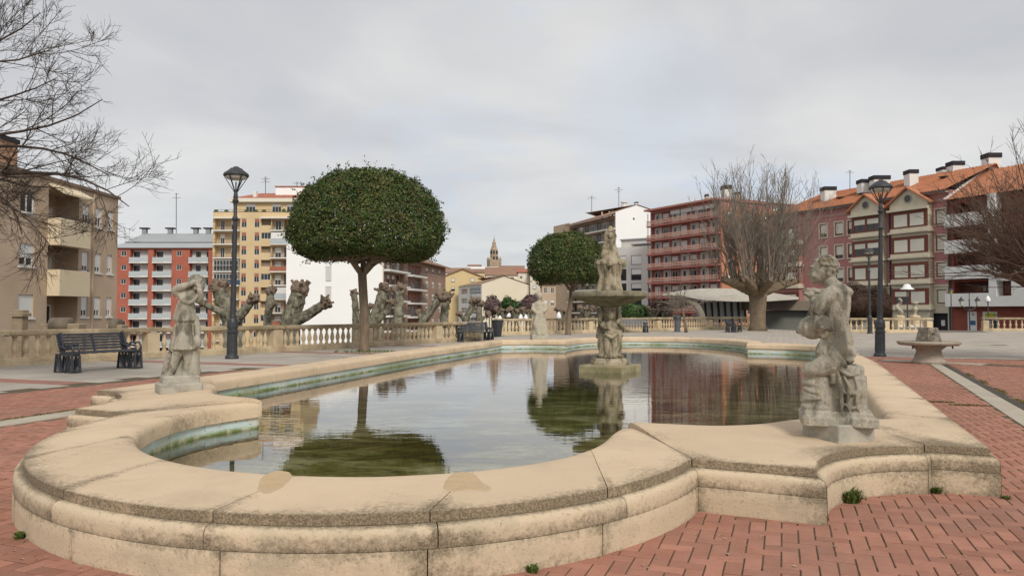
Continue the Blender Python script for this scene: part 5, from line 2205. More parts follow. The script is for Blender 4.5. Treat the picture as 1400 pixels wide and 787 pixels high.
YM = 53.0
C_ = lambda u, v, dy=0.0: at(u, v, YM + dy)
bm = Vector((C_(1036, 450).x, YM, 0))
pollard_whips(bm, 'broad bare pollarded tree with a thick trunk in front of the red balconies', YM,
              [bm - Vector((0, 0, .2)), bm + Vector((0, 0, .4)), C_(1036, 430), C_(1036, 412), C_(1036, 396)], [.74, .58, .53, .58, .68],
              [C_(986, 381, -.5), C_(1000, 374, 1.2), C_(1019, 366, -1.2), C_(1040, 364, 1.2), C_(1060, 370, -1.0), C_(1074, 376, 1.0), C_(1089, 384, .2), C_(1045, 378, 2.8), C_(1018, 380, -2.6), C_(1056, 382, -2.4)],
              .34, 19, (2.6, 7.9), 10, (.6, 2.2), .036, (BARK_M, BARK_TW), 21, spread=.21, up=.92, rmin=.012)
YR = 21.0
D_ = lambda u, v, dy=0.0: at(u, v, YR + dy)
br = Vector((D_(1480, 450).x, YR, 0))
pollard_whips(br, 'dense dark bare tree at the right edge in front of the white balconies', YR,
              [br - Vector((0, 0, .2)), br + Vector((0, 0, .4)), D_(1478, 440), D_(1474, 410)], [.5, .36, .32, .36],
              [D_(1372, 372, -.2), D_(1390, 345, .5), D_(1412, 330, -.6), D_(1440, 320, .7), D_(1402, 382, .8), D_(1470, 318, -.2), D_(1500, 330, .6), D_(1530, 350, 0), D_(1400, 358, -1.2)],
              .17, 33, (.9, 3.3), 8, (.3, 1.0), .018, (BARK_RT, BARK_RT), 33, spread=.85, up=.62, name='bare_tree', rmin=.0055)


# ---- plane trees cut back to knobbly fists, beyond the balustrade
def fist(b, c, r, n=9):
    c = Vector(c)
    for k in range(n):
        v_ = Vector((random.gauss(0, 1), random.gauss(0, 1), random.gauss(0.35, .8))).normalized()
        q = c + v_ * r * random.uniform(.5, .85)
        rr = r * random.uniform(.34, .56)
        b.ell(q, (rr, rr, rr * random.uniform(.8, 1.2)), (random.uniform(0, 3), random.uniform(0, 3), 0), 8, 6)


def plane_tree(Y, stems, label, base_z=-4.0, group='pollarded plane trees below the balustrade'):
    """stems: list of (pixel polyline, pixel width base, width top, fist radius px)"""
    pu = stems[0][0][0]
    base = Vector((at(pu[0], pu[1], Y).x, Y, base_z))
    t = thing('plane_tree', label, 'tree', base, 0, group)
    crotch = at(pu[0], pu[1] + 8, Y)
    b = MB()
    k = Y / F_PX
    w0 = max(s[1] for s in stems) * .62 * k
    b.tube([base - Vector((0, 0, .2)), base + Vector((0, 0, .5)), base.lerp(crotch, .6), crotch], [w0 * 1.5, w0 * 1.15, w0, w0], 12, True, .06)
    b.build('trunk', PLANE, t, True)
    for i, (px, w_a, w_b, fr) in enumerate(stems):
        dy = random.uniform(-.6, .6)
        pts = [crotch] + [at(u, v, Y + dy * (j + 1) / len(px)) for j, (u, v) in enumerate(px)]
        pts = [Vector(p) for p in resample(smooth([tuple(p) for p in pts], 4), 9)]
        b = MB()
        near_ = Y < 40
        b.tube(pts, list(np.linspace(w_a * 1.08, w_b * .92, 9) * .5 * k), 12, True, .12)
        for q in range(7):
            pp = pts[random.randint(2, 8)] + Vector((random.gauss(0, 1), random.gauss(0, 1), random.gauss(0, 1))).normalized() * w_b * .42 * k
            b.ell(pp, tuple(random.uniform(.10, .2) * w_b * k for _ in range(3)), None, 8, 6)
        sculpt('limb', b, PLANE, t, .024 if near_ else .045, .07 if near_ else .05, .02, 1, True)
        b = MB()
        d = (pts[-1] - pts[-3]).normalized()
        fist(b, pts[-1] + d * fr * .25 * k, fr * .86 * k, 16)
        for q in range(10):
            v_ = (d + Vector((random.gauss(0, .75), random.gauss(0, .75), random.gauss(0, .6)))).normalized()
            b.tube([pts[-1], pts[-1] + v_ * fr * k * random.uniform(1.1, 1.55)], [fr * k * .3, fr * k * .15], 7)
        sculpt('knob', b, KNOB, t, .022 if near_ else .045, .09 if near_ else .06, .03, 1, True)
    return t


plane_tree(33.0, [([(318, 440), (308, 418), (300, 396)], 24, 20, 13), ([(312, 432), (298, 424), (279, 415)], 12, 8, 7), ([(322, 438), (334, 424), (346, 410)], 16, 10, 9)], 'knobbly pollarded plane tree with three fists behind the left statue and tall lamp')
plane_tree(35.0, [([(366, 442), (368, 420), (370, 400)], 11, 11, 8), ([(368, 425), (376, 416)], 7, 5, 4)], 'slim single stemmed pollarded plane tree in front of the yellow flats')
plane_tree(33.5, [([(396, 442), (402, 420), (409, 400)], 24, 22, 14), ([(404, 440), (424, 428), (442, 416)], 16, 13, 10)], 'forked pollarded plane tree with two fists before the white blank wall')
plane_tree(36.0, [([(487, 442), (486, 420), (484, 402)], 10, 9, 6)], 'thin pollarded plane stem just left of the large clipped tree trunk')
plane_tree(36.0, [([(512, 440), (518, 420), (524, 398)], 17, 15, 11), ([(509, 442), (503, 428), (506, 420)], 8, 6, 5), ([(514, 440), (528, 426), (534, 415)], 10, 8, 6)], 'pollarded plane tree with a tall fist right of the large clipped tree trunk')
plane_tree(38.0, [([(544, 440), (546, 418), (545, 398)], 15, 12, 10)], 'upright pollarded plane tree in front of the brown balcony block')
plane_tree(44.0, [([(578, 440), (588, 425), (601, 408)], 13, 11, 11), ([(578, 440), (573, 428)], 8, 7, 5)], 'leaning pollarded plane tree in front of the yellow gabled house')
plane_tree(45.0, [([(607, 440), (608, 425), (610, 410)], 13, 11, 10)], 'pale pollarded plane tree beside the leaning one')
plane_tree(50.0, [([(636, 440), (641, 428), (648, 414)], 9, 8, 8), ([(636, 440), (629, 430)], 6, 5, 5)], 'small pollarded plane tree below the cream gable left of the bench')
plane_tree(52.0, [([(656, 440), (655, 428), (656, 417)], 9, 8, 7), ([(656, 440), (666, 430)], 6, 4, 5)], 'small pollarded plane tree below the cream gable above the bench')
for i, (u, v, Y, lab) in enumerate(((686, 424, 62, 'far small pollarded tree left of the green conifer'), (706, 424, 64, 'far small pollarded tree below the dark hedge'), (722, 425, 62, 'far small pollarded tree under the right purple shrub'),
                                    (770, 424, 66, 'far small pollarded tree right of the far statue'), (800, 422, 66, 'far small pollarded tree below the fountain bowl'), (893, 424, 66, 'far small pollarded tree right of the green bush'), (910, 420, 68, 'far pollarded tree beside the curved canopy arch'))):
    plane_tree(Y, [([(u, 442), (u - 3, v + 8), (u - 7, v)], 6, 5, 5), ([(u, 440), (u + 5, v + 6), (u + 9, v + 1)], 5, 4, 5), ([(u, 440), (u + 1, v + 2)], 5, 4, 4)], lab, group='far pollarded trees in the lower street')


def shrub(u0, u1, v0, v1, Y, n, size, m, label, name='shrub', seed=5, group=None, base_z=-6.0, shell_=.26, lump_=.42):
    c = at((u0 + u1) / 2, (v0 + v1) / 2, Y)
    rx = (u1 - u0) / 2 / F_PX * Y
    rz = (v1 - v0) / 2 / F_PX * Y
    base = Vector((c.x, Y, base_z))
    t = thing(name, label, 'shrub', base, 0, group)
    pts, nr = crown_pts(n, tuple(c), rx, rz, rz, 2.0, 2.2, seed, shell_, lump_, wav=1.0)
    leaves('crown', pts, nr, size, m, t, .6, seed)
    b = MB()
    b.tube([base, base.lerp(c, .5), c], [.12, .1, .05], 7)
    b.build('stem', BARK, t)
    return t


shrub(662, 683, 403, 434, 84, 2600, .32, LEAFP, 'purple leaved shrub below the cream gable wall', seed=2)
shrub(712, 740, 402, 430, 82, 3000, .32, LEAFP, 'larger purple leaved shrub left of the far statue', seed=3)
shrub(686, 702, 404, 428, 86, 2600, .28, LEAF2, 'small round green shrub between the two purple shrubs', seed=4)
shrub(846, 888, 416, 442, 62, 4200, .26, LEAF2, 'dark green bush behind the far balustrade right of the fountain', seed=6)
shrub(884, 918, 408, 440, 72, 1500, .26, LEAFB, 'thin brown twiggy bush left of the curved canopy', seed=7)
shrub(676, 722, 410, 436, 92, 2600, .35, LEAF2, 'long dark hedge at the foot of the cream gable', name='hedge', seed=8)
# clipped brown hedge domes by the right balustrade
shrub(1150, 1190, 384, 446, 54, 15000, .12, LEAFB, 'tall brown clipped beech dome behind the right balustrade', name='clipped_bush', seed=10, base_z=-1.3, group=None, shell_=.1, lump_=.12)
shrub(1180, 1218, 389, 446, 56, 15000, .12, LEAFB, 'second lower brown clipped beech dome behind the tall right lamp', name='clipped_bush', seed=11, base_z=-1.3, group=None, shell_=.1, lump_=.12)

# small leaning tree near the slim bin
p = Vector((at(938, 454, 49).x, 49, 0))
t = thing('young_tree', 'young leaning bare tree beside the slim grey bin', 'tree', p)
b = MB()
b.tube([p - Vector((0, 0, .05)), at(937, 440, 49), at(934, 428, 49), at(931, 418, 49)], [.12, .085, .075, .06], 8)
b.build('trunk', BARK, t, True)
tw = Twigs(77)
P0 = np.array([at(931, 420, 49)] * 26)
D0 = np.random.normal(size=(26, 3)) * np.array([1, 1, .5]) + np.array([-.4, 0, .5])
w = tw.grow(P0, D0, tw.rng.uniform(.6, 2.0, 26), np.full(26, .03), np.full(26, .012), 6, .15, .0)
s_ = tw.kids(*w, 7, (20, 60), (.3, .9), .6, .2, 1, .05, 5, .12, 0, .012)
tw.mesh('branches', [w, s_], BARK_TW, t, 4)['kind'] = 'stuff'
# ------------------------------------------------------------------ buildings
class Face:
    """a vertical facade from A (left, seen from outside) to B"""

    def __init__(s, A, B):
        s.A = Vector((A[0], A[1], 0))
        s.B = Vector((B[0], B[1], 0))
        s.d = (s.B - s.A)
        s.len = s.d.length
        s.d.normalize()
        s.n = Vector((s.d.y, -s.d.x, 0))
        s.rz = math.atan2(s.d.y, s.d.x)

    def P(s, u, z, out=0.0):
        p = s.A + s.d * u + s.n * out
        return Vector((p.x, p.y, z))

    def u(s, px):
        """metres along the facade at photo column px"""
        r = (px - CX) / F_PX
        return (r * s.A.y - s.A.x) / (s.d.x - r * s.d.y)

    def Y(s, px):
        return (s.A + s.d * s.u(px)).y

    def z(s, px, py):
        return at(px, py, s.Y(px)).z

    def M(s, u, z, out=0.0):
        return Matrix.Translation(s.P(u, z, out)) @ Matrix.Rotation(s.rz, 4, 'Z')


def pf(u, Y):
    return Vector(((u - CX) / F_PX * Y, Y, 0))


def wall(t, F, u0, u1, z0, z1, holes, m, name='wall', out=0.0):
    us = sorted(set([u0, u1] + [round(x, 4) for h in holes for x in h[:2]]))
    zs = sorted(set([z0, z1] + [round(x, 4) for h in holes for x in h[2:4]]))
    us = [x for x in us if u0 - 1e-4 <= x <= u1 + 1e-4]
    zs = [x for x in zs if z0 - 1e-4 <= x <= z1 + 1e-4]
    mb = MB()
    nz = len(zs)
    vs = [F.P(u, z, out) for u in us for z in zs]
    fs = []
    for i in range(len(us) - 1):
        for j in range(nz - 1):
            cu, cz = (us[i] + us[i + 1]) / 2, (zs[j] + zs[j + 1]) / 2
            if any(h[0] < cu < h[1] and h[2] < cz < h[3] for h in holes):
                continue
            fs.append((i * nz + j, (i + 1) * nz + j, (i + 1) * nz + j + 1, i * nz + j + 1))
    mb.add(vs, fs)
    for h in holes:
        dp = h[4] if len(h) > 4 else 0.22
        a, b, c, d = F.P(h[0], h[2], out), F.P(h[1], h[2], out), F.P(h[1], h[3], out), F.P(h[0], h[3], out)
        a2, b2, c2, d2 = [p - F.n * dp for p in (a, b, c, d)]
        mb.add([a, b, c, d, a2, b2, c2, d2], [(0, 1, 5, 4), (1, 2, 6, 5), (2, 3, 7, 6), (3, 0, 4, 7)])
    return mb.build(name, m, t)


def body(t, F, u0, u1, z0, z1, depth, m, roof=True, name='side_wall', rm=None):
    """the other three walls and a flat top"""
    a, b = F.P(u0, z0), F.P(u1, z0)
    a2, b2 = a - F.n * depth, b - F.n * depth
    up = Vector((0, 0, z1 - z0))
    mb = MB()
    mb.add([a, a + up, a2 + up, a2], [(0, 1, 2, 3)])
    mb.add([b, b2, b2 + up, b + up], [(0, 1, 2, 3)])
    mb.add([a2, a2 + up, b2 + up, b2], [(0, 1, 2, 3)])
    mb.build(name, m, t)
    if roof:
        MB().add([a + up, b + up, b2 + up, a2 + up], [(0, 1, 2, 3)]).build('flat_roof', rm or M_CONC, t)


WCACHE = {}


def window(t, F, u0, u1, z0, z1, fm, inset=0.12, cols=1, rows=1, blind=0.0, bm=None, fw=0.07, name='window', pane=None, out=0.0):
    w, h = round(u1 - u0, 2), round(z1 - z0, 2)
    key = (w, h, fm.name, cols, rows, round(blind, 2), bm.name if bm else '', fw)
    if key not in WCACHE:
        mb = MB()
        mb.box((fw / 2, 0, h / 2), (fw, .06, h))
        mb.box((w - fw / 2, 0, h / 2), (fw, .06, h))
        mb.box((w / 2, 0, fw / 2), (w - 2 * fw, .06, fw))
        mb.box((w / 2, 0, h - fw / 2), (w - 2 * fw, .06, fw))
        for i in range(1, cols):
            mb.box((w * i / cols, .002, h / 2), (fw * .8, .056, h - 2 * fw))
        for i in range(1, rows):
            mb.box((w / 2, .004, h * i / rows), (w - 2 * fw, .05, fw * .7))
        me = mb.mesh('window')
        me.materials.append(fm)
        pb = MB().add([(0, .022, 0), (w, .022, 0), (w, .022, h), (0, .022, h)], [(0, 1, 2, 3)])
        mp = pb.mesh('pane')
        mp.materials.append(pane or M_PANE)
        mbl = None
        if blind > 0:
            bb = MB()
            hb = (h - 2 * fw) * blind
            bb.box((w / 2, -.012, h - fw - hb / 2), (w - 2 * fw + .01, .03, hb))
            mbl = bb.mesh('blind')
            mbl.materials.append(bm or M_SHUT)
        WCACHE[key] = (me, mp, mbl)
    me, mp, mbl = WCACHE[key]
    M = wmat(t).inverted() @ F.M(u0, z0, out - inset)
    o = link(name, me, t, M)
    link('pane', mp, o)
    if mbl:
        link('blind', mbl, o)
    return o


def fbox(F, u0, u1, z0, z1, o0, o1, mb=None):
    """box on a facade: along, up, outwards"""
    mb = mb or MB()
    mb.box(((u0 + u1) / 2, -(o0 + o1) / 2, (z0 + z1) / 2), (u1 - u0, abs(o1 - o0), z1 - z0), M=F.M(0, 0))
    return mb


def balcony(t, F, u0, u1, z, out, m, style='bars', rm=None, h=1.0, th=.18, step=.22, name='balcony', inn=0.0):
    s = fbox(F, u0, u1, z - th, z, -inn, out).build(name, m, t)
    mb = MB()
    e = .06
    if style == 'panel':
        fbox(F, u0, u1, z + .002, z + h, out - .12, out - .003, mb)
        fbox(F, u0, u0 + .1, z + .002, z + h, 0.003, out - .122, mb)
        fbox(F, u1 - .1, u1, z + .002, z + h, 0.003, out - .122, mb)
    elif style == 'glass':
        fbox(F, u0 + .02, u1 - .02, z + .05, z + h, out - .05, out - .03, mb)
    elif style == 'hbars':
        for i in range(4):
            zz = z + .12 + i * (h - .12) / 3
            fbox(F, u0, u1, zz - .05, zz + .05, out - .07, out - .01, mb)
        n = max(2, int((u1 - u0) / 1.6))
        for i in range(n + 1):
            uu = u0 + .03 + (u1 - u0 - .06) * i / n
            fbox(F, uu - .03, uu + .03, z + .002, z + h, out - .12, out - .075, mb)
    else:
        fbox(F, u0, u1, z + h - .05, z + h, out - .06, out - .01, mb)
        fbox(F, u0, u1, z + .08, z + .12, out - .06, out - .01, mb)
        n = max(2, int((u1 - u0) / step))
        for i in range(n + 1):
            uu = u0 + .02 + (u1 - u0 - .04) * i / n
            fbox(F, uu - .012, uu + .012, z + .12, z + h - .05, out - .045, out - .02, mb)
    mb.build('railing', rm or m, s)
    return s


def flatpanel(t, F, u0, u1, z0, z1, out, m, name):
    return fbox(F, u0, u1, z0, z1, out - .04, out).build(name, m, t)


def chimney(t, u0, u1, v0, v1, Y, m=None, cap=0.28, d=1.4):
    a, b = at(u0, v1, Y), at(u1, v0, Y)
    zc = b.z - (b.z - a.z) * cap
    c = ((a.x + b.x) / 2, Y)
    w = b.x - a.x
    MBx = MB()
    MBx.box((c[0], c[1], (a.z - 1.5 + zc) / 2), (w * .9, d, zc - a.z + 1.5))
    ch = MBx.build('chimney', m or M_WHITED, t)
    mb = MB()
    mb.box((c[0], c[1], (zc + b.z) / 2 + .004), (w, d * 1.1, b.z - zc))
    mb.build('chimney_cap', M_LEAD, ch)
    return ch


def antenna(u, v0, v1, Y, label, arms=3):
    a, b = at(u, v1, Y), at(u, v0, Y)
    t = thing('antenna', label, 'antenna', a)
    r = .06 * Y / 150
    mb = MB()
    mb.bar(a - Vector((0, 0, .4)), b, r * 1.6)
    mb.build('mast', M_IRON, t)
    mb = MB()
    for i in range(arms):
        zz = b.z - (b.z - a.z) * .1 * (i + .2)
        mb.bar((a.x - .5 * Y / 150 * (i % 2 + .7), Y, zz), (a.x + .5 * Y / 150 * (i % 2 + .7), Y, zz), r)
    mb.build('crossbar', M_IRON, t)
    return t


ROOF_OR = mat('roof_orange_tile', (0.40, 0.165, 0.085), (0.49, 0.22, 0.125), 1.2, .9, .3, 10, (0.3, 0.13, 0.07), .5, .5, .5, .7)
ROOF_BR = mat('roof_brown_tile', (0.26, 0.15, 0.10), (0.33, 0.20, 0.14), .8, .9, .2, 8, (0.17, 0.12, 0.09), .4, .5, .5, .7)
ROOF_RED = mat('roof_red_tile', (0.34, 0.12, 0.08), (0.42, 0.17, 0.11), .8, .9, .2, 8)
ROOF_GREY = mat('roof_grey_metal', (0.34, 0.36, 0.38), (0.38, 0.40, 0.42), .3, .6)
W_TAN = mat('tan_brick', (0.49, 0.375, 0.27), (0.56, 0.43, 0.315), .35, .9, .2, 14, (0.37, 0.28, 0.20), .25, .5, .48, .68)
W_CREAM = mat('cream_render', (0.66, 0.55, 0.38), (0.72, 0.61, 0.44), .4, .9)
W_CREAMP = mat('pale_cream_render', (0.78, 0.70, 0.55), (0.82, 0.74, 0.60), .2, .9)
W_YEL = mat('yellow_brick', (0.62, 0.465, 0.27), (0.68, 0.525, 0.32), .3, .9)
W_YELR = mat('yellow_render', (0.66, 0.51, 0.27), (0.70, 0.55, 0.31), .2, .9)
W_RED = mat('red_cladding', (0.38, 0.115, 0.075), (0.44, 0.145, 0.10), .4, .8)
W_PINK = mat('pink_brick', (0.43, 0.19, 0.18), (0.49, 0.23, 0.215), .8, .9, .2, 12, (0.37, 0.155, 0.15), .5, .5, .5, .7)
W_PALE = mat('cream_stone_band', (0.58, 0.52, 0.40), (0.65, 0.585, 0.46), .6, .9, 0, 1, (0.46, 0.41, 0.32), .8, .5)
W_BRED = mat('dark_red_brick', (0.24, 0.065, 0.045), (0.30, 0.09, 0.06), .8, .9, .2, 12)
W_ORB = mat('orange_brick', (0.47, 0.20, 0.11), (0.53, 0.245, 0.14), .5, .9)
W_BROWN = mat('brown_brick', (0.34, 0.225, 0.17), (0.40, 0.27, 0.205), .4, .9)
W_GREY = mat('pale_grey_cladding', (0.62, 0.61, 0.58), (0.66, 0.65, 0.62), .2, .8)
W_SALM = mat('salmon_paint', (0.46, 0.19, 0.155), (0.52, 0.23, 0.19), .8, .7)
W_SALD = mat('salmon_bars', (0.62, 0.35, 0.27), (0.66, 0.39, 0.31), .8, .7)
W_GREYB = mat('blue_grey_frame', (0.10, 0.12, 0.16))
M_BRSH = mat('blind_brick_red', (0.34, 0.12, 0.07), (0.40, 0.16, 0.10), .8, .8)
M_CHST = mat('church_stone', (0.36, 0.275, 0.19), (0.44, 0.34, 0.24), .2, .95, 0, 1, (0.22, 0.17, 0.12), .25, .6, .5, .65)
M_RAILD = mat('rail_dark', (0.06, 0.055, 0.055))
M_AWN = mat('awning_cream', (0.72, 0.62, 0.45), (0.76, 0.67, 0.5), .8, .9)

# ---- 1 tan brick apartments on the left
F = Face((-27.4, 29.0), (-27.4, 51.7))
t = thing('apartment_building', 'tan brick three storey apartments with cream balconies at the left edge', 'building', F.A)
holes = []
yw = lambda px: F.u(px)
cols = [(25, 45.5), (111, 120), (128.7, 137.4), (145.6, 152.5)]
rows = [(6.93, 8.2), (3.92, 5.2), (1.02, 2.33)]
rec = (yw(64), yw(106))
for c in cols:
    for r_ in rows:
        holes.append((yw(c[0]), yw(c[1]), r_[0], r_[1], .2))
for z0, z1 in ((5.5, 8.6), (2.55, 5.42), (-.5, 2.47)):
    holes.append((rec[0], rec[1], z0, z1, 1.5))
wall(t, F, 0, F.len, -9.4, 9.15, holes, W_TAN)
body(t, F, 0, F.len, -9.4, 9.15, 12, W_TAN)
for c in cols:
    for i, r_ in enumerate(rows):
        window(t, F, yw(c[0]) + .01, yw(c[1]) - .01, r_[0] + .01, r_[1] - .01, M_FRAMEW, .1, 2, 1, (.0, .65, .85)[i] if c[0] < 60 else (.5, .75, .7)[i], M_SHUTW, .09)
        fbox(F, yw(c[0]) - .1, yw(c[1]) + .1, r_[0] - .1, r_[0] - .005, -.02, .08).build('sill', M_WHITED, t)
for i, (z0, z1) in enumerate(((5.5, 8.6), (2.55, 5.42), (-.5, 2.47))):
    flatpanel(t, F, rec[0], rec[1], z0, z1, -1.46, W_TAN, 'back_wall')
    window(t, F, rec[0] + 1.2, rec[1] - .5, z0 + .1, z0 + 2.3, M_FRAMEW, 1.40, 2, 1, (.95, .55, 0)[i], M_SHUT, .09, 'balcony_door')
    window(t, F, rec[0] + .25, rec[0] + .75, z0 + 1.0, z0 + 2.3, M_FRAMEW, 1.40, 1, 1, .8, M_SHUTW, .07)
for z, zp in ((5.5, 6.9), (2.5, 3.85)):
    s = fbox(F, rec[0] - .02, rec[1] + .02, z - .2, z, .003, .75).build('balcony', W_CREAM, t)
    mb = MB()
    fbox(F, rec[0] - .02, rec[1] + .02, z + .003, zp, .60, .75, mb)
    fbox(F, rec[0] - .02, rec[0] + .1, z + .003, zp, .003, .597, mb)
    fbox(F, rec[1] - .1, rec[1] + .02, z + .003, zp, .003, .597, mb)
    mb.build('parapet', W_CREAM, s)
    mb = MB()
    fbox(F, rec[0], rec[1], zp + .1, zp + .14, .64, .68, mb)
    fbox(F, rec[0] + .02, rec[0] + .05, zp, zp + .1, .64, .68, mb)
    fbox(F, rec[1] - .05, rec[1] - .02, zp, zp + .1, .64, .68, mb)
    mb.build('handrail', M_IRON, s)
mb = MB()
a, b = F.P(rec[0] - .05, 9.0, .005), F.P(rec[1] + .05, 9.0, .005)
c, d_ = F.P(rec[1] + .05, 8.45, .95), F.P(rec[0] - .05, 8.45, .95)
dn = Vector((0, 0, -.12))
mb.add([a, b, c, d_, a + dn, b + dn, c + dn, d_ + dn], [(3, 2, 1, 0), (4, 5, 6, 7), (2, 3, 7, 6), (1, 2, 6, 5), (3, 0, 4, 7)])
mb.build('balcony_canopy', W_CREAM, t)
fbox(F, -.1, F.len + .1, 9.152, 9.34, -.35, .14).build('roof_coping', mat('coping_brown', (0.22, 0.16, 0.12)), t)
mb = MB()
fbox(F, yw(124.5), yw(126), -.5, 9.1, .01, .1, mb)
mb.build('drainpipe', W_TAN, t)
mb = MB()
mb.box((-33.0, 46.5, 10.6), (2.4, 2.4, 3.0))
ch = mb.build('chimney', mat('chimney_orange', (0.42, 0.25, 0.16)), t)
mb = MB()
mb.box((-33.0, 46.5, 12.25), (2.6, 2.6, .28))
mb.build('chimney_cap', M_LEAD, ch)

# ---- 2 red and white block
F = Face(pf(146, 158), pf(290.6, 158))
t = thing('apartment_building', 'red and white apartment block with stacked white loggias and a grey metal roof', 'building', F.A)
zt = F.z(220, 339)
lv = [F.z(220, 358.1) - 2.965 * i for i in range(-0, 8)]
bays = [(177.3, 201.5), (209, 233.9), (258.5, 284.4)]
holes = []
for a, b in bays:
    for i, z in enumerate(lv):
        top = zt - .35 if i == 0 else lv[i - 1] - .22
        holes.append((F.u(a), F.u(b), z, top, 1.3))
wins = [(164.3, 172), (240.5, 247.6)]
for a, b in wins:
    for i, z in enumerate(lv):
        holes.append((F.u(a), F.u(b), z + 1.25, z + 2.4, .2))
wall(t, F, 0, F.len, -9.4, zt, holes, W_RED)
body(t, F, 0, F.len, -9.4, zt, 14, W_RED)
for a, b in wins:
    for z in lv:
        window(t, F, F.u(a) + .02, F.u(b) - .02, z + 1.27, z + 2.38, M_FRAMEW, .12, 2, 1, .0, None, .07)
for bi, (a, b) in enumerate(bays):
    u0, u1 = F.u(a), F.u(b)
    w = u1 - u0
    for i, z in enumerate(lv):
        top = zt - .35 if i == 0 else lv[i - 1] - .22
        if z < -8:
            continue
        flatpanel(t, F, u0, u1, z, top, -1.25, M_WHITED, 'back_panel')
        if bi < 2:
            window(t, F, u0 + w * .04, u0 + w * .38, z + .05, z + 2.25, M_FRAMED, 1.2, 2, 1, 0, None, .06, 'balcony_door')
            window(t, F, u0 + w * .86, u0 + w * .99, z + .9, z + 2.25, M_FRAMED, 1.2, 1, 1, 0, None, .06)
        else:
            window(t, F, u0 + w * .22, u0 + w * .46, z + .05, z + 2.25, M_FRAMED, 1.2, 2, 1, 0, None, .06, 'balcony_door')
            window(t, F, u0 + w * .78, u0 + w * .99, z + .05, z + 2.25, M_FRAMED, 1.2, 1, 1, 0, None, .06)
        balcony(t, F, u0 - .1, u1 + .1, z, .45, M_WHITED, 'glass', M_PANEB, 1.0, .26, inn=-.004)
e0 = zt
mb = MB()
A0, B0 = F.P(-.3, e0 + .01, .5), F.P(F.len + .2, e0 + .01, .5)
A1, B1 = F.P(2.5, e0 + 1.3, -2.0), F.P(F.len + .2, e0 + 1.3, -2.0)
A2, B2 = F.P(4.2, F.z(220, 319) + .7, -7), F.P(F.len + .2, F.z(220, 319) + .7, -7)
A3, B3 = F.P(-.3, e0 + .01, -14.2), F.P(F.len + .2, e0 + .01, -14.2)
mb.add([A0, B0, B1, A1], [(0, 1, 2, 3)])
mb.add([A1 + Vector((0, 0, .15)), B1 + Vector((0, 0, .15)), B2, A2], [(0, 1, 2, 3)])
mb.add([A2, B2, B3, A3], [(0, 1, 2, 3)])
mb.add([A0, A1, A2, A3], [(3, 2, 1, 0)])
mb.build('metal_roof', ROOF_GREY, t)
n = 26
mb = MB()
for i in range(n):
    f = (i + .5) / n
    mb.bar(A1.lerp(B1, f) + Vector((0, 0, .17)), A2.lerp(B2, f) + Vector((0, 0, .02)), .07, .05)
mb.build('roof_seam', ROOF_GREY, t)
for u_ in (198, 233, 268, 285):
    c = at(u_, 318, 165)
    mb = MB()
    mb.box((c.x, 165, c.z - .2), (.9, .9, 2.0))
    v_ = mb.build('roof_vent', mat('vent_grey', (0.28, 0.29, 0.3)), t)
    mb = MB()
    mb.box((c.x, 165, c.z + .95), (1.9, 1.2, .28))
    mb.build('vent_cap', M_LEAD, v_)
antenna(241, 264, 318, 166, 'tall thin aerial on the grey metal roof', 2)

# ---- 3 yellow tower block
F = Face(pf(289.8, 150), pf(412, 150))
t = thing('apartment_building', 'tall yellow brick apartment tower with balconies left of the large clipped tree', 'building', F.A)
zt = F.z(330, 290)
s0 = F.z(330, 314.7)
lv = [s0 - 2.76 * i for i in range(9)]
holes = []
b1 = (F.u(292.6), F.u(327))
b2 = (F.u(370.5), F.u(399))
lg = (F.u(356), F.u(369.5))
wc = [(F.u(328.9), F.u(336.2)), (F.u(346.7), F.u(353.9))]
for z in lv:
    holes += [(b1[0], b1[1], z, z + 2.3, 1.1), (b2[0], b2[1], z, z + 2.3, 1.1), (lg[0], lg[1], z + 1.0, z + 2.3, .8)]
    for a, b in wc:
        holes.append((a, b, z + .55, z + 2.4, .15))
wall(t, F, 0, F.len, -9.4, zt, holes, W_YEL)
body(t, F, 0, F.len, -9.4, zt, 15, W_YEL)
rr = random.Random(4)
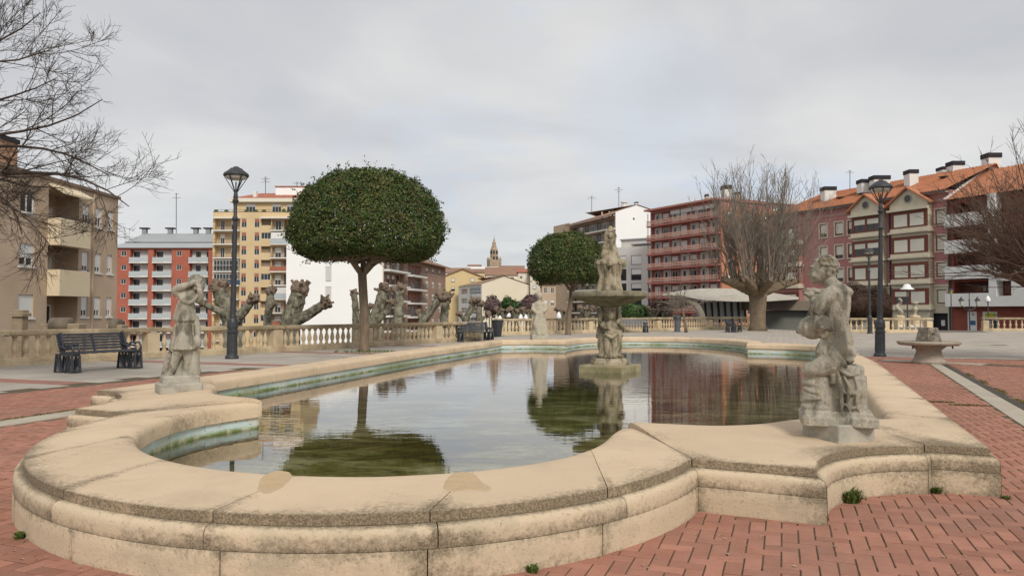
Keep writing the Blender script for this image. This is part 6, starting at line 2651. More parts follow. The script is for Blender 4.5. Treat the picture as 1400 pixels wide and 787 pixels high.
for i, z in enumerate(lv):
    if z < -6:
        continue
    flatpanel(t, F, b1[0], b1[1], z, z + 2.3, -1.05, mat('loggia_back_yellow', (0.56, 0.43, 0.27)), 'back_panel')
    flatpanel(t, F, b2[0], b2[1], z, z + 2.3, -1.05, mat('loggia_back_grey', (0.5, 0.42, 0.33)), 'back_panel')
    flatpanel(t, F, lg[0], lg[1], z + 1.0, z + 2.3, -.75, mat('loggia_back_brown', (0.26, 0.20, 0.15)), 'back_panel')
    if i % 3 == 1:
        window(t, F, lg[0] + .02, lg[1] - .02, z + 1.02, z + 2.28, M_FRAMEW, .1, 3, 1, 0, None, .06)
    for a, b in wc:
        window(t, F, a + .01, b - .01, z + .57, z + 2.38, M_FRAMEW, .08, 2, 1, .40, M_BRSH, .06)
    for k, (p, q) in enumerate(((.15, .33), (.58, .80))):
        w = b1[1] - b1[0]
        window(t, F, b1[0] + w * p, b1[0] + w * q, z + .05, z + 2.1, M_FRAMEW, 1.0, 2, 1, rr.choice((0, .4, .8)), M_SHUTW, .08, 'balcony_door')
    w = b2[1] - b2[0]
    window(t, F, b2[0] + w * .1, b2[0] + w * .4, z + .05, z + 2.1, M_FRAMEW, 1.0, 2, 1, rr.choice((0, .5)), M_SHUTW, .08, 'balcony_door')
    window(t, F, b2[0] + w * .55, b2[0] + w * .9, z + .05, z + 2.1, M_FRAMEB, 1.0, 2, 1, rr.choice((0, .7)), M_BRSH, .08, 'balcony_door')
    if i in (3, 4):
        window(t, F, b1[0] + .05, b1[1] - .05, z + .1, z + 2.25, M_FRAMEW, -.5, 8, 2, 0, None, .08, 'glazed_gallery')
    balcony(t, F, b1[0] - .1, b1[1] + .1, z, .75, M_WHITED, 'panel' if i == 4 else 'bars', mat('blue_panel', (0.05, 0.09, 0.2)) if i == 4 else M_RAILD, .95, .22, .25, inn=-.004)
    if i % 4 == 1:
        window(t, F, b2[0] + .05, b2[1] - .05, z + .95, z + 2.28, M_FRAMEW, -.5, 4, 1, .96, M_SHUTW, .06, 'awning_screen')
    balcony(t, F, b2[0] - .1, b2[1] + .1, z, .75, M_WHITED, ('bars', 'glass', 'bars', 'panel')[i % 4], (M_RAILD, M_PANEB, M_RAILD, M_BRSH)[i % 4], .95, .22, .25, inn=-.004)
fbox(F, b1[0] - .2, b1[1] + .1, zt - 1.35, zt - 1.1, .003, .9).build('terrace_edge', M_WHITED, t)
fbox(F, lg[0], F.len, zt - 1.35, zt - 1.1, .003, .9).build('terrace_edge', M_WHITED, t)
# set back penthouse
F2 = Face(F.P(3.2, 0, -2.2), F.P(F.len, 0, -2.2))
zp = zt + 2.3
holes = [(8 + k * 3.0, 9.9 + k * 3.0, zt + .2, zt + 2.0, .15) for k in range(2)] + [(2.6, 4.6, zt + .2, zt + 2.0, .15)]
wall(t, F2, 0, F2.len, zt, zp, holes, W_YEL, 'penthouse_wall')
for h in holes:
    window(t, F2, h[0] + .01, h[1] - .01, h[2] + .01, h[3] - .01, M_FRAMEW, .08, 3, 1, .3, M_SHUTW, .07)
body(t, F2, 0, F2.len, zt, zp, 11, W_YEL, False)
fbox(F2, -.6, F2.len, zp, zp + .75, -11, .9).build('eave_band', mat('eave_cream', (0.74, 0.70, 0.60)), t)
mb = MB()
zr = zp + .76
mb.add([F2.P(-.4, zr, .8), F2.P(F2.len, zr, .8), F2.P(F2.len, zr + 1.9, -5), F2.P(4, zr + 1.9, -5), F2.P(-.4, zr, -11)], [(0, 1, 2, 3), (0, 3, 4)])
mb.build('tiled_roof', ROOF_RED, t)
mb = MB()
fbox(F2, F.u(338) - 3.2, F.u(342.5) - 3.2, zr, zr + 1.7, -1.5, -.5, mb)
mb.build('chimney', M_WHITED, t)
mb = MB()
fbox(F2, F.u(364) - 3.2, F2.len, zr + .8, zr + 2.9, -8, -3.0, mb)
tw_ = mb.build('lift_house', M_WHITEP, t)
mb = MB()
fbox(F2, F.u(363) - 3.2, F2.len + .1, zr + 2.904, zr + 3.1, -8.2, -2.8, mb)
mb.build('lift_house_roof', ROOF_RED, tw_)
for k in range(8):
    pt_ = F.P(.6 + k * 1.9 + rr.uniform(-.3, .3), zt + .25, -.5)
    if k in (2, 6):
        continue
    mb = MB()
    mb.ell((pt_.x, pt_.y, pt_.z), (.45, .3, .35), None, 8, 6)
    mb.build('terrace_plant', M_WEED, t)
mb = MB()
fbox(F, 0, F.len, zt + .003, zt + .12, -.3, -.05, mb)
fbox(F, .1, F.len, zt + .5, zt + .56, -.2, -.15, mb)
for k in range(24):
    fbox(F, .2 + k * F.len / 24.5, .24 + k * F.len / 24.5, zt + .12, zt + .5, -.19, -.16, mb)
mb.build('terrace_railing', M_RAILD, t)
antenna(363, 242, 264, 158, 'spiky aerial on the yellow tower roof', 4)
antenna(406, 249, 263, 158, 'short aerial on the white lift house', 2)

# ---- 4 block with the blank white end wall and brown balconies
F = Face(pf(391, 136), pf(523, 136))
FS = Face(pf(523, 136), pf(609, 182))
zt = F.z(450, 331)
t = thing('apartment_building', 'block with a blank white end wall and brown side balconies behind the large clipped tree', 'building', F.A)
wn = [(F.u(444.5), F.u(453), F.z(450, 385), F.z(450, 364), .15), (F.u(444.5), F.u(453), F.z(450, 409), F.z(450, 391.5), .15)]
wall(t, F, 0, F.len, -9.4, zt - 1.0, wn, M_WHITEP, 'blank_wall')
mb = MB()
mb.add([F.P(0, zt - 1.0), F.P(F.len, zt - 1.0), F.P(F.len, zt - .9), F.P(F.len * .45, zt + 1.6), F.P(0, zt - .6)], [(0, 1, 2, 3, 4)])
mb.build('gable', M_WHITEP, t)
for h in wn:
    window(t, F, h[0] + .01, h[1] - .01, h[2] + .01, h[3] - .01, M_FRAMEW, .1, 1, 3, .97, mat('frosted_white', (0.6, 0.6, 0.58)), .08)
mb = MB()
a = F.P(0, -9.4)
mb.add([a, a + Vector((0, 0, zt + 8.8)), a + FS.d * FS.len + Vector((0, 0, zt + 8.8)), a + FS.d * FS.len], [(0, 1, 2, 3)])
mb.build('side_wall', W_BROWN, t)
ze = 11.9
lv = [FS.z(555, 373) - 2.82 * i for i in range(5)]
hs = []
for z in lv:
    hs += [(.5, 13.0, z, z + 2.35, .9), (15.5, 25.5, z - .3, z + 2.05, .9), (29, 31, z + .5, z + 1.9, .2), (34, 36, z + .5, z + 1.9, .2), (40, 42, z + .5, z + 1.9, .2)]
hs = [h for h in hs if h[1] < FS.len]
wall(t, FS, 0, FS.len, -9.4, ze, hs, W_BROWN)
mb = MB()
fbox(FS, 0, .4, -9.4, ze, .004, .1, mb)
mb.build('corner_strip', W_CREAM, t)
for i, z in enumerate(lv):
    if z < -6:
        continue
    for (u0, u1, zz, k) in ((.5, 13.0, z, 0), (15.5, 25.5, z - .3, 1)):
        flatpanel(t, FS, u0, u1, zz, zz + 2.35, -.85, W_BROWN, 'back_panel')
        for f in (.08, .32, .56, .8):
            w = u1 - u0
            window(t, FS, u0 + w * f, u0 + w * (f + .13), zz + .05, zz + 2.1, M_FRAMEB if (i + k) % 2 else M_FRAMEW, .8, 2, 1, rr.choice((0, .4, .9)), M_BRSH if k else M_SHUTW, .08, 'balcony_door')
        balcony(t, FS, u0 - .2, u1 + .2, zz, 1.3, M_WHITED, 'bars', M_RAILD, 1.0, .34, .3, inn=-.004)
    for u0 in (29, 34, 40):
        if u0 + 2 < FS.len:
            window(t, FS, u0 + .01, u0 + 1.99, z + .51, z + 1.89, M_FRAMEW, .1, 2, 1, .4, M_SHUTW, .08)
mb = MB()
mb.add([FS.P(-.2, ze + .01, 1.2), FS.P(FS.len + .4, ze + .01, 1.2), FS.P(FS.len + .4, ze + 3.2, -8), FS.P(.1, ze + 3.2, -8)], [(0, 1, 2, 3)])
mb.add([FS.P(-.2, ze - .25, 1.2), FS.P(FS.len + .4, ze - .25, 1.2), FS.P(FS.len + .4, ze + .01, 1.2), FS.P(-.2, ze + .01, 1.2)], [(0, 1, 2, 3)])
mb.add([FS.P(FS.len, -9.4, 0), FS.P(FS.len, -9.4, -16), FS.P(FS.len, ze, -16), FS.P(FS.len, ze + 3.1, -8), FS.P(FS.len, ze, 0)], [(0, 1, 2, 3, 4)])
mb.build('tiled_roof', ROOF_BR, t)

# ---- 5 old town cluster in the middle distance
def house(label, u0, u1, Y, v_eave, v_ridge, m, rm, rows=0, cols_=0, depth=10, gable=False, z0=-9.4, blind=.4, name='house', wz=(1.1, 2.4), fm=None, storey=2.9, Y1=None, top_gap=.7, group=None):
    F = Face(pf(u0, Y), pf(u1, Y1 or Y))
    t = thing(name, label, 'house' if name == 'house' else 'building', F.A, 0, group)
    ze = at((u0 + u1) / 2, v_eave, Y).z
    zr = at((u0 + u1) / 2, v_ridge, Y + (0 if gable else depth / 2)).z
    hs = []
    for r_ in range(rows):
        for c in range(cols_):
            w = F.len / cols_
            uu = w * (c + .5)
            zz = ze - top_gap - storey * r_
            hs.append((uu - min(.6, w * .25), uu + min(.6, w * .25), zz - 1.35, zz, .15))
    wall(t, F, 0, F.len, z0, ze, hs, m)
    body(t, F, 0, F.len, z0, ze, depth, m, False)
    for h in hs:
        window(t, F, h[0] + .01, h[1] - .01, h[2] + .01, h[3] - .01, fm or M_FRAMEW, .1, 2, 1, rr.choice((0, blind, .9)), M_SHUTW, .09)
    o = .5
    mb = MB()
    if gable:
        mb.add([F.P(0, ze), F.P(F.len, ze), F.P(F.len / 2, zr)], [(0, 1, 2)])
        mb.build('gable', m, t)
        mb = MB()
        mb.add([F.P(-o, ze - .2, o), F.P(F.len / 2, zr + .12, o), F.P(F.len / 2, zr + .12, -depth), F.P(-o, ze - .2, -depth)], [(0, 1, 2, 3)])
        mb.add([F.P(F.len + o, ze - .2, o), F.P(F.len / 2, zr + .12, o), F.P(F.len / 2, zr + .12, -depth), F.P(F.len + o, ze - .2, -depth)], [(3, 2, 1, 0)])
        mb.add([F.P(-o, ze - .5, o), F.P(F.len / 2, zr - .2, o), F.P(F.len / 2, zr + .12, o), F.P(-o, ze - .2, o)], [(0, 1, 2, 3)])
        mb.add([F.P(F.len + o, ze - .5, o), F.P(F.len / 2, zr - .2, o), F.P(F.len / 2, zr + .12, o), F.P(F.len + o, ze - .2, o)], [(3, 2, 1, 0)])
    else:
        mb.add([F.P(-o, ze, o), F.P(F.len + o, ze, o), F.P(F.len + o, zr, -depth / 2), F.P(-o, zr, -depth / 2)], [(0, 1, 2, 3)])
        mb.add([F.P(-o, ze, -depth - o), F.P(F.len + o, ze, -depth - o), F.P(F.len + o, zr, -depth / 2), F.P(-o, zr, -depth / 2)], [(3, 2, 1, 0)])
        mb.add([F.P(0, ze, 0), F.P(0, ze, -depth), F.P(0, zr, -depth / 2)], [(0, 1, 2)])
        mb.add([F.P(F.len, ze, 0), F.P(F.len, ze, -depth), F.P(F.len, zr, -depth / 2)], [(2, 1, 0)])
    mb.build('roof', rm, t)
    return t, F


house('yellow gabled house with small dark windows in the middle distance', 606, 659, 240, 377, 367, W_YELR, ROOF_BR, 2, 2, 16, True, fm=M_FRAMED)
# cream gable with windows on its left front
F = Face(pf(658.5, 214), pf(723, 220))
FL = Face(pf(627, 236), pf(658.5, 214))
t = thing('house', 'cream house with a big blank gable wall and white framed windows on its left side', 'house', F.A)
zl, zp, zr_ = F.z(659, 387), F.z(689, 377.5), F.z(722, 389.5)
mb = MB()
mb.add([F.P(0, -9.4), F.P(F.len, -9.4), F.P(F.len, zr_), F.P(F.u(689), zp), F.P(0, zl)], [(0, 1, 2, 3, 4)])
mb.build('gable_wall', W_CREAMP, t)
hs = []
for r_ in range(5):
    z = zl - 3.6 - r_ * 2.9
    hs += [(FL.len * .12, FL.len * .40, z + .7, z + 2.5, .5), (FL.len * .5, FL.len * .96, z + .4, z + 2.6, .3)]
wall(t, FL, 0, FL.len, -9.4, zl - .2, hs, M_WHITED)
for i, h in enumerate(hs):
    window(t, FL, h[0] + .01, h[1] - .01, h[2] + .01, h[3] - .01, M_FRAMEW, .2, 2 + i % 2, 2, rr.choice((0, 0, .4)), M_BRSH, .25)
mb = MB()
mb.add([FL.P(-.5, zl - .2, .6), FL.P(FL.len + .3, zl - .2, .6), F.P(F.u(689), zp + .15, .3), FL.P(-.5, zp + .15, -16)], [(0, 1, 2, 3)])
mb.add([F.P(F.u(689), zp + .15, .3), F.P(F.len + .4, zr_ + .1, .3), F.P(F.len + .4, zr_ + .1, -22), F.P(F.u(689), zp + .15, -22)], [(0, 1, 2, 3)])
mb.build('roof', ROOF_BR, t)
house('low brown roofed building behind the yellow gabled house', 588, 640, 300, 372.5, 366, M_WHITED, ROOF_BR, 2, 6, 14)
house('cream walled house with a long brown roof below the church tower', 664, 716, 262, 376, 365, W_CREAMP, ROOF_BR, 2, 5, 16)
house('brown tiled long house left of the church tower', 640, 690, 285, 372, 367.5, W_YEL, ROOF_BR, 1, 5, 14)
house('long low flat white building at the foot of the church tower', 640, 685, 330, 367.5, 364.5, M_WHITEP, M_WHITED, 1, 8, 10)
house('white rooftop house left of the church tower', 640, 656, 338, 364, 361.5, M_WHITED, ROOF_BR, 1, 3, 8)
house('brown roofed terrace right of the church tower', 683, 716, 330, 367, 363, W_BROWN, ROOF_BR, 1, 6, 12)
house('narrow cream house with a red roof left of the second clipped tree', 708.5, 724, 236, 372, 367.5, W_CREAMP, ROOF_RED, 4, 2, 10)
house('cream four storey house with small square windows beside the second clipped tree', 725, 759, 232, 374, 369.5, W_CREAMP, ROOF_RED, 5, 3, 12, fm=M_FRAMED)
house('low tan house in front of the cream four storey house', 741, 760, 170, 388.5, 384, W_TAN, ROOF_BR, 2, 2, 9)
antenna(722, 357, 400, 200, 'tall brown pole rising beside the cream gable', 0)

# church tower
Yc = 430
c = at(675.5, 364, Yc)
t = thing('church_tower', 'distant brown stone church tower with a tapering octagonal top', 'church tower', (c.x, Yc, -9.4))
kc = Yc / F_PX
zc = lambda v: at(675, v, Yc).z
mb = MB()
mb.box((c.x, Yc, (zc(356) - 9.4) / 2), (16 * kc, 16 * kc, zc(356) + 9.4), .3)
bs = mb.build('base', M_CHST, t)
mb = MB()
for sx in (-1, 1):
    for sy in (-1, 1):
        a = Vector((sx * 6.8 * kc, sy * 6.8 * kc, 0))
        a.rotate(Matrix.Rotation(.3, 3, 'Z'))
        mb.lathe([(.7, zc(357)), (.7, zc(354)), (.05, zc(350.5))], 6, (c.x + a.x, Yc + a.y, 0))
mb.build('pinnacle', M_CHST, bs)
mb = MB()
mb.lathe([(6.0 * kc, zc(356.1)), (5.8 * kc, zc(350)), (6.1 * kc, zc(349.6)), (6.1 * kc, zc(349)), (5.5 * kc, zc(348.6)), (5.2 * kc, zc(342)), (5.5 * kc, zc(341.6)), (5.5 * kc, zc(341)), (4.4 * kc, zc(339.5)), (3.4 * kc, zc(336))], 8, (c.x, Yc, 0), .39)
mb.build('octagon_stage', M_CHST, t)
for k in range(8):
    a = .39 + PI / 8 + k * PI / 4
    for v0, v1, r_ in ((355, 351, 5.6), (347.5, 343, 5.1)):
        mb = MB()
        mb.box((c.x + math.cos(a) * r_ * kc, Yc + math.sin(a) * r_ * kc, (zc(v0) + zc(v1)) / 2), (.25, 1.0, zc(v1) - zc(v0)), a)
        mb.build('belfry_opening', M_DARK, t)
mb = MB()
mb.lathe([(2.9 * kc, zc(336.1)), (2.7 * kc, zc(332.5)), (3.0 * kc, zc(332.2)), (2.2 * kc, zc(331)), (1.4 * kc, zc(329.5)), (1.2 * kc, zc(327.6)), (.5 * kc, zc(326)), (.12 * kc, zc(321.5))], 8, (c.x, Yc, 0), .39)
mb.build('lantern_spire', M_CHST, t)

# ---- 6 flats with the white gable
F = Face(pf(779, 208), pf(842, 185))
FT = Face(pf(757, 217), pf(779, 208))
FG = Face(pf(842, 185), pf(889.5, 192))
t = thing('apartment_building', 'brown flats with a tall white gable wall behind the fountain figure', 'building', F.A)
ze = F.z(842, 294)
wall(t, FT, 0, FT.len, -9.4, FT.z(768, 307), [], W_TAN)
lv = [ze - 3.2 - 3.0 * i for i in range(10)]
hs = [(.6, F.len - .6, z, z + 2.4, 1.0) for z in lv]
wall(t, F, 0, F.len, -9.4, ze, hs, W_BROWN)
for i, z in enumerate(lv):
    if z < -4:
        continue
    flatpanel(t, F, .6, F.len - .6, z, z + 2.4, -.95, mat('flats_back', (0.36, 0.30, 0.24)), 'back_panel')
    for k in range(7):
        u0 = 1.2 + k * (F.len - 2.4) / 7
        window(t, F, u0, u0 + 1.7, z + .2, z + 2.2, M_FRAMEW if k % 2 else M_FRAMED, .9, 2, 1, rr.choice((0, 0, .5)), M_SHUTW, .1)
    balcony(t, F, .2, F.len - .1, z, 1.1, M_WHITED, 'bars', M_RAILD, 1.0, .3, .4, inn=-.004)
mb = MB()
z9 = FG.z(871, 280)
mb.add([FG.P(0, -9.4), FG.P(FG.len, -9.4), FG.P(FG.len, FG.z(889, 286.5)), FG.P(FG.u(871), z9), FG.P(0, FG.z(843, 290))], [(0, 1, 2, 3, 4)])
mb.build('white_gable', M_WHITEP, t)
mb = MB()
cc = FG.P(FG.u(867), FG.z(867, 299), .03)
mb.box(cc, (.5, .06, .5), FG.rz)
mb.build('gable_vent', M_DARK, t)
mb = MB()
mb.add([F.P(-.3, ze + .02, 1.4), F.P(F.len + .1, ze + .02, 1.4), FG.P(FG.u(871), z9 + .1, .2), F.P(3, z9 + .1, -9)], [(0, 1, 2, 3)])
mb.add([FG.P(FG.u(871), z9 + .1, .3), FG.P(FG.len + .2, FG.z(889, 286.5) + .1, .3), FG.P(FG.len + .2, FG.z(889, 286.5) + .1, -20), FG.P(FG.u(871), z9 + .1, -20)], [(0, 1, 2, 3)])
mb.add([F.P(-.3, ze - .3, 1.4), F.P(F.len + .1, ze - .3, 1.4), F.P(F.len + .1, ze + .02, 1.4), F.P(-.3, ze + .02, 1.4)], [(0, 1, 2, 3)])
mb.build('roof', ROOF_BR, t)
chimney(t, 867.5, 872.5, 276.5, 282, 195)
mb = MB()
cc = at(853.5, 283, 196)
mb.lathe([(.9, cc.z - 2), (.9, cc.z + .6), (.6, cc.z + .7), (.6, cc.z + 1.0), (1.0, cc.z + 1.1), (1.0, cc.z + 1.4)], 10, (cc.x, 196, 0))
mb.build('roof_vent', M_WHITED, t)
for u_ in (822, 832, 836):
    chimney(t, u_, u_ + 2.2, 288.5 - (u_ - 822) * .1, 293, 196, M_CONC, .3, .7)
antenna(846, 256, 284, 196, 'tall aerial beside the white roof vent', 3)
antenna(809, 268, 292, 200, 'thin aerial on the brown flats roof', 2)

# ---- 7 pale grey modern block
F = Face(pf(843.5, 168), pf(891, 163))
t = thing('office_building', 'pale grey modern block with large dark windows below the white gable', 'building', F.A)
zt = F.z(867, 337)
hs = []
cu = [(846.5, 856.5), (863, 877)]
rw = [(362, 349), (383, 367), (401, 387), (419, 406)]
for a, b in cu:
    for v0, v1 in rw:
        hs.append((F.u(a), F.u(b), F.z(867, v0), F.z(867, v1), .3))
for v0, v1 in rw:
    hs.append((F.u(886.5), F.len - .25, F.z(867, v0), F.z(867, v1), .3))
wall(t, F, 0, F.len, -9.4, zt, hs, W_GREY)
body(t, F, 0, F.len, -9.4, zt, 14, W_GREY)
for i, h in enumerate(hs):
    window(t, F, h[0] + .01, h[1] - .01, h[2] + .01, h[3] - .01, M_FRAMED, .15, 1 if h[1] - h[0] < 1 else 3, 1, rr.choice((0, 0, .5)) if i not in (0, 4) else .97, M_SHUTW, .08)
F2 = Face(F.P(0, 0, -2.2), F.P(F.len, 0, -2.2))
wall(t, F2, 0, F2.len, zt, zt + 1.7, [], W_GREY, 'attic_wall')
fbox(F2, 3.0, F2.len - .8, zt + .55, zt + .75, .01, 1.2).build('attic_canopy', mat('zinc', (0.3, 0.31, 0.32)), t)
fbox(F2, -.2, F2.len, zt + 1.702, zt + 2.0, -8, .3).build('roof_edge', mat('zinc', (0.3, 0.31, 0.32)), t)

# ---- 8 red balcony block
F = Face(pf(890, 155), pf(986, 138))
t = thing('apartment_building', 'apartment block with long salmon red balcony railings left of the pollarded tree', 'building', F.A)
zt = 22.0
lv = [19.0 - 2.95 * i for i in range(8)]
hs = [(.3, F.len - .3, z, z + 2.6, .7) for z in lv]
wall(t, F, 0, F.len, -9.4, zt, hs, W_SALM)
body(t, F, 0, F.len, -9.4, zt, 14, W_SALM)
for i, z in enumerate(lv):
    if z < -5:
        continue
    flatpanel(t, F, .3, F.len - .3, z, z + 2.6, -.65, mat('balcony_back_red', (0.36, 0.15, 0.12)), 'back_panel')
    for k in range(7):
        u0 = .6 + k * (F.len - 1.2) / 7
        if (k + i // 3) % 2 == 0:
            flatpanel(t, F, u0, u0 + 2.2, z + .05, z + 2.5, -.60, mat('white_panel_dim', (0.6, 0.58, 0.54)), 'white_panel')
            window(t, F, u0 + .5, u0 + 1.4, z + .9, z + 2.2, M_FRAMEW, .55, 1, 1, 0, None, .09)
        else:
            window(t, F, u0, u0 + 1.7, z + .05, z + 2.2, M_FRAMEW, .58, 2, 1, rr.choice((0, .4, .9)), M_SHUTW, .09, 'balcony_door')
    s = fbox(F, -.2, F.len + .2, z - .3, z, .004, 1.0).build('balcony', mat('slab_red', (0.42, 0.16, 0.13)), t)
    mb = MB()
    for q in range(3):
        fbox(F, -.2, F.len + .2, z + .2 + q * .3, z + .38 + q * .3, .9, .96, mb)
    mb.build('railing', W_SALD, s)
    mb = MB()
    for q in range(7):
        uu = .1 + q * (F.len - .3) / 6
        fbox(F, uu, uu + .12, z + .003, z + 2.6, .8, .89, mb)
    mb.build('balcony_post', W_GREYB, s)
fbox(F, -.4, F.len + .4, zt + .003, zt + .35, -13, 1.5).build('roof_edge', W_SALM, t)
# ---- 9 orange brick block behind the pollarded tree
F = Face(pf(986.5, 138) + Vector((.02, -.09, 0)), pf(1108, 150))
t = thing('apartment_building', 'orange brick block with a white set back top storey behind the pollarded tree', 'building', F.A)
zt = F.z(1000, 283)
hs = []
for i in range(9):
    z = zt - 3 - i * 2.95
    for a, b in ((996, 1002), (1022, 1029), (1046, 1053)):
        hs.append((F.u(a), F.u(b), z + .6, z + 2.2, .2))
wall(t, F, 0, F.len, -9.4, zt, hs, W_ORB)
body(t, F, 3.0, F.len, -9.4, zt, 16, W_ORB)
for h in hs:
    if h[2] > -4:
        window(t, F, h[0] + .01, h[1] - .01, h[2] + .01, h[3] - .01, M_FRAMEW, .1, 1, 1, rr.choice((.9, .5, .3)), M_SHUTW, .09)
F2 = Face(F.P(.2, 0, -2), F.P(F.len - .2, 0, -2))
z2 = F.z(1000, 271)
wall(t, F2, 0, F2.len, zt, z2, [], M_WHITEP, 'top_storey_wall')
body(t, F2, 0, F2.len, zt, z2, 12, M_WHITEP)
fbox(F2, 6, F2.len + .4, z2 + .003, z2 + .3, -10, .8).build('roof_edge', W_BRED, t)
chimney(t, 987, 999, 254, 272, 146, M_WHITED, .3, 2.0)
chimney(t, 964, 968, 266, 275, 150, M_CONC, .3, 1.2)
chimney(t, 1005, 1011, 263, 272, 148, M_CONC, .3, 1.2)

# ---- 10 pink terrace with gabled bays
F = Face((38.4, 108.9), (50.0, 85.0))
t = thing('apartment_building', 'pink brick terrace with cream gabled bays and an orange tiled roof', 'building', F.A)
FP = F
wz = [(11.4, 13.15), (8.35, 10.1), (5.3, 7.0), (2.25, 3.9)]
ze = 15.3
zb = 4.35
wcols = [(1122, 1132), (1143, 1154), (1160.5, 1171), (1281, 1294.5)]
hs_u, hs_l = [], []
for a, b in wcols:
    for i, (z0, z1) in enumerate(wz):
        (hs_l if i == 3 else hs_u).append((F.u(a), F.u(b), z0, z1, .22))
gd = (F.u(1269), F.u(1295.5), -1.3, 1.15, .5)
wall(t, F, 0, F.len, zb, ze, hs_u, W_PINK)
wall(t, F, 0, F.len, -1.6, zb, hs_l + [gd], W_PALE, 'lower_wall')
body(t, F, 0, F.len, -1.6, ze, 13, W_PINK, False)
for i, h in enumerate(hs_u + hs_l):
    window(t, F, h[0] + .01, h[1] - .01, h[2] + .01, h[3] - .01, M_FRAMEB, .12, 2, 1, rr.choice((.6, .75, .9)) if h[0] < F.u(1200) else .97, M_SHUT, .09)
    mb = MB()
    g = .17
    fbox(F, h[0] - g, h[0] - .002, h[2] - g, h[3] + g, .003, .07, mb)
    fbox(F, h[1] + .002, h[1] + g, h[2] - g, h[3] + g, .003, .07, mb)
    fbox(F, h[0], h[1], h[3] + .002, h[3] + g, .003, .07, mb)
    fbox(F, h[0], h[1], h[2] - g, h[2] - .002, .003, .1, mb)
    mb.build('window_surround', W_PALE, t)
flatpanel(t, F, gd[0], gd[1], gd[2], gd[3], -.4, mat('garage_door', (0.035, 0.035, 0.04)), 'garage_door')
mb = MB()
fbox(F, gd[0] + 1.3, gd[0] + 1.75, -.3, .35, -.39, -.37, mb)
mb.build('door_notice', M_WHITED, t)
fbox(F, 0, F.len, zb - .12, zb + .12, .004, .12).build('string_course', W_PALE, t)
fbox(F, 0, F.len, ze - 1.25, ze - .95, .004, .08).build('string_course', mat('pink_pale_band', (0.44, 0.28, 0.24)), t)


def bay(px0, px1, gable, first=0, glazed=(), shade=0):
    u0, u1 = F.u(px0), F.u(px1)
    o = .85
    w = u1 - u0
    b = fbox(F, u0, u1, -1.6, ze - 1.75, .003, o - .14).build('bay', W_PALE if shade == 0 else W_PINK, t)
    for i, (z0, z1) in enumerate(wz):
        z1b = z1 - .03
        z0b = z0 - .1
        fbox(F, u0 - .25, u1 + .25, z0b - .62, z0b - .40, .003, o + .32).build('cornice', W_PALE, b)
        fbox(F, u0 - .1, u1 + .1, z0b - .398, z0b - .003, .003, o + .08).build('spandrel', W_PALE, b)
        for k in range(2):
            a_ = u0 + .25 + k * (w - .5) / 2
            bl = .97
            if (i, k) in glazed or i in glazed:
                bl = .42
            window(t, F, a_, a_ + (w - .5) / 2 - .02, z0b, z1b, M_FRAMEB, -o + .02, 2 if bl < .9 else 1, 1, bl, M_SHUT, .17)
        for uu in (u0, u1 - .22):
            fbox(F, uu, uu + .22, z0b + .002, z1b, o - .135, o + .0).build('bay_post', M_FRAMEB, b)
        fbox(F, u0, u1, z1b + .002, z1b + .22, o - .135, o + .01).build('bay_lintel', M_FRAMEB, b)
    if gable:
        zg0, zg1, zg2 = ze - 1.72, ze - .85, ze + .62
        mb = MB()
        f_, k_ = [], []
        for oo in (o + .05, -3.5):
            f_ += [F.P(u0 - .1, zg0, oo), F.P(u1 + .1, zg0, oo), F.P(u1 + .1, zg1, oo), F.P((u0 + u1) / 2, zg2, oo), F.P(u0 - .1, zg1, oo)]
        mb.add(f_, [(0, 1, 2, 3, 4), (0, 5, 6, 1), (1, 6, 7, 2), (4, 9, 5, 0)])
        g = mb.build('gable', W_PALE, t)
        fbox(F, u0 - .3, u1 + .3, zg0 - .22, zg0 + .05, o + .06, o + .4).build('gable_cornice', W_PALE, g)
        mb = MB()
        c_ = F.P((u0 + u1) / 2, zg0 + 1.2, o + .06)
        mb.M = Matrix.Translation(c_) @ Matrix.Rotation(F.rz, 4, 'Z') @ Matrix.Rotation(PI / 2, 4, 'X')
        mb.lathe([(.55, -.05), (.55, .06), (.42, .08), (.42, .02)], 18)
        mb.build('round_window', mat('gable_trim', (0.4, 0.36, 0.27)), g)
        mb = MB()
        mb.M = Matrix.Translation(c_) @ Matrix.Rotation(F.rz, 4, 'Z') @ Matrix.Rotation(PI / 2, 4, 'X')
        mb.lathe([(.43, .0), (.43, .03)], 18)
        mb.build('round_pane', M_PANE, g)
        mb = MB()
        rp = F.P((u0 + u1) / 2, zg2 + .3, o + .45)
        rb = F.P((u0 + u1) / 2, zg2 + .3, -5)
        for uu, sg in ((u0 - .55, 1), (u1 + .55, -1)):
            e0, e1 = F.P(uu, zg1 - .25, o + .45), F.P(uu, zg1 - .25, -4)
            dn = Vector((0, 0, -.22))
            fs = [(0, 1, 2, 3), (7, 6, 5, 4), (0, 4, 5, 1), (3, 7, 4, 0), (2, 6, 7, 3)]
            mb.add([e0, rp, rb, e1, e0 + dn, rp + dn, rb + dn, e1 + dn], fs)
        mb.build('gable_roof', ROOF_OR, g)


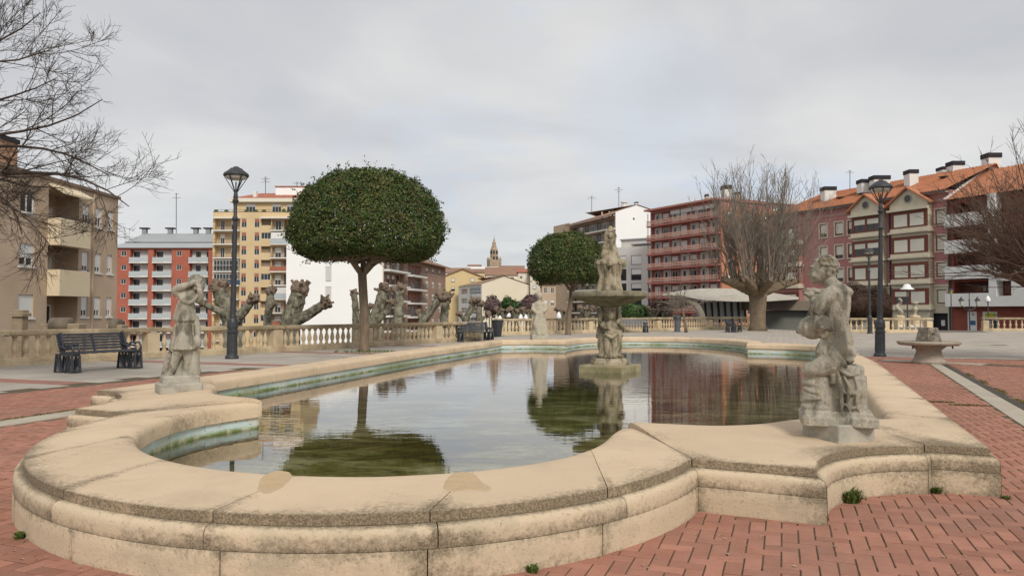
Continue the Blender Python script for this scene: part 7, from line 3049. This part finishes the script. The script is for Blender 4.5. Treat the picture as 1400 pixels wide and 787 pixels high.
bay(1172, 1213, True, glazed=(0, 1, (2, 9)))
bay(1226, 1276, True, glazed=((3, 0),))
bay(1064, 1098, False, glazed=(1, 3), shade=1)
mb = MB()
for px in (1218.5, 1299.3):
    mb.bar(F.P(F.u(px), -1.3, .12), F.P(F.u(px), ze, .12), .14)
mb.build('drainpipe', mat('pipe_grey', (0.09, 0.08, 0.085)), t)
zr = 18.6
mb = MB()
o = .7
E0, E1 = F.P(-.4, ze, o), F.P(F.len + .0, ze, o)
R0_, R1_ = F.P(3, zr, -6.5), F.P(F.len + 1.5, zr, -6.5)
mb.add([E0, E1, R1_, R0_], [(0, 1, 2, 3)])
mb.add([E0, R0_, F.P(-.4, ze, -13)], [(0, 1, 2)])
mb.add([F.P(-.4, ze, -13), R0_, R1_, F.P(F.len, ze, -13)], [(0, 1, 2, 3)])
mb.build('tiled_roof', ROOF_OR, t)
n = 60
mb = MB()
for i in range(n):
    f = (i + .5) / n
    mb.bar(E0.lerp(E1, f) + Vector((0, 0, .03)), R0_.lerp(R1_, f) + Vector((0, 0, .03)), .16, .07)
o_ = mb.build('tile_ridges', ROOF_OR, t)
o_['kind'] = 'stuff'
fbox(F, -.4, F.len, ze - .28, ze - .02, o - .12, o).build('gutter', mat('gutter_dark', (0.12, 0.09, 0.08)), t)
fbox(F, -.4, F.len, ze - .3, ze - .2, .01, o - .125).build('soffit', W_PALE, t)
for (a, b, v0, v1) in ((1124, 1141, 256, 274), (1174, 1189, 246, 264), (1191, 1214, 241, 260), (1239, 1252, 233, 252)):
    q = F.u((a + b) / 2)
    chimney(t, a, b, v0, v1, F.P(q, 0, -5.4).y + 1.2, M_WHITED)
for px, dd in ((1135, -2.4), (1163, -2.6), (1265, -4)):
    u_ = F.u(px)
    p_ = F.P(u_, ze + (o - dd) / (o + 6.5) * (zr - ze) + .1, dd)
    mb = MB()
    mb.box((p_.x, p_.y, p_.z), (.9, 1.1, .12), F.rz)
    mb.build('roof_light', M_FRAMED, t)
antenna(1162, 233, 256, 103, 'thin aerial on the orange tiled roof', 2)

# ---- 11 dark red brick building with white balconies on the right
F = Face((50.05, 84.9), (66.0, 51.95))
t = thing('apartment_building', 'dark red brick building with white balconies and a shop at the right edge', 'building', F.A)
zt = 14.0
bz = [(11.0, 12.5), (8.1, 9.5), (5.25, 6.45)]
u0, u1 = F.u(1305), F.u(1361)
hs = []
for z in (11.0, 8.05, 5.15, 2.1):
    hs.append((u0, u1, z + .02, z + 2.55, 1.4))
XW = [(F.u(1392) + 2.2 + k * 3.6, F.u(1392) + 4.0 + k * 3.6) for k in range(4)]
XW = [w for w in XW if w[1] < F.len - .5]
for z in (5.2, 8.1, 11.0, 2.1):
    hs.append((F.u(1372), F.u(1392), z + 1.0, z + 2.4, .2))
    if z > 6:
        hs += [(w[0], w[1], z + 1.0, z + 2.4, .2) for w in XW]
dr1 = (F.u(1321.5), F.u(1335), -1.3, 1.35, .2)
dr2 = (F.u(1342), F.u(1363), -1.3, 1.35, .2)
hs += [dr1, dr2]
wall(t, F, 0, F.len, -1.6, zt, hs, W_BRED)
body(t, F, 0, F.len, -1.6, zt, 13, W_BRED, False)
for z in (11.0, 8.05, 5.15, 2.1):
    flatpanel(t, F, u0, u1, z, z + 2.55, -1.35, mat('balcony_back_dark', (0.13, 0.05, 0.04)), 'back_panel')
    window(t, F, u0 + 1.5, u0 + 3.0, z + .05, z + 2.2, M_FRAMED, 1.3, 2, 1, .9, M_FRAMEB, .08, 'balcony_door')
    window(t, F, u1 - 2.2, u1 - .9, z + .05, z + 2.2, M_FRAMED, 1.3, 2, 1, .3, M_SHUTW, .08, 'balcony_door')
    s = fbox(F, u0 - .3, u1 + .02, z - .2, z, .004, 1.2).build('balcony', M_WHITED, t)
    mb = MB()
    fbox(F, u0 - .3, u1 + .02, z + .003, z + 1.25, 1.07, 1.2, mb)
    fbox(F, u0 - .3, u0 - .18, z + .003, z + 1.25, .004, 1.067, mb)
    mb.build('parapet', M_WHITED, s)
for z in (2.1, 5.2, 8.1, 11.0):
    window(t, F, F.u(1372) + .01, F.u(1392) - .01, z + 1.01, z + 2.39, M_FRAMED, .1, 2, 1, .95, M_FRAMEB, .08)
    if z > 6:
        for w in XW:
            window(t, F, w[0] + .01, w[1] - .01, z + 1.01, z + 2.39, M_FRAMED, .1, 2, 1, .5, M_SHUTW, .08)
mb = MB()
fbox(F, F.u(1361) + .03, F.u(1372) - .02, 1.9, 14, .005, 1.19, mb)
fbox(F, F.u(1372) - .018, F.len, 1.9, 3.0, .005, 1.19, mb)
fbox(F, F.u(1392) + .02, F.len, 3.003, 5.9, .005, 1.19, mb)
fbox(F, F.u(1372) - .018, F.u(1392) + .018, 4.6, 5.9, .005, 1.19, mb)
mb.build('white_cladding', M_WHITED, t)
d1 = window(t, F, dr1[0] + .01, dr1[1] - .01, dr1[2], dr1[3] - .01, M_FRAMEW, .1, 1, 1, .96, M_WHITED, .1, 'shop_door')
mb = MB()
fbox(F, dr1[0] + .3, dr1[1] - .2, -.15, .35, -.07, -.05, mb)
mb.build('blue_sign', mat('sign_blue', (0.06, 0.14, 0.27)), t)
mb = MB()
fbox(F, dr1[1] - .55, dr1[1] - .35, .95, 1.1, -.07, -.05, mb)
mb.build('red_sticker', mat('sticker_red', (0.4, 0.06, 0.05)), t)
window(t, F, dr2[0] + .01, dr2[1] - .01, dr2[2], dr2[3] - .01, M_FRAMEW, .1, 2, 1, .35, M_WHITED, .1, 'shop_window')
mb = MB()
fbox(F, dr2[0] + .35, dr2[1] - .3, .72, 1.2, -.05, .02, mb)
sg = mb.build('yellow_sign', mat('sign_yellow', (0.62, 0.55, 0.06)), t)
mb = MB()
fbox(F, dr2[0] + .35, dr2[1] - .3, .38, .715, -.05, .02, mb)
mb.build('sign_band', mat('sign_navy', (0.05, 0.09, 0.17)), sg)
mb = MB()
for k in range(9):     # marks of lettering too small to read
    uu = dr2[0] + .5 + k * .15
    fbox(F, uu, uu + .07, .90, 1.05, .022, .03, mb)
mb.build('sign_lettering', mat('sign_green', (0.1, 0.2, 0.08)), sg)
E0, E1 = F.P(-.05, zt, .9), F.P(F.len, zt, .9)
R0_, R1_ = F.P(-.05, zt + 4.0, -6.5), F.P(F.len, zt + 4.0, -6.5)
mb = MB()
mb.add([E0, E1, R1_, R0_], [(0, 1, 2, 3)])
mb.add([E0, R0_, F.P(-.05, zt, -13)], [(0, 1, 2)])
mb.add([E1, R1_, F.P(F.len, zt, -13.5)], [(2, 1, 0)])
mb.add([F.P(-.05, zt, -13.5), R0_, R1_, F.P(F.len, zt, -13.5)], [(0, 1, 2, 3)])
mb.build('tiled_roof', ROOF_OR, t)
mb = MB()
for i in range(46):
    f = (i + .5) / 46
    mb.bar(E0.lerp(E1, f) + Vector((0, 0, .03)), R0_.lerp(R1_, f) + Vector((0, 0, .03)), .16, .07)
o_ = mb.build('tile_ridges', ROOF_OR, t)
o_['kind'] = 'stuff'
mb = MB()
mb.bar(E0 + Vector((0, 0, .1)), R0_ + Vector((0, 0, .1)), .3, .14)
mb.build('verge', M_WHITED, t)
for (a, b, v0, v1, Y) in ((1284, 1296.5, 229, 244, 94), (1297.5, 1314.5, 221.5, 242, 91.5), (1346, 1364.5, 210.5, 233, 88)):
    chimney(t, a, b, v0, v1, Y, M_WHITED)

# ---- 12 curved concrete canopy behind the pollarded tree
Yp = 64.0
Q = lambda u, v, dy=0.0: at(u, v, Yp + dy)
cb = Vector((Q(1010, 440).x, Yp, -1.3))
t = thing('pavilion', 'low pavilion with a curved grey concrete canopy behind the pollarded tree', 'pavilion', cb)
M_CAN = mat('canopy_concrete', (0.40, 0.37, 0.31), (0.50, 0.46, 0.39), 2.5, .9, .2, 20, (0.27, 0.24, 0.19), .6, .6, .5, .7)
mb = MB()
top = [(906, 402), (930, 397), (960, 394), (1000, 394), (1045, 398), (1092, 406)]
bot = [(906, 403.5), (930, 404), (960, 410), (1000, 412), (1045, 412), (1092, 409)]
N_ = 24
tp = resample(top, N_)
bp_ = resample(bot, N_)
vs = []
for (a, b) in zip(tp, bp_):
    vs += [Q(a[0], a[1], 3.5), Q(b[0], b[1], -1.5), Q(b[0], b[1] + .5, 9), Q(a[0], a[1], 7)]
fs = []
for i in range(N_ - 1):
    for k in range(4):
        j = (k + 1) % 4
        fs.append((i * 4 + k, i * 4 + j, (i + 1) * 4 + j, (i + 1) * 4 + k))
fs += [(3, 2, 1, 0), tuple((N_ - 1) * 4 + k for k in range(4))]
mb.add(vs, fs)
mb.build('canopy_roof', M_CAN, t, True, 40)
mb = MB()
rib = smooth([(924, 404, 0), (940, 409, 0), (951, 417, 0), (958, 428, 0), (962, 444, 0)], 5)
for a, b in zip(rib[:-1], rib[1:]):
    mb.bar(Q(a[0], a[1], -.8), Q(b[0], b[1], -.8), .42, .8, (0, 1, 0))
mb.build('arched_rib', mat('rib_pale', (0.52, 0.46, 0.36), (0.57, 0.51, 0.41), 1, .9), t)
mb = MB()
for k in range(7):
    u0, u1 = 956 + k * 9, 963.5 + k * 9
    mb.add([Q(u0, 412, 2.0), Q(u1, 412, 2.0), Q(u1 + 2, 440, 2.0), Q(u0 + 2, 440, 2.0)], [(3, 2, 1, 0)])
mb.build('glass_wall', mat('pavilion_glass', (0.62, 0.66, 0.68), (0.75, 0.78, 0.78), .5, .2), t)
mb = MB()
for k in range(8):
    u0 = 954 + k * 9
    mb.bar(Q(u0 + .8, 412, 1.8), Q(u0 + 3, 441, 1.8), .14)
mb.build('glazing_bar', M_FRAMED, t)
mb = MB()
for u0, u1, v0, v1, dy in ((1020, 1165, 411, 424, .8),):
    a, b = Q(u0, v0, dy), Q(u1, v1, dy)
    mb.box(((a.x + b.x) / 2, Yp + dy + 2, (a.z + b.z) / 2), (b.x - a.x, 3.8, a.z - b.z))
mb.build('fascia', mat('fascia_brown', (0.17, 0.14, 0.11), (0.23, 0.19, 0.15), 1, .9), t)
mb = MB()
a, b = Q(1050, 424, 1), Q(1165, 470, 1)
mb.box(((a.x + b.x) / 2, Yp + 3.2, (a.z + b.z) / 2 - .01), (b.x - a.x, 3, a.z - b.z))
mb.build('back_wall', mat('dark_green_grey', (0.13, 0.135, 0.115), (0.19, 0.19, 0.165), .7, .8), t)
# ------------------------------------------------------------------ small things in the distance
def post_lamp(u, v_top, Y, base_z, style, label, group, v_base=None):
    c = at(u, v_top, Y)
    base = Vector((c.x, Y, base_z))
    t = thing('street_lamp', label, 'street lamp', base, 0, group)
    h = c.z - base_z
    r = .05
    mb = MB()
    mb.M = Matrix.Translation(base)
    mb.lathe([(.13, 0), (.13, .12), (.09, .16), (.08, .8), (.06, .85), (r, .9), (r * .8, h - .55), (r * 1.5, h - .53), (r * 1.5, h - .5)], 10)
    mb.build('pole', M_IRON, t, True, 35)
    if style == 'globe':
        mb = MB()
        mb.M = Matrix.Translation(base)
        mb.lathe([(.08, h - .5), (.52, h - .44), (.5, h - .38), (.30, h - .26), (.26, h - .1), (.16, h - .02), (.03, h)], 16)
        mb.build('globe', M_GLOBE, t, True)
    elif style == 'cone':
        mb = MB()
        mb.M = Matrix.Translation(base)
        mb.lathe([(.2, h - .5), (.22, h - .46), (.17, h - .22), (.08, h - .06), (.02, h)], 12)
        mb.build('white_head', M_GLOBE, t, True)
    elif style == 'double':
        mb = MB()
        for s_ in (-1, 1):
            mb.tube([base + Vector((0, 0, h - 1.35)), base + Vector((s_ * .35, 0, h - 1.25)), base + Vector((s_ * .65, 0, h - .95))], .035, 6)
        mb.tube([base + Vector((0, 0, h - .6)), base + Vector((0, 0, h))], .025, 6)
        mb.build('arms', M_IRON, t)
        for s_ in (-1, 1):
            mb = MB()
            mb.M = Matrix.Translation(base + Vector((s_ * .65, 0, h - .95)))
            mb.lathe([(.09, 0), (.2, .36), (.05, .37)], 6)
            ln = mb.build('lantern', M_LAMPGLASS, t)
            mb = MB()
            mb.M = Matrix.Translation(base + Vector((s_ * .65, 0, h - .95)))
            mb.lathe([(.26, .372), (.24, .44), (.12, .52), (.05, .66), (.01, .7)], 6)
            mb.build('lantern_cap', M_IRON, ln)
    elif style == 'lantern':
        mb = MB()
        mb.M = Matrix.Translation(base)
        mb.lathe([(.07, h - .6), (.2, h - .22), (.05, h - .21)], 6)
        ln = mb.build('lantern', mat('lantern_amber', (0.42, 0.38, 0.16)), t)
        mb = MB()
        mb.M = Matrix.Translation(base)
        mb.lathe([(.25, h - .208), (.22, h - .14), (.08, h - .04), (.02, h)], 6)
        mb.build('lantern_cap', M_IRON, ln)
    return t


post_lamp(1240, 388, 58, -1.3, 'globe', 'thin street lamp with a wide white globe in front of the second gabled bay', 'lamps in front of the pink terrace')
post_lamp(1300, 394, 70, -1.3, 'lantern', 'street lamp with an amber lantern at the corner of pink and red brick', 'lamps in front of the pink terrace')
post_lamp(1325, 401, 60, -1.3, 'double', 'double armed black street lamp in front of the white shop door', 'lamps in front of the pink terrace')
post_lamp(1350.5, 404, 62, -1.3, 'cone', 'dark post lamp in front of the yellow shop sign', 'lamps in front of the pink terrace')
wl_ = [(636, 431.5, 58, 'white lamp head behind the bench, lowest on the left'), (641.5, 426.5, 64, 'white lamp head just above the bench back'), (669, 426.5, 66, 'white lamp head below the left purple shrub'),
       (683.5, 431, 56, 'white cone lamp head above the tapered litter bin'), (695.5, 426, 68, 'white lamp head below the small round green shrub'), (712, 429, 60, 'white lamp head right of the litter bin'),
       (719, 429.5, 62, 'white lamp head close left of the far statue, lower one'), (729, 427.5, 64, 'white lamp head close left of the far statue, higher one'), (764, 426, 56, 'broad white lamp head right of the far statue')]
for u, v, Y, lab in wl_:
    post_lamp(u, v, Y, -4.0, 'cone', lab, 'white headed lamps below the far balustrade')

for i, (u, lab) in enumerate(((1231, 'white stone ball seen through the right balustrade, leftmost of four'), (1245.5, 'white stone ball right of the globe lamp post'), (1253.5, 'white stone ball touching its neighbour by the last balusters'), (1267, 'white stone ball beside the end pier of the right balustrade'))):
    c = at(u, 450.5, 49.6)
    mb = MB()
    mb.lathe([(.16, -.02), (.16, .06), (.1, .08)], 10, (c.x, 49.6, 0))
    mb.ell((c.x, 49.6, .27), (.23, .23, .21), None, 14, 9)
    o = mb.build('stone_ball', M_WHITED, None, True)
    tag(o, lab, 'bollard', 'white stone balls behind the right balustrade')
# two carved finials on the balustrade line
for u, v0, lab, twist in ((1229.5, 408, 'slim twisted stone finial left of the globe lamp', 1), (1251, 412, 'stone urn finial right of the globe lamp', 0)):
    Y = 52.5
    a, b = at(u, 440, Y), at(u, v0, Y)
    base = Vector((a.x, Y, -1.3))
    t = thing('stone_finial', lab, 'sculpture', base)
    mb = MB()
    mb.lathe([(.3, -1.3), (.3, .9), (.36, .95), (.36, 1.05), (.2, 1.1)], 8, (a.x, Y, 0))
    mb.build('pedestal', M_BALFAR, t)
    mb = MB()
    if twist:
        pts = [(a.x + .14 * math.sin(k * 1.1), Y + .14 * math.cos(k * 1.1), 1.05 + (b.z - 1.05) * k / 9) for k in range(10)]
        mb.tube(pts, [.16 - .008 * k for k in range(10)], 8)
    else:
        h = b.z - 1.05
        mb.lathe([(.16, 1.05), (.08, 1.05 + h * .2), (.2, 1.05 + h * .45), (.14, 1.05 + h * .6), (.1, 1.05 + h * .7), (.24, 1.05 + h * .9), (.2, 1.05 + h)], 10, (a.x, Y, 0))
    mb.build('carving', M_STATUE3, t, True, 40)

# gate piers and a low wall outside the left balustrade
Yg = 25.5
for u0, u1, v0, lab in ((18, 37, 426, 'square brown gate pier with a moulded cap behind the left balustrade'),):
    a, b = at(u0, v0, Yg), at(u1, 450, Yg)
    c = Vector(((a.x + b.x) / 2, Yg, -3))
    t = thing('gate_pier', lab, 'pier', c)
    w = b.x - a.x
    M_PIER = mat('pier_stone', (0.30, 0.23, 0.15), (0.37, 0.29, 0.2), 3, .9, .3, 30, (0.16, 0.13, 0.09), 3, .7, .48, .64)
    mb = MB()
    mb.bbox((c.x, Yg, (a.z - .12 - 3) / 2), (w * .72, w * .72, a.z - .12 + 3), .02)
    mb.build('shaft', M_PIER, t)
    mb = MB()
    mb.bbox((c.x, Yg, a.z - .1), (w, w, .13), .02)
    mb.bbox((c.x, Yg, a.z + .012), (w * .8, w * .8, .09), .02)
    mb.build('cap', M_PIER, t)
for (u0, u1, v0, lab, nm) in ((60, 113, 432.5, 'long low brown stone wall block behind the left bench', 0), (149, 171, 434, 'short dark stone block behind the balustrade left of the red block', 1)):
    a, b = at(u0, v0, Yg + 1), at(u1, 450, Yg + 1)
    c = Vector(((a.x + b.x) / 2, Yg + 1, -3))
    t = thing('stone_block', lab, 'wall', c)
    w = b.x - a.x
    mb = MB()
    mb.bbox((c.x, Yg + 1, (a.z - .25 - 3) / 2), (w, .5, a.z - .25 + 3), .03)
    mb.build('body', M_PIER, t)
    mb = MB()
    mb.tube([(c.x - w * .3, Yg + .98, a.z - .3), (c.x - w * .28, Yg + .98, a.z - .3), (c.x + w * .2, Yg + .98, a.z - .3), (c.x + w * .22, Yg + .98, a.z - .3)], [.2, .27, .27, .2], 14)
    mb.build('rounded_coping', mat('dark_pier_stone', (0.13, 0.105, 0.08), (0.2, 0.16, 0.12), 4), t, True)

# moss in the paving joints
def moss(c, rx, ry, n, label, rz=0.0):
    mb = MB()
    for k in range(n):
        a = random.uniform(0, 2 * PI)
        q = math.sqrt(random.random())
        d = Vector((math.cos(a) * q * rx, math.sin(a) * q * ry, 0))
        d.rotate(Matrix.Rotation(rz, 3, 'Z'))
        p = Vector(c) + d
        w = Vector((random.uniform(-.012, .012), random.uniform(-.012, .012), 0))
        tip = p + Vector((random.uniform(-.02, .02), random.uniform(-.02, .02), random.uniform(.008, .03)))
        mb.add([p - w, p + w, tip], [(0, 1, 2)])
    o = mb.build('moss_patch', M_DRYWEED)
    tag(o, label, 'moss', kind='stuff')


moss(gp(1284, 549.5), .22, .05, 260, 'brown moss patch in the brick beside the right rim', -.3)
moss(gp(1323, 554), .26, .05, 320, 'second brown moss patch in the brick near the concrete strip', -.3)
for i in range(5):
    f = i / 4.0
    c = gp(140, 555).lerp(gp(4, 575), f)
    moss(c, .34, .045, 160, 'moss line along the far edge of the left concrete strip', math.atan2(LT1.y - LT2.y, LT1.x - LT2.x))
for i in range(5):
    c = lnpt(RT2, RT1, 10 + i * 1.6)
    moss(c + nn * .2, .5, .05, 160, 'moss line beside the dark drain channel', math.atan2(RT1.y - RT2.y, RT1.x - RT2.x))

# dry leaves and grit blown over the bricks
rl = random.Random(31)
mb = MB()
for k in range(150):
    u, v = rl.uniform(860, 1400), rl.uniform(560, 786)
    if k % 3 == 0:
        u, v = rl.uniform(0, 160), rl.uniform(540, 786)
    p = gp(u, v, .003)
    if inside(OUT_XY, [p.x], [p.y])[0]:
        continue
    a = rl.uniform(0, PI)
    s_ = rl.uniform(.006, .02)
    d1 = Vector((math.cos(a), math.sin(a), 0)) * s_
    d2 = Vector((-math.sin(a), math.cos(a), 0)) * s_ * .5
    mb.add([p - d1, p + d2 + Vector((0, 0, .004)), p + d1, p - d2 + Vector((0, 0, .006))], [(0, 1, 2, 3)])
o = mb.build('leaf_litter', mat('dry_leaf', (0.30, 0.20, 0.11), (0.50, 0.42, 0.33), 40, .9))
tag(o, 'scattered dry leaves and grit on the red brick paving', 'litter', kind='stuff')
